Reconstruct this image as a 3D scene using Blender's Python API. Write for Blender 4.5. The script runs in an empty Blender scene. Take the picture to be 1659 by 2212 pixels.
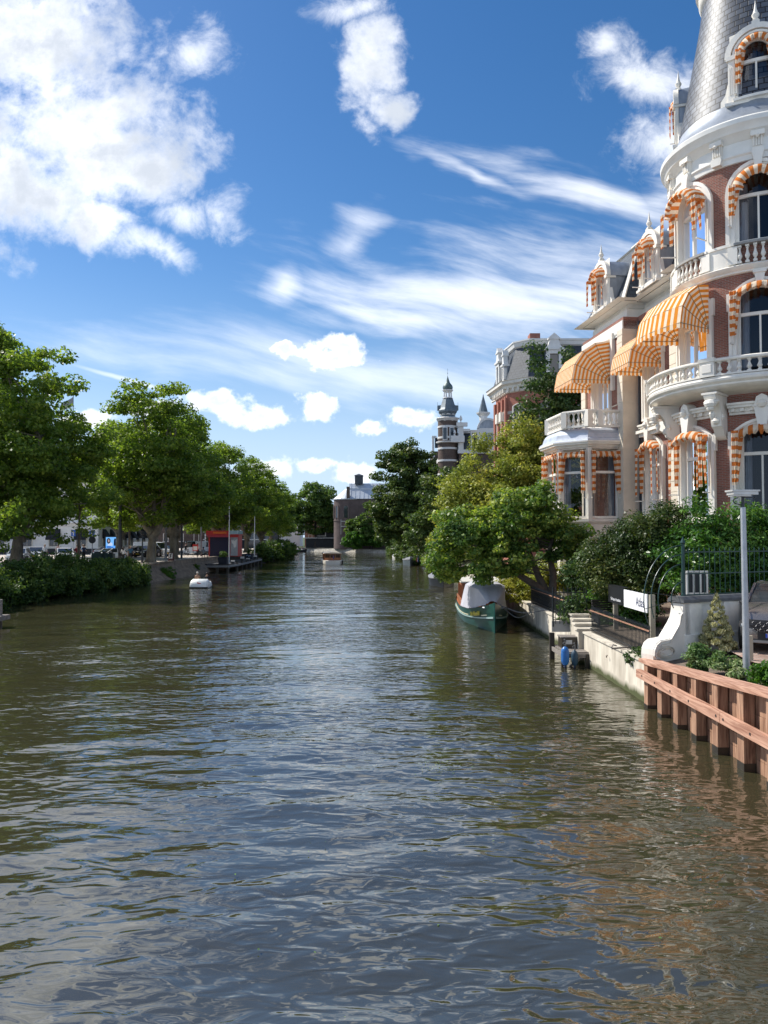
import bpy, bmesh, math, random
import numpy as np
from mathutils import Vector, Matrix
PI = math.pi
R_ = math.radians
scene = bpy.context.scene
COL = scene.collection

# ------------------------------------------------------------------ camera
cam_d = bpy.data.cameras.new("camera")
cam = bpy.data.objects.new("camera", cam_d)
COL.objects.link(cam)
cam.location = (0, 0, 4.3)
cam.rotation_euler = (R_(90 + 1.862), 0, 0)
cam_d.sensor_fit = 'VERTICAL'
cam_d.sensor_height = 36.0
cam_d.lens = 36.0 * 1661.0 / 2212.0
cam_d.clip_start = 0.1
cam_d.clip_end = 6000
scene.camera = cam

# ------------------------------------------------------------------ sun
SUN_AZ = Vector((-0.86, 0.51))
SUN_EL = R_(46)
SUN_V = Vector((SUN_AZ.x * math.cos(SUN_EL), SUN_AZ.y * math.cos(SUN_EL), math.sin(SUN_EL))).normalized()
sl = bpy.data.lights.new("sun", 'SUN')
sl.energy = 4.7
sl.angle = R_(0.53)
sl.color = (1.0, 0.955, 0.88)
so = bpy.data.objects.new("sun", sl)
COL.objects.link(so)
so.rotation_euler = (-SUN_V).to_track_quat('-Z', 'Y').to_euler()

# ------------------------------------------------------------------ view
scene.view_settings.view_transform = 'Standard'
scene.view_settings.look = 'None'
scene.view_settings.exposure = 0.45
scene.view_settings.gamma = 1.0


# ------------------------------------------------------------------ sky
def build_world():
    w = bpy.data.worlds.new("World")
    scene.world = w
    w.use_nodes = True
    w.cycles.sampling_method = 'MANUAL'
    w.cycles.sample_map_resolution = 512
    nt = w.node_tree
    N, L = nt.nodes, nt.links
    for n in list(N):
        N.remove(n)

    def node(t, **k):
        n = N.new(t)
        for a, b in k.items():
            setattr(n, a, b)
        return n

    def put(s, v):
        if hasattr(v, 'is_output') or hasattr(v, 'links'):
            L.new(v, s)
        else:
            s.default_value = v

    def mth(op, a, b=0.0, c=None, clamp=False):
        n = node('ShaderNodeMath', operation=op, use_clamp=clamp)
        put(n.inputs[0], a)
        put(n.inputs[1], b)
        if c is not None:
            put(n.inputs[2], c)
        return n.outputs[0]

    def sstep(v, lo, hi):
        n = node('ShaderNodeMapRange', interpolation_type='SMOOTHSTEP')
        put(n.inputs[0], v)
        n.inputs[1].default_value = lo
        n.inputs[2].default_value = hi
        return n.outputs[0]

    out = node('ShaderNodeOutputWorld')
    bg = node('ShaderNodeBackground')
    bg.inputs[1].default_value = 0.108
    L.new(bg.outputs[0], out.inputs[0])
    sky = node('ShaderNodeTexSky', sky_type='NISHITA')
    sky.sun_disc = False
    sky.sun_elevation = SUN_EL
    sky.sun_rotation = math.atan2(SUN_V.x, SUN_V.y)
    sky.altitude = 300
    sky.air_density = 1.0
    sky.dust_density = 0.4
    sky.ozone_density = 1.6
    hsv = node('ShaderNodeHueSaturation')
    hsv.inputs['Saturation'].default_value = 1.34
    hsv.inputs['Hue'].default_value = 0.503
    hsv.inputs['Value'].default_value = 0.88
    L.new(sky.outputs[0], hsv.inputs['Color'])
    tc = node('ShaderNodeTexCoord')
    sx = node('ShaderNodeSeparateXYZ')
    L.new(tc.outputs['Generated'], sx.inputs[0])
    X, Y, Z = sx.outputs
    # azimuth / elevation style coordinates of the sky direction
    yy = mth('MAXIMUM', Y, 0.08)
    A = mth('DIVIDE', X, yy)
    B = mth('DIVIDE', Z, yy)
    cb = node('ShaderNodeCombineXYZ')
    put(cb.inputs[0], A)
    put(cb.inputs[1], B)
    P = cb.outputs[0]

    def noise(vec, scale, detail=6, rough=0.55, dist=0.0):
        n = node('ShaderNodeTexNoise')
        L.new(vec, n.inputs['Vector'])
        n.inputs['Scale'].default_value = scale
        n.inputs['Detail'].default_value = detail
        n.inputs['Roughness'].default_value = rough
        n.inputs['Distortion'].default_value = dist
        return n

    def vm(op, a, b, scale=None):
        n = node('ShaderNodeVectorMath', operation=op)
        if isinstance(a, tuple):
            n.inputs[0].default_value = a
        else:
            L.new(a, n.inputs[0])
        if isinstance(b, tuple):
            n.inputs[1].default_value = b
        elif b is not None:
            L.new(b, n.inputs[1])
        if scale is not None:
            n.inputs['Scale'].default_value = scale
        return n

    def warp(vec, sc, amt, detail=4):
        n = noise(vec, sc, detail)
        s = vm('SUBTRACT', n.outputs['Color'], (0.5, 0.5, 0.5))
        k = vm('SCALE', s.outputs[0], None, amt)
        return vm('ADD', vec, k.outputs[0]).outputs[0]

    def field(vec, ells):
        cur = None
        for (cx, cy, rx, ry, rot) in ells:
            mp = node('ShaderNodeMapping', vector_type='TEXTURE')
            L.new(vec, mp.inputs[0])
            mp.inputs['Location'].default_value = (cx, cy, 0)
            mp.inputs['Rotation'].default_value = (0, 0, R_(rot))
            mp.inputs['Scale'].default_value = (rx, ry, 1)
            ln = vm('LENGTH', mp.outputs[0], None)
            v = mth('SUBTRACT', 1.0, ln.outputs['Value'])
            cur = v if cur is None else mth('MAXIMUM', cur, v)
        return cur

    def e(px, py, rx, ry, rot=0):
        return ((px - 829.5) / 1661.0, (1160 - py) / 1661.0 + 0.0, rx / 1661.0, ry / 1661.0, rot)
    # --- big cumulus
    wp = warp(P, 6.0, 0.10, 5)
    f1 = field(wp, [e(60, 80, 290, 200), e(190, 280, 250, 215), e(40, 400, 210, 110), e(200, 455, 110, 75, -15),
                    e(-200, 250, 420, 330), e(300, 330, 140, 120), e(812, 140, 78, 125, 16), e(858, 225, 52, 48),
                    e(120, -170, 420, 130)])
    n1 = noise(P, 7.0, 12, 0.64, 0.2)
    n1b = noise(P, 30.0, 8, 0.62, 0.3)
    d1 = mth('ADD', f1, mth('MULTIPLY', mth('SUBTRACT', n1.outputs['Fac'], 0.5), 2.6))
    d1 = mth('ADD', d1, mth('MULTIPLY', mth('SUBTRACT', n1b.outputs['Fac'], 0.5), 0.9))
    m1 = sstep(d1, -0.10, 0.80)
    # --- small fair weather cumulus low in the sky
    wp2 = warp(P, 26.0, 0.034, 5)
    f2 = field(wp2, [e(716, 768, 100, 40), e(608, 756, 40, 20), e(740, 745, 55, 30), e(470, 866, 75, 24), e(555, 897, 85, 26), e(500, 885, 60, 22),
                     e(685, 878, 54, 36), e(885, 902, 66, 28), e(795, 925, 42, 18), e(565, 1012, 70, 26),
                     e(685, 1000, 50, 20), e(765, 1022, 60, 28), e(330, 880, 90, 24), e(180, 905, 90, 24),
                     e(1500, 960, 200, 60), e(-180, 930, 240, 60)])
    n2 = noise(P, 34.0, 8, 0.6)
    d2 = mth('ADD', f2, mth('MULTIPLY', mth('SUBTRACT', n2.outputs['Fac'], 0.5), 2.0))
    m2 = sstep(d2, -0.05, 0.65)
    # --- wispy pieces beside the big cloud
    f3 = field(wp, [e(330, 530, 150, 45, -18), e(420, 80, 110, 90), e(1390, 140, 130, 95), e(1330, 70, 70, 60), e(1430, 290, 110, 110), e(400, 450, 90, 60), e(493, 448, 70, 65), e(750, 10, 120, 50)])
    n3 = noise(P, 16.0, 8, 0.68, 0.4)
    d3 = mth('ADD', f3, mth('MULTIPLY', mth('SUBTRACT', n3.outputs['Fac'], 0.5), 2.2))
    m3 = mth('MULTIPLY', sstep(d3, 0.05, 1.1), 0.62)
    # --- cirrus
    rot = node('ShaderNodeMapping', vector_type='TEXTURE')
    L.new(warp(P, 2.5, 0.09, 2), rot.inputs[0])
    rot.inputs['Rotation'].default_value = (0, 0, R_(-13))
    rot.inputs['Scale'].default_value = (1.0, 0.17, 1)
    n4 = noise(rot.outputs[0], 4.0, 9, 0.60, 0.15)
    f4 = field(warp(P, 4.0, 0.12), [e(1010, 640, 520, 140, -8), e(1300, 640, 420, 190, -12), e(1260, 400, 340, 60, -14), e(1010, 360, 190, 24, -20),
                                    e(760, 500, 120, 70, 35), e(1450, 400, 110, 60), e(610, 610, 60, 70, 0), e(900, 700, 300, 60, 0)])
    d4 = mth('ADD', mth('MULTIPLY', f4, 0.95), mth('MULTIPLY', mth('SUBTRACT', n4.outputs['Fac'], 0.5), 2.4))
    m4 = mth('MULTIPLY', sstep(d4, -0.10, 1.35), 0.68)
    # thin veil low down
    f5 = field(warp(P, 3.0, 0.1), [e(830, 800, 900, 90, -6)])
    d5 = mth('ADD', f5, mth('MULTIPLY', mth('SUBTRACT', n4.outputs['Fac'], 0.5), 1.6))
    m5 = mth('MULTIPLY', sstep(d5, 0.0, 1.2), 0.52)
    low = sstep(Z, 0.42, 0.0)
    # contrail
    f6 = field(warp(P, 14.0, 0.006), [e(290, 823, 190, 8, -15.5)])
    m6 = mth('MULTIPLY', sstep(f6, 0.0, 0.8), 0.4)
    # generic clouds for the rest of the dome (behind the photographer)
    n7 = noise(tc.outputs['Generated'], 2.6, 8, 0.6)
    back = sstep(Y, 0.25, 0.0)
    m7 = mth('MULTIPLY', sstep(n7.outputs['Fac'], 0.50, 0.66), back)
    front = sstep(Y, 0.0, 0.2)
    m = mth('MAXIMUM', m1, m2)
    m = mth('MAXIMUM', m, m3)
    thin = mth('MAXIMUM', m4, mth('MAXIMUM', m5, m6))
    m = mth('MULTIPLY', mth('MAXIMUM', m, thin), front)
    m = mth('MAXIMUM', m, m7)
    m = mth('MULTIPLY', m, sstep(Z, -0.02, 0.02))
    # body shade of the thick clouds
    off = vm('ADD', P, (0.03, -0.035, 0)).outputs[0]
    n8 = noise(off, 5.5, 8, 0.62)
    sh = sstep(mth('ADD', mth('MULTIPLY', d1, 0.5), mth('MULTIPLY', n8.outputs['Fac'], 1.6)), 0.72, 1.35)
    sh = mth('MAXIMUM', sh, mth('MULTIPLY', sstep(mth('ADD', d2, n8.outputs['Fac']), 0.7, 1.5), 0.75))
    shade = node('ShaderNodeMixRGB')
    put(shade.inputs[0], mth('MULTIPLY', sh, 0.9))
    shade.inputs[1].default_value = (10.4, 10.5, 10.7, 1)
    shade.inputs[2].default_value = (4.4, 4.9, 5.7, 1)
    mix = node('ShaderNodeMixRGB')
    put(mix.inputs[0], m)
    pale = node('ShaderNodeMixRGB')
    put(pale.inputs[0], mth('MULTIPLY', mth('MULTIPLY', low, low), 0.95))
    L.new(hsv.outputs[0], pale.inputs[1])
    pale.inputs[2].default_value = (4.5, 5.7, 7.4, 1)
    L.new(pale.outputs[0], mix.inputs[1])
    L.new(shade.outputs[0], mix.inputs[2])
    L.new(mix.outputs[0], bg.inputs[0])


build_world()

# ================================================================== materials
MATS = {}


def newmat(name):
    m = bpy.data.materials.new(name)
    m.use_nodes = True
    nt = m.node_tree
    for n in list(nt.nodes):
        nt.nodes.remove(n)
    out = nt.nodes.new('ShaderNodeOutputMaterial')
    MATS[name] = m
    return m, nt, out


def nd(nt, t, **k):
    n = nt.nodes.new(t)
    for a, b in k.items():
        setattr(n, a, b)
    return n


def principled(nt, out, color=(0.5, 0.5, 0.5), rough=0.6, metal=0.0, spec=0.5):
    p = nd(nt, 'ShaderNodeBsdfPrincipled')
    p.inputs['Base Color'].default_value = (*color, 1)
    p.inputs['Roughness'].default_value = rough
    p.inputs['Metallic'].default_value = metal
    p.inputs['Specular IOR Level'].default_value = spec
    nt.links.new(p.outputs[0], out.inputs[0])
    return p


def bumped(nt, p, src, strength=0.3, dist=0.02):
    b = nd(nt, 'ShaderNodeBump')
    b.inputs['Strength'].default_value = strength
    b.inputs['Distance'].default_value = dist
    nt.links.new(src, b.inputs['Height'])
    nt.links.new(b.outputs[0], p.inputs['Normal'])
    return b


def M(name, color=None, rough=0.6, metal=0.0, spec=0.5, var=0.12, scale=3.0, bump=0.0, stretch=(1, 1, 1), detail=5):
    """plain surface with large and small irregularity"""
    if name in MATS:
        return MATS[name]
    m, nt, out = newmat(name)
    p = principled(nt, out, color, rough, metal, spec)
    tc = nd(nt, 'ShaderNodeTexCoord')
    mp = nd(nt, 'ShaderNodeMapping')
    mp.inputs['Scale'].default_value = stretch
    nt.links.new(tc.outputs['Object'], mp.inputs[0])
    n = nd(nt, 'ShaderNodeTexNoise')
    n.inputs['Scale'].default_value = scale
    n.inputs['Detail'].default_value = detail
    n.inputs['Roughness'].default_value = 0.62
    nt.links.new(mp.outputs[0], n.inputs['Vector'])
    r = nd(nt, 'ShaderNodeMapRange')
    r.inputs[1].default_value = 0.3
    r.inputs[2].default_value = 0.7
    r.inputs[3].default_value = 1 - var
    r.inputs[4].default_value = 1 + var
    nt.links.new(n.outputs['Fac'], r.inputs[0])
    mx = nd(nt, 'ShaderNodeVectorMath', operation='SCALE')
    mx.inputs[0].default_value = color
    nt.links.new(r.outputs[0], mx.inputs['Scale'])
    nt.links.new(mx.outputs[0], p.inputs['Base Color'])
    if bump:
        bumped(nt, p, n.outputs['Fac'], bump, 0.03)
    return m


def brick_mat(name, c1, c2, mortar, bw=0.22, bh=0.065, ms=0.012, rough=0.85, spec=0.3, bump=0.5, offset=0.5, stain=0.2, rough_var=0.0):
    m, nt, out = newmat(name)
    p = principled(nt, out, c1, rough, 0, spec)
    uv = nd(nt, 'ShaderNodeUVMap')
    b = nd(nt, 'ShaderNodeTexBrick')
    nt.links.new(uv.outputs[0], b.inputs['Vector'])
    b.inputs['Color1'].default_value = (*c1, 1)
    b.inputs['Color2'].default_value = (*c2, 1)
    b.inputs['Mortar'].default_value = (*mortar, 1)
    b.inputs['Scale'].default_value = 1.0
    b.inputs['Brick Width'].default_value = bw
    b.inputs['Row Height'].default_value = bh
    b.inputs['Mortar Size'].default_value = ms
    b.inputs['Mortar Smooth'].default_value = 0.2
    b.offset = offset
    n = nd(nt, 'ShaderNodeTexNoise')
    n.inputs['Scale'].default_value = 0.9
    n.inputs['Detail'].default_value = 7
    nt.links.new(uv.outputs[0], n.inputs['Vector'])
    r = nd(nt, 'ShaderNodeMapRange')
    r.inputs[1].default_value = 0.3
    r.inputs[2].default_value = 0.7
    r.inputs[3].default_value = 1 - stain
    r.inputs[4].default_value = 1 + stain
    nt.links.new(n.outputs['Fac'], r.inputs[0])
    mx = nd(nt, 'ShaderNodeVectorMath', operation='SCALE')
    nt.links.new(b.outputs['Color'], mx.inputs[0])
    nt.links.new(r.outputs[0], mx.inputs['Scale'])
    nt.links.new(mx.outputs[0], p.inputs['Base Color'])
    inv = nd(nt, 'ShaderNodeMath', operation='SUBTRACT')
    inv.inputs[0].default_value = 1.0
    nt.links.new(b.outputs['Fac'], inv.inputs[1])
    bumped(nt, p, inv.outputs[0], bump, 0.012)
    return m


def stripe_mat(name, ca, cb, period, duty=0.5, trans=0.35, rough=0.9):
    m, nt, out = newmat(name)
    uv = nd(nt, 'ShaderNodeUVMap')
    s = nd(nt, 'ShaderNodeSeparateXYZ')
    nt.links.new(uv.outputs[0], s.inputs[0])
    d = nd(nt, 'ShaderNodeMath', operation='DIVIDE')
    d.inputs[1].default_value = period
    nt.links.new(s.outputs[0], d.inputs[0])
    f = nd(nt, 'ShaderNodeMath', operation='FRACT')
    nt.links.new(d.outputs[0], f.inputs[0])
    g = nd(nt, 'ShaderNodeMath', operation='GREATER_THAN')
    g.inputs[1].default_value = duty
    nt.links.new(f.outputs[0], g.inputs[0])
    mx = nd(nt, 'ShaderNodeMixRGB')
    mx.inputs[1].default_value = (*ca, 1)
    mx.inputs[2].default_value = (*cb, 1)
    nt.links.new(g.outputs[0], mx.inputs[0])
    tc = nd(nt, 'ShaderNodeTexCoord')
    n = nd(nt, 'ShaderNodeTexNoise')
    n.inputs['Scale'].default_value = 5
    nt.links.new(tc.outputs['Object'], n.inputs['Vector'])
    r = nd(nt, 'ShaderNodeMapRange')
    r.inputs[3].default_value = 0.82
    r.inputs[4].default_value = 1.12
    nt.links.new(n.outputs['Fac'], r.inputs[0])
    sc = nd(nt, 'ShaderNodeVectorMath', operation='SCALE')
    nt.links.new(mx.outputs[0], sc.inputs[0])
    nt.links.new(r.outputs[0], sc.inputs['Scale'])
    a = nd(nt, 'ShaderNodeBsdfDiffuse')
    b = nd(nt, 'ShaderNodeBsdfTranslucent')
    mixs = nd(nt, 'ShaderNodeMixShader')
    mixs.inputs[0].default_value = trans
    nt.links.new(sc.outputs[0], a.inputs[0])
    nt.links.new(sc.outputs[0], b.inputs[0])
    nt.links.new(a.outputs[0], mixs.inputs[1])
    nt.links.new(b.outputs[0], mixs.inputs[2])
    nt.links.new(mixs.outputs[0], out.inputs[0])
    return m


def leaf_mat(name, cols, trans=0.4, rough=0.45, spec=0.25, tint=(1.5, 1.6, 0.6)):
    m, nt, out = newmat(name)
    g = nd(nt, 'ShaderNodeNewGeometry')
    cr = nd(nt, 'ShaderNodeValToRGB')
    cr.color_ramp.interpolation = 'LINEAR'
    els = cr.color_ramp.elements
    while len(els) < len(cols):
        els.new(0.5)
    for i, c in enumerate(cols):
        els[i].position = i / (len(cols) - 1)
        els[i].color = (*c, 1)
    tc = nd(nt, 'ShaderNodeTexCoord')
    n = nd(nt, 'ShaderNodeTexNoise')
    n.inputs['Scale'].default_value = 0.55
    n.inputs['Detail'].default_value = 3
    nt.links.new(tc.outputs['Object'], n.inputs['Vector'])
    ad = nd(nt, 'ShaderNodeMath', operation='MULTIPLY_ADD')
    nt.links.new(g.outputs['Random Per Island'], ad.inputs[0])
    ad.inputs[1].default_value = 0.55
    sub = nd(nt, 'ShaderNodeMath', operation='MULTIPLY_ADD')
    nt.links.new(n.outputs['Fac'], sub.inputs[0])
    sub.inputs[1].default_value = 1.5
    sub.inputs[2].default_value = -0.53
    nt.links.new(sub.outputs[0], ad.inputs[2])
    nt.links.new(ad.outputs[0], cr.inputs[0])
    p = nd(nt, 'ShaderNodeBsdfPrincipled')
    p.inputs['Roughness'].default_value = rough
    p.inputs['Specular IOR Level'].default_value = spec
    nt.links.new(cr.outputs[0], p.inputs['Base Color'])
    tr = nd(nt, 'ShaderNodeBsdfTranslucent')
    vmul = nd(nt, 'ShaderNodeVectorMath', operation='MULTIPLY')
    nt.links.new(cr.outputs[0], vmul.inputs[0])
    vmul.inputs[1].default_value = tint
    nt.links.new(vmul.outputs[0], tr.inputs[0])
    mx = nd(nt, 'ShaderNodeMixShader')
    mx.inputs[0].default_value = trans
    nt.links.new(p.outputs[0], mx.inputs[1])
    nt.links.new(tr.outputs[0], mx.inputs[2])
    nt.links.new(mx.outputs[0], out.inputs[0])
    return m


def glass_mat(name, tint=(0.02, 0.03, 0.045), see=0.55):
    m, nt, out = newmat(name)
    gl = nd(nt, 'ShaderNodeBsdfGlossy')
    gl.inputs['Roughness'].default_value = 0.02
    gl.inputs['Color'].default_value = (0.85, 0.9, 1, 1)
    tr = nd(nt, 'ShaderNodeBsdfTransparent')
    tr.inputs[0].default_value = (see, see * 1.03, see * 1.06, 1)
    fr = nd(nt, 'ShaderNodeFresnel')
    fr.inputs['IOR'].default_value = 1.5
    mx = nd(nt, 'ShaderNodeMixShader')
    nt.links.new(fr.outputs[0], mx.inputs[0])
    nt.links.new(tr.outputs[0], mx.inputs[1])
    nt.links.new(gl.outputs[0], mx.inputs[2])
    nt.links.new(mx.outputs[0], out.inputs[0])
    return m


white = M('white_paint', (0.76, 0.715, 0.63), 0.55, var=0.13, scale=1.1, stretch=(1.6, 1.6, 0.45), detail=8)
cream = M('cream_stucco', (0.66, 0.58, 0.46), 0.65, var=0.08, scale=1.8, bump=0.1)
offwhite = M('offwhite_paint', (0.70, 0.69, 0.66), 0.55, var=0.08, scale=2)
stone = M('grey_stone', (0.30, 0.29, 0.27), 0.8, var=0.25, scale=4, bump=0.2)
darkstone = M('dark_stone', (0.10, 0.105, 0.11), 0.7, var=0.25, scale=4)
lead = M('lead_sheet', (0.28, 0.31, 0.35), 0.42, metal=0.35, var=0.22, scale=2.5, stretch=(1, 1, 0.4), bump=0.1)
leadlight = M('pale_lead', (0.46, 0.50, 0.57), 0.45, metal=0.2, var=0.14, scale=2.5, bump=0.1)
brick_red = brick_mat('red_brown_brick', (0.31, 0.105, 0.07), (0.20, 0.066, 0.046), (0.26, 0.20, 0.16))
brick_orange = brick_mat('orange_brick', (0.42, 0.12, 0.075), (0.33, 0.09, 0.06), (0.34, 0.22, 0.17), bump=0.3)
brick_dark = brick_mat('dark_brick', (0.11, 0.07, 0.055), (0.08, 0.05, 0.042), (0.14, 0.12, 0.10), bump=0.3)
slate = brick_mat('slate_roof', (0.115, 0.13, 0.155), (0.045, 0.055, 0.075), (0.006, 0.007, 0.009), bw=0.34, bh=0.24, ms=0.022, rough=0.5, spec=0.4, bump=1.0, stain=0.3)
slate_dark = brick_mat('dark_slate_roof', (0.055, 0.07, 0.085), (0.035, 0.045, 0.055), (0.01, 0.012, 0.015), bw=0.30, bh=0.20, ms=0.012, rough=0.45, spec=0.5, bump=0.5, stain=0.15)
glass = glass_mat('window_glass', see=0.62)
curtain_m = M('curtain_cloth', (0.55, 0.56, 0.60), 0.9, var=0.1, scale=3)
curtain_gold = M('gold_curtain', (0.50, 0.33, 0.16), 0.9, var=0.15, scale=3)
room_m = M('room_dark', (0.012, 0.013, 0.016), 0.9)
awn = stripe_mat('awning_stripes', (0.82, 0.31, 0.045), (0.95, 0.84, 0.66), 0.205, 0.53, 0.32)
drapeM = stripe_mat('blind_stripes', (0.64, 0.20, 0.05), (0.80, 0.66, 0.50), 0.30, 0.5, 0.25)
black_iron = M('black_iron', (0.016, 0.02, 0.022), 0.45, var=0.2)
green_iron = M('green_iron', (0.010, 0.045, 0.040), 0.35, var=0.2)
black_plastic = M('black_plastic', (0.015, 0.015, 0.017), 0.5)
steel = M('galvanised_steel', (0.42, 0.44, 0.46), 0.45, metal=0.55, var=0.12, scale=6)
dark_metal = M('dark_metal', (0.03, 0.034, 0.04), 0.5, var=0.2)


# ================================================================== mesh builder
class MB:
    def __init__(self, T=None):
        self.v, self.f, self.m, self.uv = [], [], [], []
        self.T = T

    def add(self, verts, faces, m=0, uv=None):
        n0 = len(self.v)
        T = self.T
        for f in faces:
            if uv is not None:
                self.uv.append([uv[i] for i in f])
            else:
                a, b, c = (Vector(verts[f[0]]), Vector(verts[f[1]]), Vector(verts[f[2]]))
                n = (b - a).cross(c - b)
                ax, ay, az = abs(n.x), abs(n.y), abs(n.z)
                if az > ax and az > ay:
                    self.uv.append([(verts[i][0], verts[i][1]) for i in f])
                elif ax > ay:
                    self.uv.append([(verts[i][1], verts[i][2]) for i in f])
                else:
                    self.uv.append([(verts[i][0], verts[i][2]) for i in f])
            self.f.append([i + n0 for i in f])
            self.m.append(m)
        if T:
            self.v.extend([tuple(T(*p)) for p in verts])
        else:
            self.v.extend([tuple(p) for p in verts])
        return self

    def box(self, x0, x1, y0, y1, z0, z1, m=0, nx=1):
        xs = [x0 + (x1 - x0) * i / nx for i in range(nx + 1)]
        V = []
        for x in xs:
            V += [(x, y0, z0), (x, y1, z0), (x, y1, z1), (x, y0, z1)]
        F = []
        for i in range(nx):
            a, b = 4 * i, 4 * i + 4
            for k in range(4):
                k2 = (k + 1) % 4
                F.append([a + k, b + k, b + k2, a + k2])
        F.append([3, 2, 1, 0])
        e = 4 * nx
        F.append([e, e + 1, e + 2, e + 3])
        return self.add(V, F, m)

    def obox(self, c, size, rotz=0.0, m=0, tilt=None):
        """box centred at c with size, rotated about z (and optional matrix)"""
        hx, hy, hz = size[0] / 2, size[1] / 2, size[2] / 2
        mat = Matrix.Rotation(rotz, 3, 'Z')
        if tilt is not None:
            mat = mat @ tilt
        V = []
        for sx, sy, sz in ((-1, -1, -1), (1, -1, -1), (1, 1, -1), (-1, 1, -1), (-1, -1, 1), (1, -1, 1), (1, 1, 1), (-1, 1, 1)):
            V.append(tuple(mat @ Vector((sx * hx, sy * hy, sz * hz)) + Vector(c)))
        return self.add(V, [[0, 3, 2, 1], [4, 5, 6, 7], [0, 1, 5, 4], [1, 2, 6, 5], [2, 3, 7, 6], [3, 0, 4, 7]], m)

    def beam(self, a, b, w, h, m=0, up=Vector((0, 0, 1))):
        a, b = Vector(a), Vector(b)
        d = (b - a).normalized()
        s = d.cross(up)
        if s.length < 1e-4:
            s = Vector((1, 0, 0))
        s.normalize()
        u = s.cross(d)
        V = []
        for p in (a, b):
            for i, j in ((-1, -1), (1, -1), (1, 1), (-1, 1)):
                V.append(tuple(p + s * i * w / 2 + u * j * h / 2))
        return self.add(V, [[0, 1, 2, 3], [7, 6, 5, 4], [0, 4, 5, 1], [1, 5, 6, 2], [2, 6, 7, 3], [3, 7, 4, 0]], m)

    def prism(self, pts, y0, y1, m=0):
        """pts in (x,z), extruded along y"""
        n = len(pts)
        V = [(p[0], y0, p[1]) for p in pts] + [(p[0], y1, p[1]) for p in pts]
        F = [list(range(n)), list(range(2 * n - 1, n - 1, -1))]
        for i in range(n):
            j = (i + 1) % n
            F.append([i, i + n, j + n, j])
        return self.add(V, F, m)

    def prism_z(self, pts, z0, z1, m=0, top=None):
        n = len(pts)
        tp = top or pts
        V = [(p[0], p[1], z0) for p in pts] + [(p[0], p[1], z1) for p in tp]
        F = [list(range(n - 1, -1, -1)), list(range(n, 2 * n))]
        for i in range(n):
            j = (i + 1) % n
            F.append([i, j, j + n, i + n])
        return self.add(V, F, m)

    def prism_x(self, pts, x0, x1, m=0):
        """pts in (y,z), extruded along x"""
        n = len(pts)
        V = [(x0, p[0], p[1]) for p in pts] + [(x1, p[0], p[1]) for p in pts]
        F = [list(range(n)), list(range(2 * n - 1, n - 1, -1))]
        for i in range(n):
            j = (i + 1) % n
            F.append([i, i + n, j + n, j])
        return self.add(V, F, m)

    def lathe(self, prof, c=(0, 0, 0), seg=16, a0=0.0, a1=2 * PI, m=0, ruv=None, sx=1.0, sy=1.0):
        """prof: list of (r, z)"""
        full = abs(a1 - a0 - 2 * PI) < 1e-6
        n = seg if full else seg + 1
        V, UV = [], []
        ln = 0
        for k, (r, z) in enumerate(prof):
            if k:
                ln += math.hypot(r - prof[k - 1][0], z - prof[k - 1][1])
            for i in range(n):
                a = a0 + (a1 - a0) * i / seg
                V.append((c[0] + r * math.cos(a) * sx, c[1] + r * math.sin(a) * sy, c[2] + z))
        F, U = [], []
        for k in range(len(prof) - 1):
            for i in range(seg):
                j = (i + 1) % n if full else i + 1
                F.append([k * n + i, k * n + j, (k + 1) * n + j, (k + 1) * n + i])
        uv = None
        if ruv:
            uv = {}
            ln = 0
            n0 = len(self.v)
            for k, (r, z) in enumerate(prof):
                if k:
                    ln += math.hypot(r - prof[k - 1][0], z - prof[k - 1][1])
                for i in range(n):
                    uv[k * n + i] = ((a0 + (a1 - a0) * i / seg) * ruv, ln)
            if full:
                # unwrap seam by giving per-face uv
                self.v.extend(V if not self.T else [tuple(self.T(*p)) for p in V])
                for fi, f in enumerate(F):
                    k, i = divmod(fi, seg)
                    u0 = (a0 + (a1 - a0) * i / seg) * ruv
                    u1 = (a0 + (a1 - a0) * (i + 1) / seg) * ruv
                    v0, v1 = uv[f[0]][1], uv[f[3]][1]
                    self.f.append([q + n0 for q in f])
                    self.m.append(m)
                    self.uv.append([(u0, v0), (u1, v0), (u1, v1), (u0, v1)])
                return self
        self.add(V, F, m, uv)
        if full and prof[0][0] > 1e-4:
            self.add([V[i] for i in range(n)], [list(range(n - 1, -1, -1))], m)
        if full and prof[-1][0] > 1e-4:
            o = (len(prof) - 1) * n
            self.add([V[o + i] for i in range(n)], [list(range(n))], m)
        return self

    def tube(self, pts, rad, seg=6, m=0, caps=True):
        pts = [Vector(p) for p in pts]
        if not hasattr(rad, '__len__'):
            rad = [rad] * len(pts)
        V = []
        prev = None
        for i, p in enumerate(pts):
            if i == 0:
                d = pts[1] - pts[0]
            elif i == len(pts) - 1:
                d = pts[-1] - pts[-2]
            else:
                d = pts[i + 1] - pts[i - 1]
            d.normalize()
            if prev is None:
                s = d.cross(Vector((0, 0, 1)))
                if s.length < 0.05:
                    s = d.cross(Vector((1, 0, 0)))
                s.normalize()
            else:
                s = prev - d * prev.dot(d)
                s.normalize()
            prev = s
            t = d.cross(s)
            for k in range(seg):
                a = 2 * PI * k / seg
                V.append(tuple(p + (s * math.cos(a) + t * math.sin(a)) * rad[i]))
        F = []
        for i in range(len(pts) - 1):
            for k in range(seg):
                k2 = (k + 1) % seg
                F.append([i * seg + k, i * seg + k2, (i + 1) * seg + k2, (i + 1) * seg + k])
        if caps:
            F.append(list(range(seg - 1, -1, -1)))
            F.append([(len(pts) - 1) * seg + k for k in range(seg)])
        return self.add(V, F, m)

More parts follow.
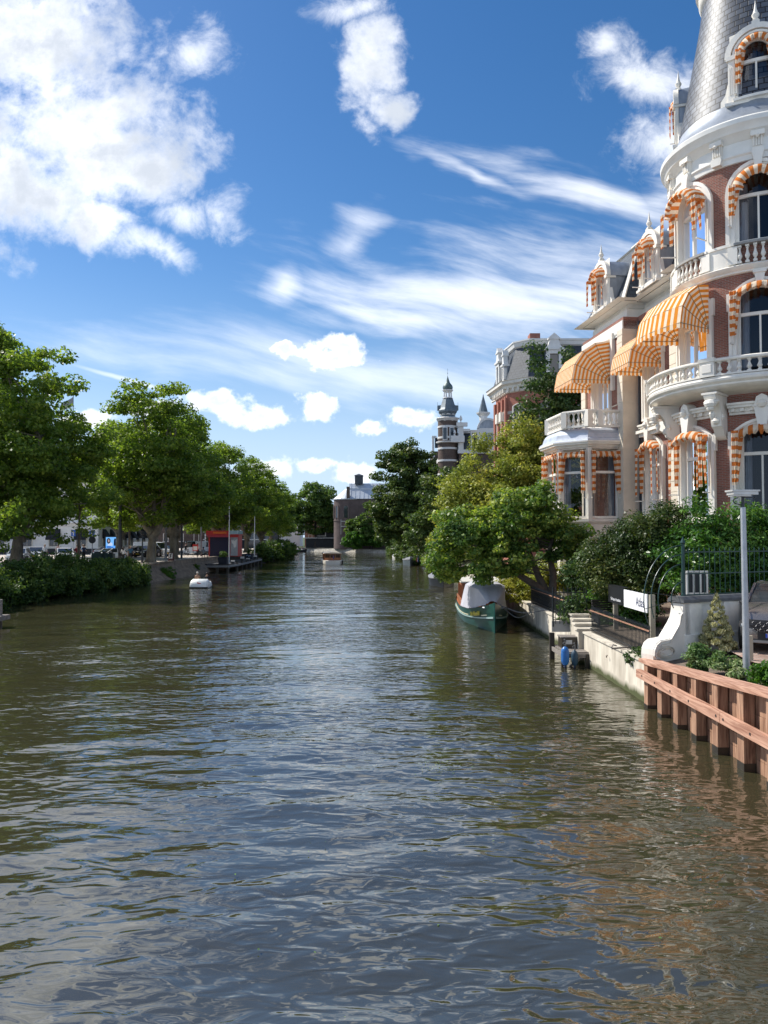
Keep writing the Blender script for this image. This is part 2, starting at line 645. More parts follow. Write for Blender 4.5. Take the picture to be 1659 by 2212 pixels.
    def sweep(self, path, prof, m=0, closed=False):
        """path in plan (x,y); prof list of (d outward to the left of travel, z)"""
        n = len(path)
        P = [Vector(p) for p in path]
        offs = []
        for i in range(n):
            def nrm(a, b):
                d = (b - a).normalized()
                return Vector((-d.y, d.x))
            if closed:
                n1 = nrm(P[i - 1], P[i])
                n2 = nrm(P[i], P[(i + 1) % n])
            else:
                n1 = nrm(P[i - 1], P[i]) if i > 0 else nrm(P[0], P[1])
                n2 = nrm(P[i], P[i + 1]) if i < n - 1 else n1
                if i == 0:
                    n1 = n2
            b = (n1 + n2)
            if b.length < 1e-6:
                b = n1
            b.normalize()
            offs.append(b / max(0.25, b.dot(n1)))
        V = []
        for i in range(n):
            for d, z in prof:
                q = P[i] + offs[i] * d
                V.append((q.x, q.y, z))
        k = len(prof)
        F = []
        rng = range(n) if closed else range(n - 1)
        for i in rng:
            i2 = (i + 1) % n
            for j in range(k - 1):
                F.append([i * k + j, i2 * k + j, i2 * k + j + 1, i * k + j + 1])
        self.add(V, F, m)
        if not closed:
            self.add(V[:k], [list(range(k))], m)
            self.add(V[-k:], [list(range(k - 1, -1, -1))], m)
        return self

    def build(self, name, mats, parent=None, loc=None, rotz=None, sharp=32, smooth=True):
        me = bpy.data.meshes.new(name)
        me.from_pydata(self.v, [], self.f)
        ul = me.uv_layers.new(name='UVMap')
        flat = np.array([c for f in self.uv for p in f for c in p[:2]], dtype=np.float32)
        ul.data.foreach_set('uv', flat)
        if not isinstance(mats, (list, tuple)):
            mats = [mats]
        for m in mats:
            me.materials.append(m)
        if len(mats) > 1:
            me.polygons.foreach_set('material_index', np.array(self.m, dtype=np.int32))
        if smooth:
            me.polygons.foreach_set('use_smooth', np.ones(len(me.polygons), dtype=bool))
            try:
                me.set_sharp_from_angle(angle=R_(sharp))
            except Exception:
                pass
        me.update()
        return link(name, me, parent, loc, rotz)


def link(name, me, parent=None, loc=None, rotz=None):
    o = bpy.data.objects.new(name, me)
    COL.objects.link(o)
    if parent is not None:
        o.parent = parent
    if loc is not None:
        o.location = loc
    if rotz is not None:
        o.rotation_euler = (0, 0, rotz)
    return o


def tag(o, label, cat, group=None):
    o['label'] = label
    o['category'] = cat
    if group:
        o['group'] = group
    return o


def empty(name, label, cat, loc=(0, 0, 0), rotz=0.0, group=None):
    o = bpy.data.objects.new(name, None)
    COL.objects.link(o)
    o.location = loc
    o.rotation_euler = (0, 0, rotz)
    o.empty_display_size = 0.3
    return tag(o, label, cat, group)


def struct(o):
    o['kind'] = 'structure'
    return o


def copy_tree(o, parent=None):
    kids = [c for c in COL.objects if c.parent is o]
    c = o.copy()
    COL.objects.link(c)
    if parent is not None:
        c.parent = parent
    for k in kids:
        copy_tree(k, c)
    return c


def catmull(pts, n=6):
    P = [Vector(p) for p in pts]
    P = [P[0] * 2 - P[1]] + P + [P[-1] * 2 - P[-2]]
    out = []
    for i in range(1, len(P) - 2):
        for k in range(n):
            t = k / n
            a, b, c, d = P[i - 1], P[i], P[i + 1], P[i + 2]
            out.append(0.5 * ((2 * b) + (c - a) * t + (2 * a - 5 * b + 4 * c - d) * t * t + (3 * b - a - 3 * c + d) * t ** 3))
    out.append(P[-2])
    return out


def text_mesh(name, body, size, mat, parent, M4, extrude=0.002, align='CENTER', shear=0.0, squeeze=1.0):
    cu = bpy.data.curves.new(name, 'FONT')
    cu.body = body
    cu.size = size
    cu.extrude = extrude
    cu.align_x = align
    cu.align_y = 'CENTER'
    cu.shear = shear
    cu.space_character = 1.05
    to = bpy.data.objects.new(name + '_tmp', cu)
    COL.objects.link(to)
    dg = bpy.context.evaluated_depsgraph_get()
    me = bpy.data.meshes.new_from_object(to.evaluated_get(dg))
    bpy.data.objects.remove(to)
    me.transform(Matrix.Diagonal((squeeze, 1, 1, 1)))
    me.transform(M4)
    me.materials.clear()
    me.materials.append(mat)
    o = link(name, me, parent)
    return o

# ================================================================== water
def water_material():
    m, nt, out = newmat('canal_water')
    p = principled(nt, out, (0.040, 0.037, 0.019), 0.0, 0, 0.5)
    p.inputs['IOR'].default_value = 2.3
    tc = nd(nt, 'ShaderNodeTexCoord')
    mp = nd(nt, 'ShaderNodeMapping')
    mp.inputs['Scale'].default_value = (0.62, 1.25, 1)
    nt.links.new(tc.outputs['Object'], mp.inputs[0])
    n1 = nd(nt, 'ShaderNodeTexNoise')
    n1.inputs['Scale'].default_value = 3.3
    n1.inputs['Detail'].default_value = 1.5
    n1.inputs['Roughness'].default_value = 0.4
    n1.inputs['Distortion'].default_value = 0.7
    nt.links.new(mp.outputs[0], n1.inputs['Vector'])
    # calmer and rougher patches
    n2 = nd(nt, 'ShaderNodeTexNoise')
    n2.inputs['Scale'].default_value = 0.16
    n2.inputs['Detail'].default_value = 3
    nt.links.new(mp.outputs[0], n2.inputs['Vector'])
    r = nd(nt, 'ShaderNodeMapRange')
    r.inputs[1].default_value = 0.35
    r.inputs[2].default_value = 0.65
    r.inputs[3].default_value = 0.22
    r.inputs[4].default_value = 1.15
    nt.links.new(n2.outputs['Fac'], r.inputs[0])
    b = nd(nt, 'ShaderNodeBump')
    b.inputs['Distance'].default_value = 0.046
    nt.links.new(r.outputs[0], b.inputs['Strength'])
    nt.links.new(n1.outputs['Fac'], b.inputs['Height'])
    n3 = nd(nt, 'ShaderNodeTexNoise')
    n3.inputs['Scale'].default_value = 6.5
    n3.inputs['Detail'].default_value = 0.5
    nt.links.new(mp.outputs[0], n3.inputs['Vector'])
    b2 = nd(nt, 'ShaderNodeBump')
    b2.inputs['Distance'].default_value = 0.006
    nt.links.new(r.outputs[0], b2.inputs['Strength'])
    nt.links.new(n3.outputs['Fac'], b2.inputs['Height'])
    nt.links.new(b.outputs[0], b2.inputs['Normal'])
    nt.links.new(b2.outputs[0], p.inputs['Normal'])
    return m


def build_water():
    ys = [1.0]
    while ys[-1] < 262:
        y = ys[-1]
        ys.append(y + max(0.06, 0.0048 * y))
    ys = np.array(ys)
    xs = np.concatenate([np.linspace(-420, -60, 12)[:-1], np.linspace(-60, -26, 16)[:-1], np.arange(-26, 9.4, 0.13)])
    X, Y = np.meshgrid(xs, ys)
    rng = np.random.default_rng(5)
    Z = np.zeros_like(X)
    dY = np.gradient(ys)[:, None] * np.ones_like(X)
    for i in range(46):
        lam = 0.42 * (1.11 ** (i % 23)) * rng.uniform(0.9, 1.1)
        th = rng.normal(PI / 2 + 0.12, 0.38)
        k = 2 * PI / lam
        amp = 0.0028 * lam ** 0.72 * rng.uniform(0.5, 1.2)
        ph = rng.uniform(0, 2 * PI)
        kx, ky = k * math.cos(th), k * math.sin(th)
        w = amp * np.clip((lam / np.maximum(dY, 0.13) - 2.5) / 3, 0, 1)
        wob = 0.35 * np.sin(X * 0.31 + i) + 0.35 * np.sin(Y * 0.23 + 2.1 * i)
        Z += w * np.sin(kx * X + ky * Y + ph + wob * 2)
    calm = 0.65 + 0.35 * np.sin(X * 0.21 + 1.3 + 0.6 * np.sin(Y * 0.11)) * np.sin(Y * 0.13 + 0.5)
    Z *= calm * np.where(X < -26, 0, 1)
    nr, nc = X.shape
    me = bpy.data.meshes.new('water')
    me.vertices.add(nr * nc)
    me.vertices.foreach_set('co', np.stack([X, Y, Z], -1).astype(np.float32).ravel())
    i, j = np.meshgrid(np.arange(nr - 1), np.arange(nc - 1), indexing='ij')
    a = (i * nc + j).ravel()
    q = np.stack([a, a + 1, a + nc + 1, a + nc], -1).astype(np.int32)
    nf = len(q)
    me.loops.add(nf * 4)
    me.loops.foreach_set('vertex_index', q.ravel())
    me.polygons.add(nf)
    me.polygons.foreach_set('loop_start', np.arange(nf, dtype=np.int32) * 4)
    me.polygons.foreach_set('loop_total', np.full(nf, 4, dtype=np.int32))
    me.polygons.foreach_set('use_smooth', np.ones(nf, dtype=bool))
    me.materials.append(water_material())
    me.update()
    me.validate()
    struct(link('water', me))


build_water()

# ================================================================== ground
soil_m = M('garden_soil', (0.15, 0.115, 0.085), 0.95, var=0.45, scale=7, bump=0.8, detail=9)
pave_m = brick_mat('pale_pavers', (0.62, 0.54, 0.46), (0.55, 0.47, 0.40), (0.22, 0.19, 0.16), bw=0.3, bh=0.3, ms=0.02, bump=0.2, stain=0.3)
clay_m = brick_mat('clay_pavers', (0.42, 0.24, 0.17), (0.50, 0.40, 0.34), (0.25, 0.2, 0.16), bw=0.21, bh=0.105, ms=0.012, bump=0.3, stain=0.3)
asphalt_m = M('asphalt', (0.075, 0.075, 0.08), 0.9, var=0.2, scale=2, bump=0.2)
grass_m = M('grass_ground', (0.05, 0.075, 0.02), 0.95, var=0.4, scale=2, bump=0.5)
RB = [(6.75, -6), (6.75, 50), (7.2, 70), (6.0, 115), (3.6, 160), (1.4, 204)]          # water's edge, garden bank
FB = [(1.4, 204), (-26.5, 230), (-60, 250), (-420, 330)]                              # embankment at the end
LB = [(-420, 195), (-60, 186), (-26, 178), (-20.6, 168), (-20.6, 124), (-22.4, 110), (-22.4, 72), (-24.6, 71.5), (-24.6, -6)]


def sheet(name, pts, z, mat, smooth=False):
    mb = MB()
    mb.add([(x, y, z) for x, y in pts], [list(range(len(pts)))])
    return struct(mb.build(name, mat, smooth=False))


far_pts = [(1.6, 204.2), (-26.5, 230.3), (-60, 250.3), (-420, 330), (-3000, 400), (-3000, 5000), (3000, 5000), (3000, 204.2)]
sheet('ground', far_pts, 1.0, grass_m)
# garden bank as a gently graded sheet
g = MB()
rows = [(-6, 6.9), (12, 6.9), (16, 6.9), (18, 6.95), (20, 6.95), (22, 7.0), (26, 7.0), (31, 7.0), (38, 7.0), (50, 7.0), (70, 7.45), (115, 6.25), (160, 3.85), (204.2, 1.6)]
offs = [0, 0.6, 1.6, 3.0, 6.0, 14.0, 60.0, 3000.0]
V, F = [], []
for y, x in rows:
    for o_ in offs:
        z = 1.08 + min(o_, 3.0) * 0.10 + (0.35 if (y < 15) else 0.0) * min(1, o_ / 1.0)
        if o_ > 5:
            z = 1.5
        V.append((x + o_, y, z))
nc_ = len(offs)
for i in range(len(rows) - 1):
    for j in range(nc_ - 1):
        a = i * nc_ + j
        F.append([a, a + 1, a + nc_ + 1, a + nc_])
g.add(V, F)
struct(g.build('garden_ground', soil_m, smooth=False))
sheet('driveway', [(8.45, 15.2), (14, 15.2), (14, 21.5), (10.6, 21.2), (8.9, 20.3), (8.6, 18.4)], 1.40, clay_m)
sheet('pavement', [(-25.0, -6), (-25.0, 71.3), (-22.8, 72.6), (-22.5, 112), (-21.0, 124), (-21.0, 166), (-26, 178), (-60, 186), (-420, 195), (-3000, 260), (-3000, -6)], 1.65, pave_m)
sheet('road', [(-40.5, -6), (-40.5, 190), (-31.0, 190), (-31.0, 60), (-33.5, 20), (-33.5, -6)], 1.655, asphalt_m)
mk = MB()
for y in range(0, 180, 8):
    mk.add([(-36.1, y, 1.66), (-35.95, y, 1.66), (-35.95, y + 3, 1.66), (-36.1, y + 3, 1.66)], [[0, 1, 2, 3]])
struct(mk.build('road_marking', M('marking_paint', (0.75, 0.75, 0.72), 0.7), smooth=False))
# distant low hills of ground/roofs are not visible; the far bank closes the view

# ================================================================== walls facade helpers


def arch_pts(w, zs, rise, n=12, kind='seg'):
    """points from left spring to right spring"""
    out = []
    for i in range(n + 1):
        t = -1 + 2 * i / n
        if kind == 'round':
            a = PI * (1 - i / n)
            out.append((w * math.cos(a), zs + rise * math.sin(a)))
        else:
            out.append((w * t, zs + rise * (1 - t * t)))
    return out


def wall(mb, x0, x1, z0, z1, ops, m=0, nx=1.0, y=0.0):
    """flat wall in the x-z plane at y with arched openings; ops: list of (cx,w,zb,zs,rise,kind)"""
    def quad(a, b, c, d):
        k = max(1, int(abs(b - a) / nx + 0.999))
        for i in range(k):
            p, q = a + (b - a) * i / k, a + (b - a) * (i + 1) / k
            mb.add([(p, y, c), (q, y, c), (q, y, d), (p, y, d)], [[0, 1, 2, 3]], m)
    x = x0
    for (cx, w, zb, zs, rise, kind) in sorted(ops):
        if cx - w > x:
            quad(x, cx - w, z0, z1)
        if zb > z0:
            quad(cx - w, cx + w, z0, zb)
        P = arch_pts(w, zs, rise, 12, kind)
        for (a, b) in zip(P[:-1], P[1:]):
            mb.add([(cx + a[0], y, a[1]), (cx + b[0], y, b[1]), (cx + b[0], y, z1), (cx + a[0], y, z1)], [[0, 1, 2, 3]], m)
        x = cx + w
    if x1 > x:
        quad(x, x1, z0, z1)


def opening_path(cx, w, zb, zs, rise, kind, n=12, grow=0.0, base=None):
    P = [(cx - w - grow, zb if base is None else base)]
    nz = 1
    for a in arch_pts(w + grow, zs, rise + grow * (1.0 if kind == 'round' else 0.9), n, kind):
        P.append((cx + a[0], a[1]))
    P.append((cx + w + grow, zb if base is None else base))
    return P


def ring(mb, pin, pout, y0, y1, m=0):
    """strip between two open paths, thick from y0 (back) to y1 (front)"""
    n = len(pin)
    V = []
    for (a, b) in zip(pin, pout):
        V += [(a[0], y0, a[1]), (a[0], y1, a[1]), (b[0], y1, b[1]), (b[0], y0, b[1])]
    F = []
    for i in range(n - 1):
        for k in range(3):
            F.append([4 * i + k, 4 * i + k + 1, 4 * i + 4 + k + 1, 4 * i + 4 + k])
    F.append([0, 1, 2, 3])
    F.append([4 * n - 1, 4 * n - 2, 4 * n - 3, 4 * n - 4])
    mb.add(V, F, m)


def window(parent, T, op, sash=(0.5,), transom=0.62, depth=0.22, glass_y=-0.16, surround=0.2, proud=0.10, key=True,
           ears=True, curtains=True, cur_mat=None, side_fill=0.0, sill=True):
    """a window with moulded surround; returns the window object (frame)"""
    cx, w, zb, zs, rise, kind = op
    if surround:
        s = MB(T)
        ring(s, opening_path(*op), opening_path(*op, grow=surround), -depth, proud)
        ring(s, opening_path(*op, grow=surround * 0.62), opening_path(*op, grow=surround * 1.12), 0.0, proud + 0.05)
        if ears:
            for sg in (-1, 1):
                x0 = cx + sg * (w + surround * 1.0)
                s.box(min(x0, x0 + sg * 0.09), max(x0, x0 + sg * 0.09), 0, proud + 0.04, zs - 0.55, zs + 0.1)
        if key:
            zt = zs + rise
            s.prism([(cx - 0.10, zt - 0.08), (cx + 0.10, zt - 0.08), (cx + 0.17, zt + surround + 0.14), (cx - 0.17, zt + surround + 0.14)], 0, proud + 0.14)
            s.box(cx - 0.21, cx + 0.21, 0, proud + 0.18, zt + surround + 0.14, zt + surround + 0.22, nx=2)
        s.build('window_surround', white, parent)
    fy0, fy1 = glass_y - 0.05, glass_y + 0.07
    f = MB(T)
    fw = 0.11 + side_fill
    inner = (cx, w - fw, zb + 0.12, zs, max(0.02, rise - (fw if kind == 'round' else 0.10)), kind)
    ring(f, opening_path(*inner), opening_path(*op), fy0, fy1)
    f.box(cx - w, cx + w, fy0, fy1 + 0.02, zb, zb + 0.12, nx=4)
    H_ = zs + rise - zb
    zt = zb + H_ * transom
    if transom:
        f.box(cx - w + fw, cx + w - fw, fy0 + 0.01, fy1 + 0.02, zt - 0.06, zt + 0.06, nx=4)
    for q in sash:
        xx = cx - w + 2 * w * q
        top = (zt - 0.06) if transom else zs
        f.box(xx - 0.035, xx + 0.035, fy0 + 0.01, fy1 + 0.01, zb + 0.12, top)
    if sill:
        f.box(cx - w - 0.12, cx + w + 0.12, -depth + 0.05, proud + 0.12, zb - 0.1, zb - 0.005, nx=4)
    fo = f.build('window', white, parent)
    gq = MB(T)
    P = opening_path(*inner)
    z0 = inner[2]
    for a, b in zip(P[1:-2], P[2:-1]):
        gq.add([(a[0], glass_y, z0), (b[0], glass_y, z0), (b[0], glass_y, b[1]), (a[0], glass_y, a[1])], [[0, 1, 2, 3]])
    gq.build('pane', glass, fo, smooth=False)
    if curtains:
        c = MB(T)
        n = 14
        for sg in (-1, 1):
            wd = w * 0.42
            V, F = [], []
            for i in range(n + 1):
                x = cx + sg * (w - fw * 0.5 - wd * i / n)
                yy = glass_y - 0.30 + 0.045 * math.sin(i * 2.3)
                V += [(x, yy, zb + 0.02), (x, yy, zs + rise * 0.6)]
            for i in range(n):
                F.append([2 * i, 2 * i + 2, 2 * i + 3, 2 * i + 1])
            c.add(V, F)
        c.build('curtain', cur_mat or curtain_m, fo)
    return fo


def drape(parent, T, op, drop=0.42, tail=2.1, y0=0.14, seed=0, out=0.42, spread=0.06):
    """a folded striped awning gathered round the window: swag on the arch and two hanging tails"""
    cx, w, zb, zs, rise, kind = op
    rnd = random.Random(seed)
    mb = MB(T)
    w2 = w + spread
    N_ = 34
    base = arch_pts(w2, zs + 0.02, rise + 0.02, N_, kind)
    K = 5
    V, UV = [], []
    ln = 0
    prev = None
    for i, (x, z) in enumerate(base):
        if prev:
            ln += math.hypot(x - prev[0], z - prev[1])
        prev = (x, z)
        fold = math.sin(i * 1.9) * 0.03 + rnd.uniform(-0.03, 0.03)
        # inward direction of the arch
        cxx, czz = 0.0, zs - 0.2
        dx, dz = cxx - x, czz - z
        L_ = math.hypot(dx, dz) or 1
        if kind != 'round':
            dx, dz, L_ = 0, -1, 1
        prof = [(y0 - 0.05, 0.0), (y0 + out * 0.55, 0.03), (y0 + out * 0.9, 0.16 + fold), (y0 + out + fold, 0.30 + fold), (y0 + out * 0.8, drop + 1.6 * fold)]
        for k, (yy, dd) in enumerate(prof):
            V.append((cx + x + dx / L_ * dd * drop / 0.42, yy, z + dz / L_ * dd * drop / 0.42))
            UV.append((ln, k * 0.1))
    F = []
    for i in range(N_):
        for k in range(K - 1):
            a = i * K + k
            F.append([a, a + 1, a + K + 1, a + K])
    mb.add(V, F, 0, UV)
    # tails
    for sg in (-1, 1):
        for (yo, wd, tl, ph) in ((y0 + out, 0.20, tail, 0.0), (y0 + out * 0.45, 0.30, tail * 0.93, 1.3)):
            rows_, cols_ = 16, 8
            V, UV = [], []
            for r in range(rows_ + 1):
                t = r / rows_
                z = zs + 0.25 * (rise if kind == 'round' else 0.3) - tl * t
                if yo > y0 + out * 0.9:
                    wv = wd * (1.0 - 0.25 * t) + 0.018 * math.sin(t * tl * 26)
                else:
                    wv = wd * (1.0 - 0.62 * t) + 0.01
                for c in range(cols_ + 1):
                    u = c / cols_
                    x = cx + sg * (w2 + 0.02 - wv * u)
                    yy = yo - (0.0 if yo > y0 + out * 0.9 else 0.10) * u + 0.03 * math.sin(u * 11 + ph + t * 1.5) * (1 - 0.3 * t)
                    V.append((x, yy, z))
                    UV.append((z, u))
            F = []
            for r in range(rows_):
                for c in range(cols_):
                    a = r * (cols_ + 1) + c
                    F.append([a, a + 1, a + cols_ + 2, a + cols_ + 1])
            mb.add(V, F, 0, UV)
    o = mb.build('folded_awning', drapeM, parent, sharp=60)
    for sg in (-1, 1):
        r_ = MB(T)
        x = cx + sg * (w2 + 0.03)
        r_.box(x - 0.02, x + 0.02, y0 + 0.02, y0 + 0.06, zs - tail - 0.15, zs + 0.1)
        r_.box(x - 0.02, x + 0.02, y0 + 0.02, y0 + out, zs - tail - 0.15, zs - tail - 0.11)
        r_.build('awning_rail', white, o)
    return o


def awning(parent, T, x0, x1, yp, zp, r, top=90, val=0.2, ribs=5):
    """open basket awning: fan sides, ribs, scalloped valance. local x along wall, y outward"""
    mb = MB(T)
    angs = [R_(top * (1 - i / (ribs - 1))) for i in range(ribs)]
    pr = [(yp + r * math.cos(a), zp + r * math.sin(a)) for a in angs]
    nxf = 14
    for i in range(ribs - 1):
        (ya, za), (yb, zb_) = pr[i], pr[i + 1]
        for k in range(nxf):
            p, q = x0 + (x1 - x0) * k / nxf, x0 + (x1 - x0) * (k + 1) / nxf
            mb.add([(p, ya, za), (q, ya, za), (q, yb, zb_), (p, yb, zb_)], [[0, 1, 2, 3]], 0, [(p, 0), (q, 0), (q, 1), (p, 1)])
        for xx in (x0, x1):
            rows_ = 8
            for j in range(rows_):
                f0, f1 = j / rows_, (j + 1) / rows_
                def P_(f, pt):
                    return (xx, yp + (pt[0] - yp) * f, zp + (pt[1] - zp) * f)
                mb.add([P_(f0, pr[i]), P_(f1, pr[i]), P_(f1, pr[i + 1]), P_(f0, pr[i + 1])], [[0, 1, 2, 3]], 0,
                       [(r * f0, 0), (r * f1, 0), (r * f1, 1), (r * f0, 1)])
    o = mb.build('awning', awn, parent, smooth=False)
    v = MB(T)
    # front scallops
    def scallop(pa, pb, ua, ub):
        L_ = abs(ub - ua)
        n = max(8, int(L_ / 0.035))
        V, UV = [], []
        for k in range(n + 1):
            t = k / n
            u = ua + (ub - ua) * t
            p = [pa[q] + (pb[q] - pa[q]) * t for q in range(3)]
            dz = val * (0.72 + 0.28 * abs(math.sin(PI * u / 0.205)))
            V += [tuple(p), (p[0], p[1], p[2] - dz)]
            UV += [(u, 0), (u, 1)]
        v.add(V, [[2 * k, 2 * k + 2, 2 * k + 3, 2 * k + 1] for k in range(n)], 0, UV)
    yf = yp + r
    scallop((x0, yf, zp), (x1, yf, zp), x0, x1)
    scallop((x0, yp, zp), (x0, yf, zp), 0, r)
    scallop((x1, yp, zp), (x1, yf, zp), 0, r)
    v.build('valance', awn, o, smooth=False)
    fr = MB(T)
    for (ya, za) in pr[1:]:
        for xx in (x0, x1):
            fr.beam((xx, yp, zp), (xx, ya, za), 0.022, 0.022)
        for k in range(4):
            p, q = x0 + (x1 - x0) * k / 4, x0 + (x1 - x0) * (k + 1) / 4
            fr.beam((p, ya, za - 0.004), (q, ya, za - 0.004), 0.022, 0.022)
    fr.build('awning_frame', M('awning_frame_paint', (0.30, 0.20, 0.10), 0.6), o)
    return o


def baluster_mesh(h=0.46):
    mb = MB()
    s = h / 0.46
    mb.box(-0.07, 0.07, -0.07, 0.07, 0, 0.05 * s)
    mb.lathe([(0.045, 0.05 * s), (0.055, 0.07 * s), (0.035, 0.09 * s), (0.085, 0.155 * s), (0.092, 0.185 * s), (0.06, 0.25 * s), (0.036, 0.32 * s), (0.034, 0.36 * s), (0.055, 0.38 * s), (0.04, 0.41 * s)], seg=10)
    mb.box(-0.065, 0.065, -0.065, 0.065, 0.41 * s, h)
    o = mb.build('baluster', white)
    me = o.data
    bpy.data.objects.remove(o)
    return me


BALUS = baluster_mesh()


def finial(mb, x, y, z, s=1.0):
    mb.box(x - 0.13 * s, x + 0.13 * s, y - 0.13 * s, y + 0.13 * s, z, z + 0.16 * s)
    mb.box(x - 0.10 * s, x + 0.10 * s, y - 0.10 * s, y + 0.10 * s, z + 0.16 * s, z + 0.22 * s)
    mb.lathe([(0.05 * s, 0.22 * s), (0.06 * s, 0.26 * s), (0.13 * s, 0.38 * s), (0.13 * s, 0.44 * s), (0.085 * s, 0.50 * s), (0.085 * s, 0.53 * s), (0.055 * s, 0.62 * s), (0.0, 1.02 * s)], c=(x, y, z), seg=10)

# ================================================================== HOTEL
HX, HY, HROT = 11.8, 38.0, math.atan2(0.99252, -0.12208)
hotel = empty('hotel_building', 'ornate red brick villa with round slate corner tower and orange striped awnings', 'building', (HX, HY, 0), HROT)


def flatT(s0, o0):
    return lambda x, y, z: (s0 + x, o0 + y, z)


CS, CO = -7.46, -2.51


def towT(phi_deg, R=3.15):
    p0 = R_(phi_deg)

    def T(x, y, z):
        a = p0 - x / R
        return (CS - (R + y) * math.sin(a), CO + (R + y) * math.cos(a), z)
    return T


TW = [8.2, 57.6]                    # window axes round the tower (deg from the facade normal)
ALLW = [-41.2, 8.2, 57.6, 107.0]
TR = 3.15
# ---- brick walls
w_ = MB()
gf0, gf1, f10, f20, top0 = 1.0, 9.7, 9.7, 14.3, 18.5
# risalit (carries the bay)
r1 = (2.35, 0.95, 9.95, 13.45, 0.45, 'seg')
w_.T = flatT(0, 0)
wall(w_, -0.3, 5.0, 1.0, 9.7, [])
wall(w_, -0.3, 5.0, 9.7, 15.2, [r1])
# recess
w_.T = flatT(0, -0.75)
rg = (-1.9, 0.78, 5.0, 8.45, 0.42, 'seg')
r2 = (-1.95, 0.80, 9.98, 13.35, 0.42, 'seg')
wall(w_, -4.9, -0.3, 1.0, 9.7, [rg])
wall(w_, -4.9, -0.3, 9.7, 15.2, [r2])
w_.T = None
w_.add([(-0.3, 0, 1), (-0.3, -0.75, 1), (-0.3, -0.75, 15.2), (-0.3, 0, 15.2)], [[0, 1, 2, 3]])
w_.add([(5.0, 0, 1), (5.0, -10, 1), (5.0, -10, 15.2), (5.0, 0, 15.2)], [[0, 1, 2, 3]])
w_.add([(5.0, -10, 1), (-9, -10, 1), (-9, -10, 15.2), (5.0, -10, 15.2)], [[0, 1, 2, 3]])
w_.build('wall', brick_red, hotel, smooth=False)
# ---- tower
tw = MB(towT(0))
gops = [(-R_(a) * TR, 0.80, 4.95, 8.12, 0.30, 'seg') for a in TW]
fops = [(-R_(a) * TR, 0.80, 10.1, 13.3, 0.34, 'seg') for a in TW]
sops = [(-R_(a) * TR, 0.80, 15.25, 17.15, 0.82, 'round') for a in TW]
xa, xb = -R_(140) * TR, R_(85) * TR
wall(tw, xa, xb, 1.0, 9.7, gops, nx=0.35)
wall(tw, xa, xb, 9.7, 14.3, fops, nx=0.35)
wall(tw, xa, xb, 14.3, 18.6, sops, nx=0.35)
tw.build('tower_wall', brick_red, hotel, sharp=60)
# near-black backing behind the glass, room darkness put into its colour
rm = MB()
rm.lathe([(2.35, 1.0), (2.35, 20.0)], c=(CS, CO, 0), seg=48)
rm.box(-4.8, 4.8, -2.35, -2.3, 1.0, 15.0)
rm.build('dark_room_backing', room_m, hotel)
# side wing beyond the tower
sw = MB()
sw.box(-14, -7.6, -12, -3.4, 1.0, 15.0)
sw.build('side_wing', brick_red, hotel, smooth=False)

PH = [('g', gops), ('f', fops), ('s', sops)]
for i, a in enumerate(TW):
    T = towT(a)
    z_ = lambda op: (0.0, *op[1:])
    window(hotel, T, z_(gops[0]), sash=() if i == 0 else (0.5,), transom=0.70, surround=0.24, side_fill=0.05)
    window(hotel, T, z_(fops[0]), sash=(0.5,), transom=0.70, surround=0.22)
    window(hotel, T, z_(sops[0]), sash=(0.5,), transom=0.66, surround=0.27, ears=False, key=False)
    drape(hotel, T, z_(gops[0]), seed=i, tail=2.0, drop=0.40)
    drape(hotel, T, z_(sops[0]), seed=i + 7, tail=1.15 if i else 1.35, drop=0.42, out=0.34 if i else 0.62)
T = towT(TW[1])
drape(hotel, T, (0.0, *fops[0][1:]), seed=21, tail=1.7, drop=0.36)
awning(hotel, towT(TW[0]), -0.92, 0.92, 0.10, 12.25, 1.72)
window(hotel, flatT(0, -0.75), rg, sash=(), transom=0.70, surround=0.24, side_fill=0.05)
drape(hotel, flatT(0, -0.75), rg, seed=3, tail=2.3)
window(hotel, flatT(0, -0.75), r2, sash=(0.5,), transom=0.72, surround=0.22, cur_mat=curtain_gold)
awning(hotel, flatT(0, -0.75), r2[0] - 0.98, r2[0] + 0.98, 0.12, 12.3, 1.62)
window(hotel, flatT(0, 0), r1, sash=(0.5,), transom=0.72, surround=0.22, cur_mat=curtain_gold)
awning(hotel, flatT(0, 0), 1.05, 3.62, 0.12, 12.3, 2.05)
# tall white blind box beside the first awning
bb = MB()
bb.box(0.72, 0.98, 0.0, 0.16, 11.75, 14.65)
bb.build('blind_box', white, hotel)
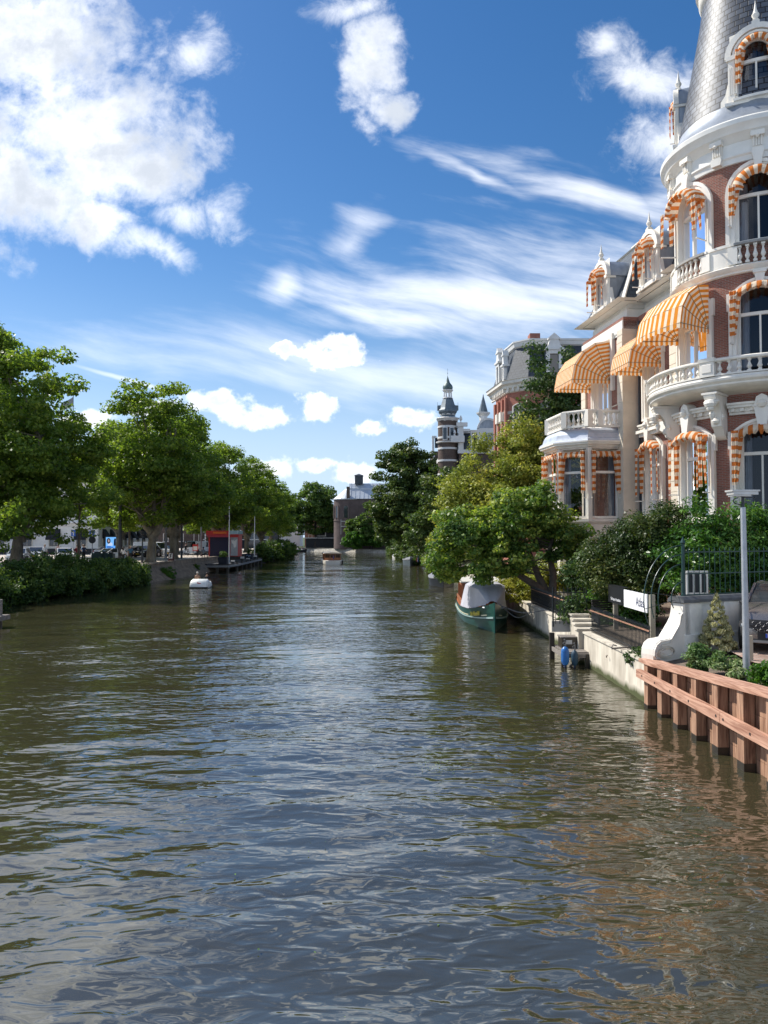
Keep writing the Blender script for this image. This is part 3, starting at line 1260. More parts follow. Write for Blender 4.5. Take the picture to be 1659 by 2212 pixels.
# hoods with keystones over the ground floor windows
for T, op in ((towT(TW[0]), (0.0, *gops[0][1:])), (towT(TW[1]), (0.0, *gops[0][1:])), (flatT(0, -0.75), rg)):
    hd = MB(T)
    cx, w = op[0], op[1]
    zt = op[3] + op[4]
    for k, (d, h0, h1) in enumerate(((0.10, 0.42, 0.52), (0.16, 0.52, 0.66), (0.30, 0.66, 0.76), (0.36, 0.76, 0.84))):
        hd.box(cx - w - 0.28, cx + w + 0.28, 0, d, zt + h0, zt + h1, nx=6)
    for q in range(7):
        xx = cx - w - 0.12 + (2 * w + 0.24) * q / 6
        hd.box(xx - 0.06, xx + 0.06, 0.1, 0.24, zt + 0.52, zt + 0.655)
    hd.prism([(cx - 0.13, zt - 0.05), (cx + 0.13, zt - 0.05), (cx + 0.24, zt + 0.62), (cx + 0.16, zt + 0.98), (cx, zt + 1.08), (cx - 0.16, zt + 0.98), (cx - 0.24, zt + 0.62)], 0.0, 0.44)
    hd.lathe([(0.0, -0.16), (0.10, -0.12), (0.16, 0.0), (0.10, 0.12), (0.0, 0.16)], c=(cx, 0.44, zt + 0.72), seg=10)
    for sg in (-1, 1):
        hd.lathe([(0.0, -0.1), (0.08, 0.0), (0.0, 0.12)], c=(cx + sg * 0.22, 0.40, zt + 0.62), seg=8)
    hd.build('window_hood', white, hotel)
# ---- piers with quoins
q_ = MB()
for (s0, s1, o0, o1) in ((-0.34, 0.28, -0.78, 0.10), (4.45, 5.05, -0.3, 0.10)):
    q_ = MB()
    q_.box(s0 + 0.015, s1 - 0.015, o0, o1 - 0.02, 1.0, 14.6, 0)
    for zb_, zt_ in ((2.6, 9.55), (10.95, 14.2)):
        z = zb_
        while z < zt_ - 0.2:
            q_.box(s0, s1, o0, o1, z, min(z + 0.50, zt_) - 0.025)
            z += 0.50
    q_.box(s0 - 0.05, s1 + 0.05, o0, o1 + 0.06, 5.0, 5.2)
    q_.build('corner_pier', cream, hotel, smooth=False)
q2 = MB()
s0, s1, o0, o1 = -4.92, -4.32, -1.2, -0.28
q2.box(s0 + 0.015, s1 - 0.015, o0, o1 - 0.02, 1.0, 14.6)
for zb_, zt_ in ((2.6, 9.4), (10.95, 14.2)):
    z = zb_
    while z < zt_ - 0.2:
        q2.box(s0, s1, o0, o1, z, min(z + 0.46, zt_) - 0.025)
        z += 0.46
q2.build('pilaster', cream, hotel, smooth=False)
# ---- string course + cornice
path = [(-4.93, -0.9), (-4.93, -0.28), (-4.31, -0.28), (-4.31, -0.75), (-0.34, -0.75), (-0.34, 0.10), (5.05, 0.10), (5.05, -9.9)]
path = path[::-1]          # left of travel must point outward
sc_ = MB()


def outward(p):
    # choose direction so that +d is away from the building
    return p


prof_s = [(0.0, 9.70), (0.10, 9.72), (0.10, 9.82), (0.20, 9.88), (0.20, 9.98), (0.06, 10.02), (0.06, 10.62), (0.12, 10.68), (0.24, 10.74), (0.24, 10.88), (0.0, 10.95)]
sg_ = -1
sc_.sweep(path, [(sg_ * -d, z) for d, z in prof_s])
sc_.build('string_course', white, hotel)
co_ = MB()
prof_c = [(0.0, 14.32), (0.09, 14.34), (0.09, 14.46), (0.04, 14.50), (0.04, 15.02), (0.14, 15.06), (0.18, 15.16), (0.34, 15.20), (0.38, 15.34), (0.50, 15.38), (0.52, 15.74), (0.62, 15.84), (0.64, 16.02), (-0.3, 16.06)]
co_.sweep(path, [(sg_ * -d, z) for d, z in prof_c])
co_.build('cornice', M('cornice_paint', (0.74, 0.72, 0.66), 0.5, var=0.08, scale=1.5), hotel)
# ---- mansard roof
mr = MB()


def frustum(mb, b, t, m=0):
    mb.add([(*p, z) for (p, z) in b] + [(*p, z) for (p, z) in t], [[0, 1, 5, 4], [1, 2, 6, 5], [2, 3, 7, 6], [3, 0, 4, 7], [4, 5, 6, 7]], m)


zb_, zt_ = 16.02, 19.3
frustum(mr, [((-0.25, 0.0), zb_), ((4.95, 0.0), zb_), ((4.95, -9), zb_), ((-0.25, -9), zb_)],
        [((1.0, -1.45), zt_), ((3.7, -1.45), zt_), ((3.7, -8), zt_), ((1.0, -8), zt_)])
frustum(mr, [((-7.0, -0.80), zb_ - 0.01), ((-0.1, -0.80), zb_ - 0.01), ((-0.1, -8.8), zb_ - 0.01), ((-7.0, -8.8), zb_ - 0.01)],
        [((-7.0, -2.05), zt_ - 0.25), ((1.6, -2.05), zt_ - 0.25), ((1.6, -7.8), zt_ - 0.25), ((-7.0, -7.8), zt_ - 0.25)])
mr.build('roof', slate_dark, hotel, smooth=False)
rt = MB()
rt.beam((-0.28, 0.02, zb_), (0.97, -1.43, zt_), 0.16, 0.10)
rt.beam((-0.30, -0.80, zb_), (0.75, -1.75, zt_ - 0.5), 0.30, 0.06)
rt.sweep([(3.75, -7.9), (3.75, -1.4), (0.95, -1.4), (0.95, -7.9)], [(-0.05 * -1, 19.1), (0.10, 19.16), (0.16, 19.36), (0.0, 19.42)])
rt.box(-7.0, 1.0, -2.1, -1.92, 19.0, 19.18)
rt.box(-1.6, -0.8, -2.6, -2.1, 19.18, 19.5)
rt.box(1.6, 2.4, -2.4, -1.7, 19.4, 19.75)
rt.build('roof_trim', white, hotel, smooth=False)
gt = MB()
gt.tube([(-0.62, -0.64, 2), (-0.62, -0.64, 14.9)], 0.06, 8)
gt.tube([(-0.78, -0.68, 2), (-0.78, -0.68, 9.6)], 0.035, 8)
gt.build('downpipe', dark_metal, hotel)


def dormer(T, zb, w=0.62, zs=1.75, depth=2.2, seed=0, out=0.5):
    op = (0.0, w, zb + 0.10, zb + zs, w, 'round')
    fo = window(hotel, T, op, sash=(0.5,), transom=0.62, surround=0.16, key=False, ears=False, curtains=False, proud=0.1, depth=0.2, glass_y=-0.12)
    d = MB(T)
    W = w + 0.30
    # front piece
    wall(d, -W, W, zb - 0.05, zb + zs + W + 0.02, [op], y=0.0)
    d.build('dormer_front', white, hotel, smooth=False)
    c = MB(T)
    c.box(-W, -w + 0.1, -depth, -0.02, zb, zb + zs)
    c.box(w - 0.1, W, -depth, -0.02, zb, zb + zs)
    c.build('dormer_cheek', lead, hotel, smooth=False)
    r = MB(T)
    n = 14
    pin, pout = [], []
    for i in range(n + 1):
        a = PI * (1 - i / n)
        pin.append(((W - 0.02) * math.cos(a), zb + zs + (W - 0.02) * math.sin(a)))
        pout.append(((W + 0.09) * math.cos(a), zb + zs + (W + 0.09) * math.sin(a)))
    ring(r, pin, pout, -depth, 0.02)
    r.build('dormer_roof', lead, hotel)
    s = MB(T)
    ring(s, [(p[0] * 0.93, zb + zs + (p[1] - zb - zs) * 0.93) for p in pin], [(p[0] * 1.03, zb + zs + (p[1] - zb - zs) * 1.03) for p in pout], 0.0, 0.20)
    for sg in (-1, 1):
        x0 = sg * (w + 0.20)
        s.box(x0 - 0.12, x0 + 0.12, 0.0, 0.14, zb, zb + zs - 0.1)
        for k in range(3):
            s.box(x0 - 0.08 + 0.065 * k, x0 - 0.05 + 0.065 * k, 0.14, 0.165, zb + 0.3, zb + zs - 0.35)
        s.box(x0 - 0.17, x0 + 0.17, -0.3, 0.22, zb + zs - 0.1, zb + zs + 0.06)
        # scroll foot
        s.prism([(sg * W, zb), (sg * (W + 0.34), zb), (sg * (W + 0.33), zb + 0.22), (sg * (W + 0.16), zb + 0.42), (sg * (W + 0.06), zb + 0.8), (sg * W, zb + 0.95)], -0.14, 0.05)
    finial(s, 0, 0.06, zb + zs + W + 0.06, 1.0)
    s.box(-W - 0.1, W + 0.1, -0.1, 0.26, zb - 0.12, zb)
    s.build('dormer_trim', white, hotel)
    drape(hotel, T, op, seed=seed, tail=1.35, drop=0.34, out=out, y0=0.12, spread=0.0)


dormer(flatT(1.95, 0.10), 16.15, seed=31, zs=1.55)
dormer(flatT(-2.0, -0.62), 16.25, seed=32, zs=1.55)
for a_, sd in ((57.6, 33), (-41.2, 34)):
    dormer(towT(a_, 2.95), 20.72, seed=sd, zs=1.72, depth=1.6, out=0.22)

# ---- tower bands, cornice, cone


def tring(mb, prof, a0=-85, a1=140, seg=72, m=0):
    V = []
    k = len(prof)
    for i in range(seg + 1):
        a = R_(a0 + (a1 - a0) * i / seg)
        for r, z in prof:
            V.append((CS - r * math.sin(a), CO + r * math.cos(a), z))
    F = []
    for i in range(seg):
        for j in range(k - 1):
            F.append([i * k + j, i * k + j + 1, (i + 1) * k + j + 1, (i + 1) * k + j])
    mb.add(V, F, m)
    mb.add(V[:k], [list(range(k))], m)
    mb.add(V[-k:], [list(range(k - 1, -1, -1))], m)


def tp(r, a, z):
    a = R_(a)
    return (CS - r * math.sin(a), CO + r * math.cos(a), z)


tb = MB()
tring(tb, [(3.1, 14.10), (3.24, 14.14), (3.24, 14.20), (3.34, 14.26), (3.40, 14.36), (3.30, 14.42), (3.28, 14.44), (3.1, 14.45)])
# solid parapet between windows, open with balusters beneath them
edges = []
for a in ALLW:
    edges.append((a - 14.5, a + 14.5))
prev = -85
for (e0, e1) in edges + [(140, 140)]:
    if e0 > prev:
        n_ = max(2, int((e0 - prev) / 3))
        tring(tb, [(3.1, 14.44), (3.29, 14.44), (3.29, 15.14), (3.34, 15.16), (3.34, 15.26), (3.1, 15.28)], prev, e0, n_)
        for q in (prev + 1.2, e0 - 1.2):
            if q > -85:
                tring(tb, [(3.2, 14.46), (3.35, 14.46), (3.35, 15.12), (3.2, 15.12)], q - 3, q + 3, 4)
    prev = e1
tb.build('tower_band', white, hotel)
for a in ALLW[:3]:
    bl = MB()
    tring(bl, [(3.12, 15.13), (3.40, 15.15), (3.40, 15.24), (3.12, 15.25)], a - 14.6, a + 14.6, 10)
    bl.build('stone_rail', stone, hotel)
rb_ = bpy.data.objects['tower_band']
for a in TW + [ALLW[0]]:
    for q in range(6):
        ang = a - 11.5 + 23 * q / 5
        o = link('baluster', BALUS, rb_, tp(3.27, ang, 14.46), -R_(-ang))
        o.scale = (1, 1, 1.46)
tc_ = MB()
tring(tc_, [(3.1, 18.30), (3.22, 18.32), (3.24, 18.50), (3.30, 18.56), (3.30, 18.62), (3.22, 18.66), (3.22, 19.08), (3.28, 19.12), (3.34, 19.24), (3.50, 19.34), (3.54, 19.44), (3.68, 19.58), (3.70, 19.74), (3.62, 19.82)])
tc_.build('tower_cornice', M('cornice_paint', (0.74, 0.72, 0.66)), hotel)
for a in [-65.6, -41.2, -16.5, 8.2, 32.9, 57.6, 82.3, 107]:
    cs_ = MB(towT(a, 3.22))
    for k in range(4):
        w1 = 0.13
        x = -0.12 + 0.08 * k
        cs_.box(x - 0.022, x + 0.022, 0, 0.17, 18.72, 19.1)
    cs_.box(-0.17, 0.17, 0, 0.12, 18.62, 19.12)
    cs_.box(-0.22, 0.22, 0, 0.26, 19.08, 19.26)
    cs_.prism([(-0.17, 18.62), (0.17, 18.62), (0.20, 18.5), (0.16, 18.34), (-0.16, 18.34), (-0.20, 18.5)], 0, 0.22)
    cs_.lathe([(0.0, -0.09), (0.08, 0.0), (0.0, 0.10)], c=(0, 0.26, 19.05), seg=8)
    cs_.build('console', white, hotel)
for a in TW:
    cs_ = MB(towT(a, 3.2))
    cs_.prism([(-0.10, 17.9), (0.10, 17.9), (0.17, 18.5), (-0.17, 18.5)], 0, 0.25)
    cs_.build('keystone', white, hotel)
ld = MB()
tring(ld, [(3.62, 19.82), (3.50, 19.92), (3.28, 20.12), (3.08, 20.46), (3.0, 20.72)], seg=60)
ld.build('lead_skirt', lead, hotel)
cn = MB()
cone = [(3.02, 20.55), (2.86, 21.4), (2.66, 22.4), (2.47, 23.4), (2.28, 24.4), (2.10, 25.4), (1.99, 26.2), (1.9, 26.6)]
V, F, U_ = [], [], []
seg = 96
for i in range(seg):
    a0, a1 = 2 * PI * i / seg, 2 * PI * (i + 1) / seg
    ln = 0
    for k in range(len(cone) - 1):
        (ra, za), (rb2, zb2) = cone[k], cone[k + 1]
        l2 = ln + math.hypot(ra - rb2, za - zb2)
        b = len(V)
        for (r, z, a) in ((ra, za, a0), (ra, za, a1), (rb2, zb2, a1), (rb2, zb2, a0)):
            V.append((CS + r * math.cos(a), CO + r * math.sin(a), z))
        U_ += [(a0 * 2.55, ln), (a1 * 2.55, ln), (a1 * 2.55, l2), (a0 * 2.55, l2)]
        F.append([b, b + 1, b + 2, b + 3])
        ln = l2
cn.add(V, F, 0, U_)
cno = cn.build('tower_roof', slate, hotel, sharp=60)
bm = bmesh.new()
bm.from_mesh(cno.data)
bmesh.ops.remove_doubles(bm, verts=bm.verts, dist=0.0005)
bm.to_mesh(cno.data)
bm.free()
cno.data.polygons.foreach_set('use_smooth', np.ones(len(cno.data.polygons), dtype=bool))
lt = MB()
lt.lathe([(1.95, 26.35), (2.02, 26.4), (2.10, 26.55), (2.10, 26.9), (2.22, 27.0), (2.25, 27.25), (2.0, 27.3), (1.6, 27.5), (1.6, 29.5), (1.9, 29.7), (1.9, 29.9)], c=(CS, CO, 0), seg=48)
lt.build('lantern', white, hotel)

# ---- round balcony
bc = MB()
A0, A1 = -50, 118
tring(bc, [(3.1, 9.60), (3.5, 9.66), (4.0, 9.72), (4.15, 9.78), (4.22, 9.84), (4.22, 9.90), (4.32, 9.98), (4.34, 10.06), (4.28, 10.12), (4.28, 10.16), (3.1, 10.18)], A0, A1, 64)
tring(bc, [(4.06, 10.18), (4.30, 10.18), (4.30, 10.24), (4.06, 10.24)], A0, A1, 64)
tring(bc, [(4.06, 10.70), (4.30, 10.70), (4.33, 10.74), (4.33, 10.79), (4.27, 10.83), (4.09, 10.83)], A0, A1, 64)
bco = bc.build('balcony', white, hotel)
PEDS = [-24.2, 32.9, 90.0]
for a in PEDS:
    pd_ = MB()
    tring(pd_, [(3.98, 10.18), (4.36, 10.18), (4.36, 10.76), (3.98, 10.76)], a - 3.6, a + 3.6, 3)
    tring(pd_, [(3.94, 10.72), (4.40, 10.72), (4.42, 10.86), (3.94, 10.86)], a - 4.0, a + 4.0, 3)
    tring(pd_, [(4.36, 10.30), (4.385, 10.33), (4.385, 10.62), (4.36, 10.65)], a - 2.3, a + 2.3, 3)
    pd_.build('pedestal', white, bco, smooth=False)
for lo, hi, n in ((-24.2, 32.9, 11), (32.9, 90.0, 11)):
    for k in range(n):
        a = lo + 5.6 + (hi - lo - 11.2) * k / (n - 1)
        link('baluster', BALUS, bco, tp(4.18, a, 10.24), R_(a))
# corbels under the balcony
for a in (-16.5, 32.9, 82.3):
    cb_ = MB(towT(a, 3.15))
    prof = [(0.0, 9.62), (1.0, 9.62), (1.03, 9.5), (0.95, 9.36), (0.75, 9.28), (0.60, 9.1), (0.52, 8.85), (0.55, 8.62), (0.50, 8.42), (0.36, 8.32), (0.26, 8.12), (0.10, 7.98), (0.0, 7.95)]
    cb_.prism_x(prof, -0.17, 0.17)
    cb_.box(-0.22, 0.22, 0, 1.06, 9.56, 9.64)
    for z, y, r in ((9.22, 0.95, 0.19), (8.62, 0.50, 0.15), (9.05, 0.95, 0.12)):
        cb_.lathe([(0, -r), (r * 0.75, -r * 0.6), (r, 0), (r * 0.75, r * 0.65), (0, r)], c=(0, y, z), seg=10)
    for sg in (-1, 1):
        cb_.lathe([(0, -0.12), (0.09, 0), (0, 0.12)], c=(sg * 0.16, 0.86, 9.3), seg=8)
        cb_.lathe([(0, -0.16), (0.10, 0), (0, 0.16)], c=(sg * 0.15, 0.42, 8.75), seg=8)
    cb_.lathe([(0.0, 8.42), (0.06, 8.5), (0.10, 8.66), (0.05, 8.76), (0.07, 8.82)], c=(0, 0.82, 0.2), seg=10)
    cb_.build('balcony_corbel', white, hotel)
# scrolled brackets in the recess next to the pilaster
sb = MB()
sb.T = flatT(-3.75, -0.75)
sb.prism([(-0.5, 9.55), (0.75, 9.55), (0.70, 9.2), (0.35, 9.05), (0.0, 9.0), (-0.2, 8.7), (-0.32, 8.3), (-0.5, 8.1)], 0.0, 0.35)
sb.T = flatT(0, -0.75)
sb.box(-2.95, -0.8, 0.0, 0.42, 9.28, 9.42)
sb.box(-2.85, -0.9, 0.0, 0.30, 9.12, 9.28)
sb.build('scroll_bracket', white, hotel)

# ---- the bay with its balcony
B0 = [(0.25, 0.0), (0.25, 1.65), (1.40, 2.72), (3.40, 2.72), (4.55, 1.65), (4.55, 0.0)]


def offpoly(P, d):
    out = []
    n = len(P)
    for i in range(n):
        p = Vector(P[i])
        ns = []
        if i > 0:
            t = (p - Vector(P[i - 1])).normalized()
            ns.append(Vector((-t.y, t.x)))
        if i < n - 1:
            t = (Vector(P[i + 1]) - p).normalized()
            ns.append(Vector((-t.y, t.x)))
        b = sum(ns, Vector((0, 0))).normalized()
        q = p + b / max(0.3, b.dot(ns[0])) * d
        if i in (0, n - 1):
            q = Vector((P[i][0] + ns[0].x * d, 0.0))
        out.append((q.x, q.y))
    return out


bay = MB()
bay.prism_z(B0, 1.0, 5.02)
for z0, z1, d in ((1.0, 2.3, 0.12), (3.72, 3.84, 0.05), (3.84, 3.98, 0.12), (4.98, 5.06, 0.06), (5.06, 5.2, 0.14)):
    bay.prism_z(offpoly(B0, d), z0, z1)
bay.prism_z(B0, 8.70, 8.92)
for z0, z1, d in ((8.78, 8.9, 0.12), (8.9, 9.0, 0.30), (9.0, 9.07, 0.36)):
    bay.prism_z(offpoly(B0, d), z0, z1)
# corner posts
for (x, y) in B0:
    dd = 0.15
    bay.box(x - dd * 0.75, x + dd * 0.75, max(0, y - dd * 1.0), y + dd * 0.4, 5.2, 8.75)
# panels on the base
for (a, b) in zip(B0[:-1], B0[1:]):
    A, B = Vector(a), Vector(b)
    t = (B - A).normalized()
    L_ = (B - A).length
    n_ = Vector((-t.y, t.x))
    k = max(1, round(L_ / 0.8))
    for i in range(k):
        c = A + t * L_ * (i + 0.5) / k + n_ * 0.012
        ang = math.atan2(t.y, t.x)
        bay.obox((c.x, c.y, 4.45), (L_ / k - 0.16, 0.05, 0.8), ang)
bay.build('bay', white, hotel, smooth=False)
for (a, b) in zip(B0[:3], B0[1:4]):
    A, B = Vector(a), Vector(b)
    t = (B - A).normalized()
    n_ = Vector((-t.y, t.x))
    c = (A + B) / 2 + n_ * 0.02
    bd = MB()
    bd.obox((c.x, c.y, 3.2), ((B - A).length * 0.55, 0.06, 0.7), math.atan2(t.y, t.x))
    bd.build('basement_window', M('basement_glass', (0.02, 0.03, 0.03), 0.1), hotel, smooth=False)
# bay windows
for k, (a, b) in enumerate(zip(B0[:4], B0[1:5])):
    A, B = Vector(a), Vector(b)
    t = (B - A).normalized()
    n_ = Vector((-t.y, t.x))
    c = (A + B) / 2
    L_ = (B - A).length

    def T(x, y, z, A=A, t=t, n_=n_, c=c):
        # x runs to the viewer's left so keep right handed frame
        p = c + t * x + n_ * y
        return (p.x, p.y, z)
    op = (0.0, L_ / 2 - 0.09, 5.22, 8.5, 0.02, 'seg')
    fo = window(hotel, T, op, sash=() if k != 2 else (0.5,), transom=0.70, surround=0, depth=0.02, glass_y=-0.10, sill=False, curtains=True)
    drape(hotel, T, (0.0, L_ / 2 - 0.14, 5.22, 8.52, 0.02, 'seg'), seed=40 + k, tail=2.15, drop=0.36, y0=0.03, out=0.26, spread=0.02)
br_ = MB()
B9 = offpoly(B0, 0.34)
levels = [(9.07, 0.34), (9.16, 0.30), (9.24, 0.18), (9.30, 0.16), (9.45, 0.12), (9.62, 0.02), (9.74, -0.14), (9.78, -0.3)]
V = []
for z, d in levels:
    for p in offpoly(B0, d):
        V.append((p[0], p[1], z))
F = []
for i in range(len(levels) - 1):
    for j in range(5):
        F.append([i * 6 + j, i * 6 + j + 1, (i + 1) * 6 + j + 1, (i + 1) * 6 + j])
F.append([(len(levels) - 1) * 6 + j for j in range(6)])
br_.add(V, F)
br_.build('bay_roof', leadlight, hotel, smooth=False)
BB = [(0.10, 0.0), (0.10, 1.72), (1.05, 2.58), (3.55, 2.58), (4.6, 1.72), (4.6, 0.0)]
bb2 = MB()
bb2.sweep(BB, [(-0.13, 9.76), (0.06, 9.76), (0.06, 9.86), (-0.13, 9.86)])
bb2.sweep(BB, [(-0.14, 10.50), (0.07, 10.50), (0.09, 10.56), (0.07, 10.62), (-0.14, 10.62)])
bbo = bb2.build('bay_balustrade', white, hotel, smooth=False)
for i, (x, y) in enumerate(BB):
    if 0 < i < 5:
        pp = MB()
        pp.obox((x, y - 0.03, 10.18), (0.28, 0.28, 0.80), R_(45 if i in (2, 3) else 20))
        pp.build('pedestal', white, bbo, smooth=False)
pp = MB()
pp.obox((0.07, 1.1, 10.18), (0.2, 0.26, 0.76), 0)
pp.build('pedestal', white, bbo, smooth=False)
for (a, b) in zip(BB[:-1], BB[1:]):
    A, B = Vector(a), Vector(b)
    L_ = (B - A).length
    n = max(3, int(L_ / 0.26))
    t = (B - A).normalized()
    nn = Vector((-t.y, t.x))
    for k in range(n):
        p = A + t * (0.24 + (L_ - 0.48) * k / (n - 1)) - nn * 0.04
        o = link('baluster', BALUS, bbo, (p.x, p.y, 9.86), math.atan2(t.y, t.x))
        o.scale = (0.95, 0.95, 1.4)

# ================================================================== GARDEN BANK, QUAYS, FENCES
conc = newmat('quay_concrete')
m_, nt_, out_ = conc
p_ = principled(nt_, out_, (0.5, 0.45, 0.37), 0.9)
tc0 = nd(nt_, 'ShaderNodeTexCoord')
mp0 = nd(nt_, 'ShaderNodeMapping')
mp0.inputs['Scale'].default_value = (1, 1, 0.25)
nt_.links.new(tc0.outputs['Object'], mp0.inputs[0])
n0 = nd(nt_, 'ShaderNodeTexNoise')
n0.inputs['Scale'].default_value = 3.0
n0.inputs['Detail'].default_value = 8
nt_.links.new(mp0.outputs[0], n0.inputs['Vector'])
cr0 = nd(nt_, 'ShaderNodeValToRGB')
cr0.color_ramp.elements[0].position = 0.3
cr0.color_ramp.elements[0].color = (0.40, 0.35, 0.275, 1)
cr0.color_ramp.elements[1].position = 0.62
cr0.color_ramp.elements[1].color = (0.66, 0.60, 0.49, 1)
nt_.links.new(n0.outputs['Fac'], cr0.inputs[0])
# algae stain close to the water
sp0 = nd(nt_, 'ShaderNodeSeparateXYZ')
nt_.links.new(tc0.outputs['Object'], sp0.inputs[0])
ad0 = nd(nt_, 'ShaderNodeMath', operation='MULTIPLY_ADD')
nt_.links.new(n0.outputs['Fac'], ad0.inputs[0])
ad0.inputs[1].default_value = -0.35
nt_.links.new(sp0.outputs[2], ad0.inputs[2])
mr0 = nd(nt_, 'ShaderNodeMapRange')
mr0.inputs[1].default_value = -0.08
mr0.inputs[2].default_value = 0.10
nt_.links.new(ad0.outputs[0], mr0.inputs[0])
mx0 = nd(nt_, 'ShaderNodeMixRGB')
mx0.inputs[1].default_value = (0.06, 0.07, 0.02, 1)
nt_.links.new(mr0.outputs[0], mx0.inputs[0])
nt_.links.new(cr0.outputs[0], mx0.inputs[2])
nt_.links.new(mx0.outputs[0], p_.inputs['Base Color'])
bumped(nt_, p_, n0.outputs['Fac'], 0.3, 0.03)
concrete = MATS['quay_concrete']


def wood_mat(name, c1, c2, scale=2.0, along='y', rough=0.7):
    m, nt, out = newmat(name)
    p = principled(nt, out, c1, rough, 0, 0.3)
    tc = nd(nt, 'ShaderNodeTexCoord')
    mp = nd(nt, 'ShaderNodeMapping')
    mp.inputs['Scale'].default_value = {'y': (9, 0.6, 9), 'z': (9, 9, 0.6), 'x': (0.6, 9, 9)}[along]
    nt.links.new(tc.outputs['Object'], mp.inputs[0])
    n = nd(nt, 'ShaderNodeTexNoise')
    n.inputs['Scale'].default_value = scale
    n.inputs['Detail'].default_value = 7
    n.inputs['Distortion'].default_value = 0.8
    nt.links.new(mp.outputs[0], n.inputs['Vector'])
    cr = nd(nt, 'ShaderNodeValToRGB')
    cr.color_ramp.elements[0].position = 0.32
    cr.color_ramp.elements[0].color = (*c2, 1)
    cr.color_ramp.elements[1].position = 0.62
    cr.color_ramp.elements[1].color = (*c1, 1)
    nt.links.new(n.outputs['Fac'], cr.inputs[0])
    nt.links.new(cr.outputs[0], p.inputs['Base Color'])
    bumped(nt, p, n.outputs['Fac'], 0.25, 0.01)
    return m


beam_wood = wood_mat('reddish_hardwood', (0.56, 0.33, 0.23), (0.27, 0.125, 0.08), along='y')
post_wood = wood_mat('post_hardwood', (0.42, 0.25, 0.16), (0.16, 0.075, 0.045), along='z')  # darker than the beams: shade on the posts is put into the colour
grey_wood = wood_mat('grey_boards', (0.28, 0.25, 0.22), (0.14, 0.12, 0.105), along='x')
wet_wood = M('wet_dark_wood', (0.035, 0.028, 0.02), 0.4, var=0.3)

# timber retaining wall -------------------------------------------------------
tq = empty('timber_retaining_wall', 'new reddish hardwood retaining wall with square posts and long horizontal rail in the water', 'retaining wall', (6.75, 19.6, 0))


def ztop(y):        # local y runs from 0 (far end) to negative (near)
    return 1.10 + 0.075 * max(0, -y - 0.4)


ys_ = [-0.10, -1.05, -2.05, -3.1, -4.15, -5.25, -6.35, -7.45, -8.55, -9.65]
for y in ys_:
    b = MB()
    zt = ztop(y)
    b.box(-0.155, 0.055, y - 0.13, y + 0.13, -0.6, zt)
    b.build('post', post_wood, tq)
    c = MB()
    c.box(-0.163, 0.062, y - 0.138, y + 0.138, -0.5, 0.12 + 0.04 * math.sin(y * 7))
    c.build('wet_foot', wet_wood, tq)
for i in range(5):
    b = MB()
    z0 = -0.3 + i * 0.27
    V = []
    for y in (0.05, -9.9):
        zt = min(z0 + 0.262, 5)
        V += [(0.075, y, z0), (0.145, y, z0), (0.145, y, zt), (0.075, y, zt)]
    b.add(V, [[0, 1, 2, 3], [7, 6, 5, 4], [0, 4, 5, 1], [1, 5, 6, 2], [2, 6, 7, 3], [3, 7, 4, 0]])
    b.build('plank', post_wood, tq, smooth=False)
for i in range(1):
    b = MB()
    b.add([(0.08, 0.05, 1.05), (0.08, -9.9, 1.05), (0.08, -9.9, ztop(-9.9)), (0.08, 0.05, 1.09), (0.14, 0.05, 1.05), (0.14, -9.9, 1.05), (0.14, -9.9, ztop(-9.9)), (0.14, 0.05, 1.09)],
          [[0, 1, 2, 3], [7, 6, 5, 4], [0, 4, 5, 1], [1, 5, 6, 2], [2, 6, 7, 3], [3, 7, 4, 0]])
    b.build('plank', post_wood, tq, smooth=False)
for (y0, y1) in ((0.25, -4.65), (-4.665, -10)):
    b = MB()
    b.box(-0.285, -0.165, y1, y0, 0.72, 0.92)
    b.build('rail', beam_wood, tq, smooth=False)
bo = MB()
for y in ys_ + [-4.55, -4.78]:
    if y in ys_[:9] and abs(y + 4.15) < 0.01:
        continue
    bo.lathe([(0.0, -0.01), (0.026, -0.006), (0.026, 0.012)], c=(0, 0, 0), seg=8)
bo = None
for y in [-0.2, -1.1, -2.1, -3.15, -4.5, -4.82, -5.9, -7.2]:
    b = MB()
    b.tube([(-0.292, y, 0.82), (-0.27, y, 0.82)], 0.028, 8)
    b.build('bolt', black_iron, tq)
cp = MB()
ny = 22
V, F = [], []
for i in range(ny + 1):
    y = 0.30 - 10.3 * i / ny
    z = ztop(y) + 0.0
    xo = 0.02 * math.sin(i * 0.3)
    V += [(-0.20 + xo, y, z), (0.27 + xo, y, z), (0.27 + xo, y, z + 0.085), (-0.20 + xo, y, z + 0.085)]
for i in range(ny):
    for k in range(4):
        k2 = (k + 1) % 4
        F.append([4 * i + k, 4 * i + 4 + k, 4 * i + 4 + k2, 4 * i + k2])
F += [[0, 1, 2, 3], [4 * ny + 3, 4 * ny + 2, 4 * ny + 1, 4 * ny]]
cp.add(V, F)
cp.build('cap', beam_wood, tq)

# concrete quay walls ---------------------------------------------------------
def quay_wall(name, label, pts, z1, th=0.32, mat=None, group=None, cap=0.06):
    mb = MB()
    mb.sweep(pts, [(0.0, -0.8), (0.0, z1 - cap), (0.05, z1 - cap), (0.05, z1), (-th, z1), (-th, -0.8)])
    return tag(mb.build(name, mat or concrete, smooth=False), label, 'quay wall', group)


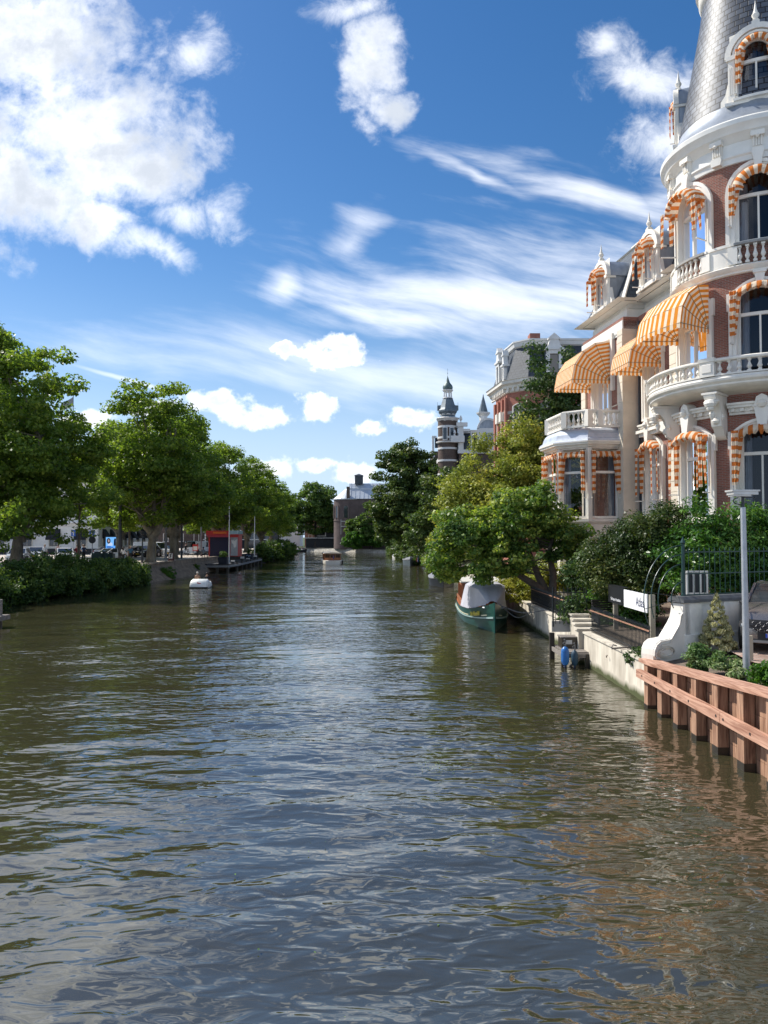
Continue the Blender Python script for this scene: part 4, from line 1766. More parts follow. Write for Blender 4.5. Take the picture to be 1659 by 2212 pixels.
# path travel direction chosen so the canal side lies to the right (d negative)
quay_wall('quay_wall', 'pale weathered concrete quay wall with algae line running beside iron fence to the timber rail', [(6.78, 19.62), (6.78, 26.2)][::1], 1.10)
quay_wall('quay_wall', 'concrete quay wall under the leaning tree, shaded and streaked, behind the wooden jetty', [(6.95, 28.6), (6.95, 50), (7.3, 70)], 1.12)
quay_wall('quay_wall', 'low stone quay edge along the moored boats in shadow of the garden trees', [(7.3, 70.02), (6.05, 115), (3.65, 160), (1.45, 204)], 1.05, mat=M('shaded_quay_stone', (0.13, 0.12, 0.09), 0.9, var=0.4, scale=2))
rw = MB()
for k, (y, x1, zt) in enumerate(((26.35, 6.9, 1.12), (26.85, 7.0, 1.24), (27.35, 7.1, 1.34), (27.85, 7.15, 1.46))):
    rw.box(6.62 + 0.06 * k, 7.35, y - 0.05, y + 0.36, -0.6, zt)
    rw.box(6.56 + 0.06 * k, 7.40, y - 0.08, y + 0.39, zt + 0.002, zt + 0.06)
tag(rw.build('step_wall', concrete, smooth=False), 'stepped concrete wall blocks climbing behind the wooden jetty', 'wall')
bw_ = MB()
bw_.prism([(0, 0), (0, 0), (0, 0)], 0, 0) if False else None
# far sloping stone embankment
V, F = [], []
pts = [(1.3, 204), (-12, 215.5), (-26.6, 230), (-60, 250), (-420, 330)]
for (x, y) in pts:
    V += [(x, y, -0.5), (x + 0.1, y + 1.1, 1.0), (x + 0.2, y + 1.9, 1.05), (x + 0.2, y + 2.6, 0.99)]
for i in range(len(pts) - 1):
    for j in range(3):
        a = i * 4 + j
        F.append([a, a + 1, a + 5, a + 4])
bw_.add(V, F)
tag(bw_.build('stone_embankment', brick_mat('pale_stone_blocks', (0.42, 0.39, 0.33), (0.34, 0.32, 0.27), (0.2, 0.18, 0.15), bw=1.2, bh=0.45, ms=0.03, stain=0.3), smooth=False),
    'low pale stone embankment closing the far end of the canal', 'embankment')
# left bank: quay walls and brick slope
lw = MB()
lw.sweep([(-22.45, 72.4), (-24.75, 71.3), (-24.75, -6)][::-1], [(0.0, -0.8), (0.0, 1.64), (0.5, 1.70), (0.5, -0.8)])
tag(lw.build('bank_wall', brick_mat('mossy_bank_brick', (0.07, 0.06, 0.045), (0.05, 0.045, 0.03), (0.06, 0.055, 0.045), stain=0.4), smooth=False),
    'dark mossy brick bank wall behind the overgrown shrubs', 'quay wall')
slp = MB()
pts = [(-22.3, 72.4), (-22.4, 78), (-22.0, 88), (-21.8, 96), (-21.8, 111)]
V, F = [], []
for i, (x, y) in enumerate(pts):
    V += [(x + (1.2 if 0 < i < 3 else 0.5), y, -0.3), (x - 0.3, y, 0.95), (x - 0.55, y, 1.25), (x - 0.60, y, 1.72), (x - 1.1, y, 1.73)]
for i in range(len(pts) - 1):
    for j in range(4):
        a = i * 5 + j
        F.append([a, a + 1, a + 6, a + 5])
slp.add(V, F)
tag(slp.build('sloping_bank', M('bank_stone', (0.20, 0.155, 0.11), 0.95, var=0.45, scale=2.5, bump=0.6), smooth=False),
    'brown rubble slope below the pavement edge beside the pedal boat', 'bank')
lw2 = MB()
lw2.sweep([(-22.4, 111), (-20.6, 124), (-20.6, 168), (-26, 178), (-60, 186), (-420, 195)], [(0.0, -0.8), (0.0, 1.55), (0.4, 1.68), (0.4, -0.8)])
tag(lw2.build('bank_wall', MATS['mossy_bank_brick'], smooth=False), 'dark quay wall beyond the red kiosk under the row of plane trees', 'quay wall')

# iron fences along the garden wall -----------------------------------------
def iron_fence(label, x, y0, y1, z0, h, step=0.105, rust=True, mat=None):
    L_ = abs(y1 - y0)
    r = empty('iron_fence', label, 'fence', (x, y0, z0))
    sg = 1 if y1 > y0 else -1
    a = MB()
    rustm = M('rusty_rail', (0.30, 0.15, 0.09), 0.8, var=0.4, scale=8)
    a.box(-0.02, 0.02, 0, sg * L_, h * 0.80, h * 0.80 + 0.035)
    a.build('rail', rustm if rust else black_iron, r, smooth=False)
    a = MB()
    a.box(-0.015, 0.015, 0, sg * L_, 0.10, 0.13)
    a.build('rail', black_iron, r, smooth=False)
    n = int(L_ / step)
    bar = MB()
    bar.tube([(0, 0, 0.0), (0, 0, h * 0.92)], 0.011, 5)
    bar.lathe([(0.02, h * 0.90), (0.02, h * 0.93), (0.0, h * 1.02)], seg=5)
    bar.tube([(0.012, step * 0.25, 0.12), (0.03, step * 0.5, h * 0.3), (0.0, step * 0.22, h * 0.5), (0.03, step * 0.5, h * 0.72)], 0.007, 4)
    bo_ = bar.build('bar', black_iron, r)
    for k in range(1, n):
        o = bo_.copy()
        o.location = (0, sg * k * step, 0)
        COL.objects.link(o)
    return r


iron_fence('black iron spear fence with rusty top rail on the concrete wall beside the timber rail', 6.98, 20.3, 26.1, 1.10, 0.88, 0.115)
iron_fence('ornamental black iron fence under the leaning tree trunk', 7.12, 30.4, 37.5, 1.12, 0.82, 0.115)
# ornate garden gate
gt_ = empty('garden_gate', 'ornate black iron garden gate with curled bars above the wooden jetty', 'gate', (6.85, 28.45, 1.0))
a = MB()
for x in (-0.62, 0.62):
    a.tube([(x, 0, 0), (x, 0, 1.45)], 0.03, 6)
for z in (0.25, 1.25):
    a.beam((-0.6, 0, z), (0.6, 0, z), 0.03, 0.03)
a.build('gate_frame', black_iron, gt_)
a = MB()
for k in range(8):
    x = -0.52 + k * 0.15
    a.tube([(x, 0, 0.1), (x, 0, 1.38)], 0.012, 5)
    a.lathe([(0.025, 1.36), (0.0, 1.48)], c=(x, 0, 0), seg=5)
    a.tube(catmull([(x, 0.01, 0.4), (x + 0.07, 0.02, 0.6), (x - 0.05, 0.02, 0.8), (x + 0.05, 0.01, 1.1)], 4), 0.01, 4)
a.build('bar', black_iron, gt_)
a = MB()
a.box(-0.65, 0.65, 0.05, 0.1, -0.2, 0.2)
a.build('panel', M('pale_panel', (0.35, 0.34, 0.33), 0.7), gt_)

# wooden jetty with box ------------------------------------------------------
jt = empty('wooden_jetty', 'small weathered wooden jetty with dark piles against the garden wall', 'jetty', (5.95, 25.6, 0))
for k in range(7):
    b = MB()
    b.box(0.05, 0.86, 0.02 + k * 0.25, 0.235 + k * 0.25, 0.44, 0.49)
    b.build('deck_board', grey_wood, jt, smooth=False)
for (x, y, zt) in ((-0.02, 1.70, 0.92), (0.0, 0.0, 0.42), (0.8, 0.0, 0.42)):
    b = MB()
    b.box(x - 0.08, x + 0.08, y - 0.08, y + 0.08, -0.5, zt)
    b.build('pile', wet_wood, jt, smooth=False)
b = MB()
b.beam((-0.02, 0.0, 0.38), (-0.02, 1.8, 0.38), 0.06, 0.14)
b.build('beam', grey_wood, jt, smooth=False)
b = MB()
b.beam((0.0, -0.02, 0.38), (0.86, -0.02, 0.38), 0.06, 0.14)
b.build('beam', grey_wood, jt, smooth=False)
b = MB()
b.beam((0.1, 0.1, -0.1), (0.75, 0.2, 0.36), 0.05, 0.07)
b.build('brace', grey_wood, jt, smooth=False)
bx = empty('wooden_box', 'dark slatted wooden storage box standing on the little jetty', 'box', (6.42, 26.75, 0.49))
b = MB()
b.box(-0.33, 0.33, -0.28, 0.28, 0, 0.36)
b.build('body', wet_wood, bx, smooth=False)
b = MB()
for k in range(3):
    b.box(-0.36, 0.36, -0.31 + k * 0.207, -0.31 + k * 0.207 + 0.2, 0.362, 0.395)
b.build('lid', grey_wood, bx, smooth=False)
b = MB()
b.box(-0.18, 0.02, -0.292, -0.284, 0.14, 0.28)
b.build('plate', steel, bx, smooth=False)
# fenders
def fender(name, label, loc, r, h, mat, tip):
    f = empty(name, label, 'fender', loc)
    b = MB()
    b.lathe([(0.0, 0.0), (r * 0.55, 0.02), (r * 0.9, 0.09), (r, 0.16), (r, h - 0.16), (r * 0.92, h - 0.09), (r * 0.6, h - 0.03), (r * 0.3, h)], seg=18)
    b.build('body', mat, f)
    b = MB()
    b.lathe([(r * 0.3, 0.002), (r * 0.45, -0.03), (r * 0.2, -0.10), (0.05, -0.13), (0.0, -0.13)][::-1], seg=12)
    b.build('end_cap', tip, f)
    b = MB()
    b.tube(catmull([(0, 0, h), (0.03, 0.04, h + 0.10), (0.02, 0.12, h + 0.22), (0.05, 0.22, h + 0.2)], 5), 0.016, 6)
    b.tube(catmull([(0.05, 0, h + 0.02), (-0.06, 0.05, h + 0.1), (0.05, 0.08, h + 0.16), (-0.04, 0.06, h + 0.22)], 5), 0.014, 5)
    b.build('rope', M('grey_rope', (0.12, 0.12, 0.12), 0.9), f)
    return f


fblue = M('blue_rubber', (0.02, 0.14, 0.42), 0.35, var=0.12)
fender('boat_fender', 'bright blue cylindrical fender hanging in front of the little jetty', (5.95, 25.40, 0.08), 0.13, 0.62, fblue, M('navy_rubber', (0.01, 0.02, 0.06), 0.5))
fender('boat_fender', 'dark navy fender hanging behind the bright blue one under the jetty', (6.28, 25.48, 0.05), 0.11, 0.52, M('dusty_blue_rubber', (0.02, 0.06, 0.10), 0.6), M('navy_rubber'))

# garden wall with scroll -----------------------------------------------------
plaster = M('garden_wall_plaster', (0.80, 0.79, 0.73), 0.75, var=0.16, scale=1.5, bump=0.15)
gw = empty('garden_wall', 'white plastered garden wall ending in a big scroll with a dark grey coping', 'wall', (6.75, 19.8, 0), math.atan2(0.45, 0.89))
sc2 = MB()
prof = [(0.0, 1.05), (-0.02, 1.3), (0.0, 1.45), (0.08, 1.58), (0.22, 1.66), (0.48, 1.68), (0.60, 1.70), (0.74, 1.86), (0.90, 2.04), (1.00, 2.18), (1.05, 2.36), (1.08, 2.56), (1.30, 2.58), (1.36, 1.05)]
sc2.prism(prof, -0.2, 0.2)
sc2.build('scroll', white, gw, smooth=False)
sc3 = MB()
ring(sc3, [(x * 0.82 + 0.08, z - 0.10) for x, z in prof[1:11]], [(x * 0.97, z - 0.02) for x, z in prof[1:11]], -0.25, -0.19)
el = [(0.40 + 0.30 * math.cos(2 * PI * k / 20), 1.36 + 0.15 * math.sin(2 * PI * k / 20)) for k in range(21)]
el2 = [(0.40 + 0.24 * math.cos(2 * PI * k / 20), 1.36 + 0.10 * math.sin(2 * PI * k / 20)) for k in range(21)]
ring(sc3, el2, el, -0.25, -0.19)
sc3.prism([(0.22, 1.36), (0.4, 1.43), (0.58, 1.36), (0.4, 1.30)], -0.23, -0.19)
sc3.build('scroll_moulding', white, gw, smooth=False)
wl = MB()
wl.box(1.30, 8.5, -0.13, 0.13, 1.0, 2.58)
wl.build('wall', plaster, gw, smooth=False)
for x in (1.45, 2.9, 4.4):
    b = MB()
    b.box(x - 0.30, x + 0.30, -0.20, -0.132, 1.0, 2.56)
    b.box(x - 0.36, x + 0.36, -0.26, -0.134, 1.0, 1.75)
    b.build('buttress', plaster, gw, smooth=False)
b = MB()
b.prism_x([(-0.27, 2.585), (-0.27, 2.66), (-0.18, 2.74), (0.18, 2.74), (0.27, 2.66), (0.27, 2.585)], 1.02, 8.5)
b.build('coping', M('coping_stone', (0.10, 0.105, 0.11), 0.6, var=0.3, scale=5), gw, smooth=False)

# green spiked fence on the wall with fan guard
ff = empty('green_fence', 'dark green iron bar fence on the garden wall with quarter round fan guard', 'fence', (7.93, 20.42, 2.70), math.atan2(0.45, 0.89))
b = MB()
b.tube([(0, 0, 0), (0, 0, 1.42)], 0.045, 10)
b.lathe([(0.06, 0.0), (0.07, 0.06), (0.045, 0.12)], seg=10)
b.lathe([(0.045, 1.40), (0.07, 1.45), (0.05, 1.5), (0.0, 1.62)], seg=10)
b.build('post', green_iron, ff)
for z in (0.06, 0.62, 1.20):
    b = MB()
    b.beam((0, 0, z), (6.5, 0, z), 0.03, 0.03)
    b.build('rail', green_iron, ff)
bb_ = MB()
bb_.tube([(0, 0, 0.0), (0, 0, 1.25)], 0.010, 5)
bb_.lathe([(0.018, 1.24), (0.0, 1.34)], seg=5)
b0 = bb_.build('bar', green_iron, ff, loc=(0.2, 0, 0))
for k in range(1, 26):
    o = b0.copy()
    o.location = (0.2 + 0.2 * k, 0, 0)
    COL.objects.link(o)
for (r, a0, a1) in ((1.12, 90, 205), (0.92, 92, 205), (0.72, 95, 200), (0.34, 90, 215)):
    b = MB()
    pts = [(-0.02 + 1.25 * r * math.cos(R_(a0 + (a1 - a0) * k / 20)), 0, 0.10 + 1.25 * r * math.sin(R_(a0 + (a1 - a0) * k / 20)) - 0.12) for k in range(21)]
    b.tube(pts, 0.014, 6)
    b.build('arc', green_iron, ff)
for a_ in (150, 172, 190):
    b = MB()
    b.tube([(0.2 * math.cos(R_(a_)), 0, 0.2 * math.sin(R_(a_))), (1.4 * math.cos(R_(a_)), 0, 1.4 * math.sin(R_(a_)))], 0.008, 5)
    b.build('spoke', black_iron, ff)
# white barred cabinet behind the green fence
cbn = empty('barred_enclosure', 'white framed enclosure with dark barred front seen through green fence', 'enclosure', (9.15, 23.0, 1.3))
b = MB()
b.box(-0.1, 0.48, 0, 0.5, 0, 1.93)
b.build('body', M('enclosure_dark', (0.02, 0.025, 0.03), 0.8), cbn, smooth=False)
b = MB()
for x in (-0.12, 0.08, 0.28, 0.48):
    b.box(x - 0.025, x + 0.025, -0.05, -0.005, 0, 1.97)
for z in (0.6, 1.3, 1.95):
    b.box(-0.14, 0.50, -0.06, -0.002, z, z + 0.045)
b.build('bars', M('bar_paint', (0.5, 0.5, 0.48), 0.6), cbn, smooth=False)

# sign board ------------------------------------------------------------------
sgn = empty('sign_board', 'garden sign board with black panel and white Atlas panel on two posts', 'sign', (7.75, 22.4, 1.2))
pm = M('post_paint', (0.26, 0.24, 0.19), 0.7)
for y in (0.05, 3.6):
    b = MB()
    b.box(-0.02, 0.12, y - 0.07, y + 0.07, 0, 1.42 if y < 1 else 1.3)
    b.build('post', pm, sgn, smooth=False)
b = MB()
b.box(-0.07, -0.025, 0.16, 2.3, 0.88, 1.42)
b.build('white_panel', M('sign_white', (0.85, 0.85, 0.85), 0.4), sgn, smooth=False)
b = MB()
b.box(-0.09, -0.03, 2.34, 3.95, 0.90, 1.46)
b.box(-0.10, 0.10, 2.34, 3.95, 1.462, 1.48)
b.build('black_panel', M('sign_black', (0.012, 0.013, 0.016), 0.4), sgn, smooth=False)


def face_negx(x, y, z):
    # text x axis runs toward -y (reader stands at -x), up = z
    return Matrix(((0, 0, -1, x), (-1, 0, 0, y), (0, 1, 0, z), (0, 0, 0, 1)))


text_mesh('lettering', 'Atlas', 0.40, M('letter_navy', (0.01, 0.02, 0.08), 0.5), sgn, face_negx(-0.074, 0.75, 1.13), squeeze=0.85)
text_mesh('lettering', 'The Support Foundation', 0.135, M('letter_white', (0.85, 0.85, 0.85), 0.5), sgn, face_negx(-0.094, 3.1, 1.03), squeeze=0.78)

# lamp post + short post -------------------------------------------------------
lp = empty('lamp_post', 'tall galvanised post with a flat floodlight head in the soil bed', 'lamp post', (7.87, 16.8, 1.2))
b = MB()
b.tube([(0, 0, 0), (0, 0, 1.1), (-0.02, 0, 3.75)], [0.078, 0.070, 0.056], 14)
b.build('pole', steel, lp)
b = MB()
b.tube([(-0.02, 0, 3.72), (-0.02, 0, 3.98)], 0.034, 10)
b.tube(catmull([(-0.02, 0, 3.80), (-0.20, 0, 3.84), (-0.22, 0, 3.92), (-0.12, 0, 3.96)], 5), 0.012, 6)
b.beam((-0.02, -0.06, 3.97), (0.24, -0.06, 3.95), 0.02, 0.02)
b.build('bracket', dark_metal, lp)
b = MB()
b.box(-0.30, 0.24, -0.17, 0.17, 4.02, 4.10)
b.box(-0.33, 0.27, -0.19, 0.19, 4.09, 4.125)
b.box(-0.28, 0.1, -0.14, 0.14, 3.985, 4.02)
b.build('lamp_head', M('lamp_housing', (0.55, 0.54, 0.52), 0.4, metal=0.3), lp)
b = MB()
b.box(-0.11, 0.11, -0.06, 0.06, 0.0, 0.02)
b.build('base_plate', steel, lp)
bp = MB()
bp.box(-0.05, 0.05, -0.05, 0.05, 0, 0.62)
bp.box(-0.057, 0.057, -0.057, 0.057, 0.0, 0.05)
tag(bp.build('short_post', M('beige_post', (0.42, 0.36, 0.26), 0.7), loc=(8.62, 18.2, 1.36)), 'short square beige post between lamp post and parked car', 'post')
# bench with dark slats behind the fence
bn = empty('slatted_bench', 'dark slatted garden bench behind the spear fence', 'bench', (8.0, 27.6, 1.15), R_(20))
for k in range(7):
    b = MB()
    b.box(-0.62, 0.62, 0.0 + 0.01 * k, 0.04 + 0.01 * k, 0.35 + k * 0.085, 0.405 + k * 0.085)
    b.build('slat', M('dark_slat', (0.05, 0.045, 0.042), 0.6), bn)
for x in (-0.6, 0.6):
    b = MB()
    b.box(x - 0.03, x + 0.03, -0.35, 0.1, 0, 0.45)
    b.build('leg', dark_metal, bn)
# mooring ring and hose arm on wall
mo = MB()
mo.tube([(0, 0, 0), (-0.02, -0.04, -0.02), (-0.05, -0.07, 0.0), (-0.03, -0.02, -0.07), (-0.03, 0.02, -0.02)], 0.012, 5)
tag(mo.build('mooring_ring', M('rust_iron', (0.10, 0.06, 0.04), 0.8), loc=(6.73, 23.3, 0.74)), 'small rusty mooring ring on the concrete quay wall', 'ring')
arm = MB()
arm.beam((0, 0, 0), (0.95, 0.3, 0.03), 0.035, 0.045)
arm.tube([(0.0, 0, 0.03), (0.06, 0.06, 0.10), (0.16, 0.06, 0.07)], 0.018, 5)
tag(arm.build('iron_bar', grey_wood, loc=(6.45, 21.9, 1.14)), 'grey bar with a small black clamp lying across the fence foot', 'bar')
# wooden mooring at the left
wm = empty('mooring_platform', 'grey wooden mooring post and beam platform standing in the water', 'mooring', (-18.4, 36.6, 0))
b = MB()
b.tube([(0.10, 0.1, -0.5), (0.10, 0.1, 1.32)], 0.14, 12)
b.build('post', grey_wood, wm)
for k in range(3):
    b = MB()
    b.box(-1.6, 0.42, -0.5 + k * 0.36, -0.18 + k * 0.36, 0.36, 0.58)
    b.build('beam', grey_wood, wm, smooth=False)
b = MB()
b.box(-1.6, 0.36, -0.62, -0.52, 0.10, 0.32)
b.build('beam', wet_wood, wm, smooth=False)
for x in (-0.9, 0.2):
    b = MB()
    b.tube([(x, -0.1, -0.6), (x, -0.1, 0.36)], 0.12, 10)
    b.build('pile', wet_wood, wm)

# ================================================================== VEGETATION
def leaf_mesh(name, pos, nrm, size, seed, aspect=0.6, droop=0.0):
    """one small folded diamond per leaf"""
    rng = np.random.default_rng(seed)
    n = len(pos)
    r = rng.normal(size=(n, 3))
    t = np.cross(nrm, r)
    t /= np.linalg.norm(t, axis=1, keepdims=True) + 1e-9
    t[:, 2] -= droop
    t /= np.linalg.norm(t, axis=1, keepdims=True) + 1e-9
    b = np.cross(nrm, t)
    s = size[:, None] if hasattr(size, 'shape') else size
    p0 = pos - t * s * 0.5
    p1 = pos + b * s * aspect * 0.5 - t * s * 0.05 + nrm * s * 0.10
    p2 = pos + t * s * 0.55
    p3 = pos - b * s * aspect * 0.5 - t * s * 0.05 + nrm * s * 0.10
    V = np.stack([p0, p1, p2, p3], 1).reshape(-1, 3).astype(np.float32)
    me = bpy.data.meshes.new(name)
    me.vertices.add(4 * n)
    me.vertices.foreach_set('co', V.ravel())
    me.loops.add(4 * n)
    me.loops.foreach_set('vertex_index', np.arange(4 * n, dtype=np.int32))
    me.polygons.add(n)
    me.polygons.foreach_set('loop_start', np.arange(n, dtype=np.int32) * 4)
    me.polygons.foreach_set('loop_total', np.full(n, 4, dtype=np.int32))
    me.update()
    return me


def clumps_in(blobs, k, rc, seed, shell=0.45):
    rng = np.random.default_rng(seed)
    vol = np.array([b[3] * b[4] * b[5] for b in blobs]) ** 0.75
    idx = rng.choice(len(blobs), size=k, p=vol / vol.sum())
    B = np.array(blobs, dtype=float)[idx]
    d = rng.normal(size=(k, 3))
    d /= np.linalg.norm(d, axis=1, keepdims=True)
    rr = rng.uniform(0, 1, k) ** shell
    c = B[:, :3] + d * rr[:, None] * B[:, 3:6]
    r = rc * rng.uniform(0.55, 1.35, k)
    return c, r


def foliage(name, clumps, n, size, mat, parent, seed, up=0.45, flat=0.75, aspect=0.6, droop=0.15, lo=0.35):
    c, r = clumps
    rng = np.random.default_rng(seed + 99)
    w = r ** 2
    idx = rng.choice(len(r), size=n, p=w / w.sum())
    d = rng.normal(size=(n, 3))
    d /= np.linalg.norm(d, axis=1, keepdims=True)
    d[:, 2] = np.where(d[:, 2] < -0.3, d[:, 2] * 0.5, d[:, 2])
    rad = lo + (1.05 - lo) * rng.uniform(0, 1, n) ** 0.6
    pos = c[idx] + d * (r[idx] * rad)[:, None] * np.array([1, 1, flat])
    nr = d * 0.7 + rng.normal(size=(n, 3)) * 0.55 + np.array([0, 0, up])
    nr /= np.linalg.norm(nr, axis=1, keepdims=True)
    s = size * rng.uniform(0.6, 1.35, n)
    me = leaf_mesh(name, pos, nr, s, seed, aspect, droop)
    me.materials.append(mat)
    return link(name, me, parent)


bark_plane = M('plane_tree_bark', (0.17, 0.145, 0.105), 0.9, var=0.55, scale=2.2, bump=0.3, stretch=(1, 1, 0.5))
bark_dark = M('dark_bark', (0.055, 0.045, 0.035), 0.9, var=0.35, scale=4, bump=0.4)
bark_grey = M('grey_bark', (0.12, 0.10, 0.08), 0.9, var=0.35, scale=4, bump=0.4)

lm_plane = leaf_mat('plane_leaves', [(0.055, 0.105, 0.020), (0.135, 0.205, 0.035), (0.31, 0.36, 0.065)], 0.5)
lm_chest = leaf_mat('chestnut_leaves', [(0.03, 0.062, 0.018), (0.075, 0.125, 0.032), (0.18, 0.20, 0.065)], 0.28)
lm_soph = leaf_mat('yellow_green_leaves', [(0.11, 0.15, 0.028), (0.27, 0.315, 0.06), (0.60, 0.54, 0.13)], 0.40, tint=(1.2, 1.2, 0.6))
lm_maple = leaf_mat('maple_leaves', [(0.028, 0.075, 0.020), (0.105, 0.185, 0.038), (0.44, 0.48, 0.10)], 0.38)
lm_yew = leaf_mat('dark_creeper_leaves', [(0.022, 0.05, 0.018), (0.055, 0.105, 0.03), (0.14, 0.18, 0.055)], 0.2)
lm_laurel = leaf_mat('laurel_leaves', [(0.014, 0.05, 0.010), (0.055, 0.145, 0.022), (0.19, 0.32, 0.06)], 0.25, rough=0.35, spec=0.3)
lm_box = leaf_mat('small_dark_leaves', [(0.014, 0.034, 0.010), (0.05, 0.085, 0.02), (0.17, 0.17, 0.05)], 0.25)
lm_bush = leaf_mat('bank_bush_leaves', [(0.025, 0.058, 0.016), (0.065, 0.12, 0.026), (0.18, 0.24, 0.05)], 0.35)
lm_bright = leaf_mat('bright_shrub_leaves', [(0.16, 0.19, 0.03), (0.34, 0.34, 0.06), (0.50, 0.46, 0.12)], 0.4, tint=(1.1, 1.1, 0.6))
lm_pale = leaf_mat('pale_conifer_leaves', [(0.28, 0.28, 0.12), (0.55, 0.52, 0.26), (0.80, 0.74, 0.46)], 0.3, tint=(1, 1, 0.7))
lm_varieg = leaf_mat('variegated_leaves', [(0.05, 0.11, 0.03), (0.14, 0.24, 0.07), (0.42, 0.46, 0.25)], 0.3, tint=(1, 1, 0.7))
lm_far = leaf_mat('far_tree_leaves', [(0.04, 0.085, 0.022), (0.085, 0.15, 0.035), (0.20, 0.26, 0.06)], 0.35)
lm_fresh = leaf_mat('fresh_green_leaves', [(0.03, 0.085, 0.012), (0.06, 0.15, 0.02), (0.13, 0.25, 0.035)], 0.4)


def tree(name, label, cat, base, clumps, n, size, lm, bark, trunk, r0, r1, nb=26, seed=0, group=None, aspect=0.6, flat=0.75, br=0.07, trunks=None, lo=0.35, droop=0.15):
    """trunk: list of local points; branches go from the upper trunk to clump centres"""
    t = empty(name, label, cat, base, 0, group)
    rnd = random.Random(seed)
    tb_ = MB()
    for tk in (trunks or [trunk]):
        P = catmull(tk, 5)
        m_ = len(P)
        tb_.tube(P, [r0 + (r1 - r0) * (i / (m_ - 1)) ** 0.75 + (0.35 * r0 if i == 0 else 0) for i in range(m_)], 9)
        P0 = P
        c, r = clumps
        order = list(range(len(r)))
        rnd.shuffle(order)
        cnt = 0
        for i in order:
            if cnt >= nb:
                break
            e_ = Vector(c[i])
            cand = [p for p in P0[len(P0) // 3:] if p.z < e_.z + 0.5]
            if not cand:
                continue
            s_ = min(cand, key=lambda p: (p - e_).length + rnd.uniform(0, 1.5))
            L_ = (e_ - s_).length
            if L_ < 0.4:
                continue
            mid = (s_ + e_) / 2 + Vector((rnd.uniform(-1, 1), rnd.uniform(-1, 1), rnd.uniform(0.0, 1.0))) * L_ * 0.12
            q = catmull([s_, mid, e_], 4)
            rb = br * rnd.uniform(0.6, 1.2)
            tb_.tube(q, [rb * (1 - 0.75 * k / (len(q) - 1)) for k in range(len(q))], 5, caps=False)
            cnt += 1
    tb_.build('trunk', bark, t, sharp=60)
    foliage('crown', clumps, n, size, lm, t, seed, aspect=aspect, flat=flat, lo=lo, droop=droop)
    return t


# ---- plane trees, left bank: three sources, the others are copies
def plane_source(base, H, rad, zc0, seed, label, n=50000, lean=0.0, fork=True):
    rng = np.random.default_rng(seed)
    zc = (H + zc0) / 2
    rz = (H - zc0) / 2
    blobs = [(lean, 0, zc + 0.3, rad * 0.88, rad * 0.88, rz * 0.98)]
    for k in range(7):
        a = 2 * PI * k / 7 + rng.uniform(-0.3, 0.3)
        zz = zc - rz * rng.uniform(0.05, 0.6)
        blobs.append((lean + rad * 0.62 * math.cos(a), rad * 0.62 * math.sin(a), zz, rad * 0.5, rad * 0.5, rz * 0.42))
    for k in range(4):
        a = rng.uniform(0, 2 * PI)
        blobs.append((lean + rad * 0.35 * math.cos(a), rad * 0.35 * math.sin(a), zc + rz * rng.uniform(0.5, 0.85), rad * 0.3, rad * 0.3, rz * 0.25))
    cl = clumps_in(blobs, 330, 1.1, seed, 0.42)
    tr = [(0, 0, -0.1), (0.15, 0, 2.2), (0.35, 0.1, 4.2), (lean * 0.6, 0.2, zc)]
    trs = [tr]
    if fork:
        trs.append([(0.2, 0, 2.6), (1.2, -0.4, 4.4), (2.2 + lean, -0.6, zc)])
        trs.append([(0.3, 0, 3.0), (-1.2, 0.3, 5.0), (-2.6 + lean, 0.4, zc)])
    t = tree('plane_tree', label, 'tree', base, cl, n, 0.29, lm_plane, bark_plane, tr, 0.55, 0.14, nb=22, seed=seed, group='plane trees along the quay', trunks=trs, aspect=0.8, br=0.09)
    return t


t1 = plane_source((-24.7, 81.4, 1.65), 19.2, 6.6, 3.4, 11, 'broad plane tree with thick leaning trunk beside the black lamp post')
t2 = plane_source((-30.2, 63.0, 1.65), 19.6, 7.2, 1.9, 12, 'tallest plane tree over the bushes nearest the camera', n=62000)
t3 = plane_source((-24.3, 112, 1.65), 16.6, 6.0, 3.3, 13, 'plane tree just behind the red kiosk', n=42000)


def copy_plane(src, loc, rot, s, label):
    c = copy_tree(src)
    c.location = loc
    c.rotation_euler = (0, 0, rot)
    c.scale = (s, s, s * 1.0)
    c['label'] = label
    return c


copy_plane(t3, (-25.0, 91.5, 1.65), 2.1, 1.08, 'plane tree with dark trunk next to the black and white A-board')
copy_plane(t1, (-23.6, 131.8, 1.65), 1.3, 0.86, 'plane tree rising behind the second flagpole')
copy_plane(t3, (-23.4, 148, 1.65), 4.0, 0.93, 'plane tree over the waterside bushes beyond the flagpoles')
copy_plane(t1, (-24.2, 164, 1.65), 5.2, 0.74, 'last plane tree of the row at the canal bend')
copy_plane(t1, (-37.5, 74, 1.65), 3.3, 0.93, 'plane tree across the road behind the tallest one')
copy_plane(t3, (-33.5, 97, 1.65), 0.7, 1.05, 'plane tree shading the road behind the walking couple')
copy_plane(t3, (-33.0, 122, 1.65), 5.5, 1.05, 'plane tree across the road behind the white vans')
copy_plane(t1, (-34.0, 150, 1.65), 2.6, 0.86, 'plane tree across the road near the glass fronted shops')
copy_plane(t2, (-40.0, 54, 1.65), 1.0, 0.92, 'plane tree at the picture edge above the silver car')
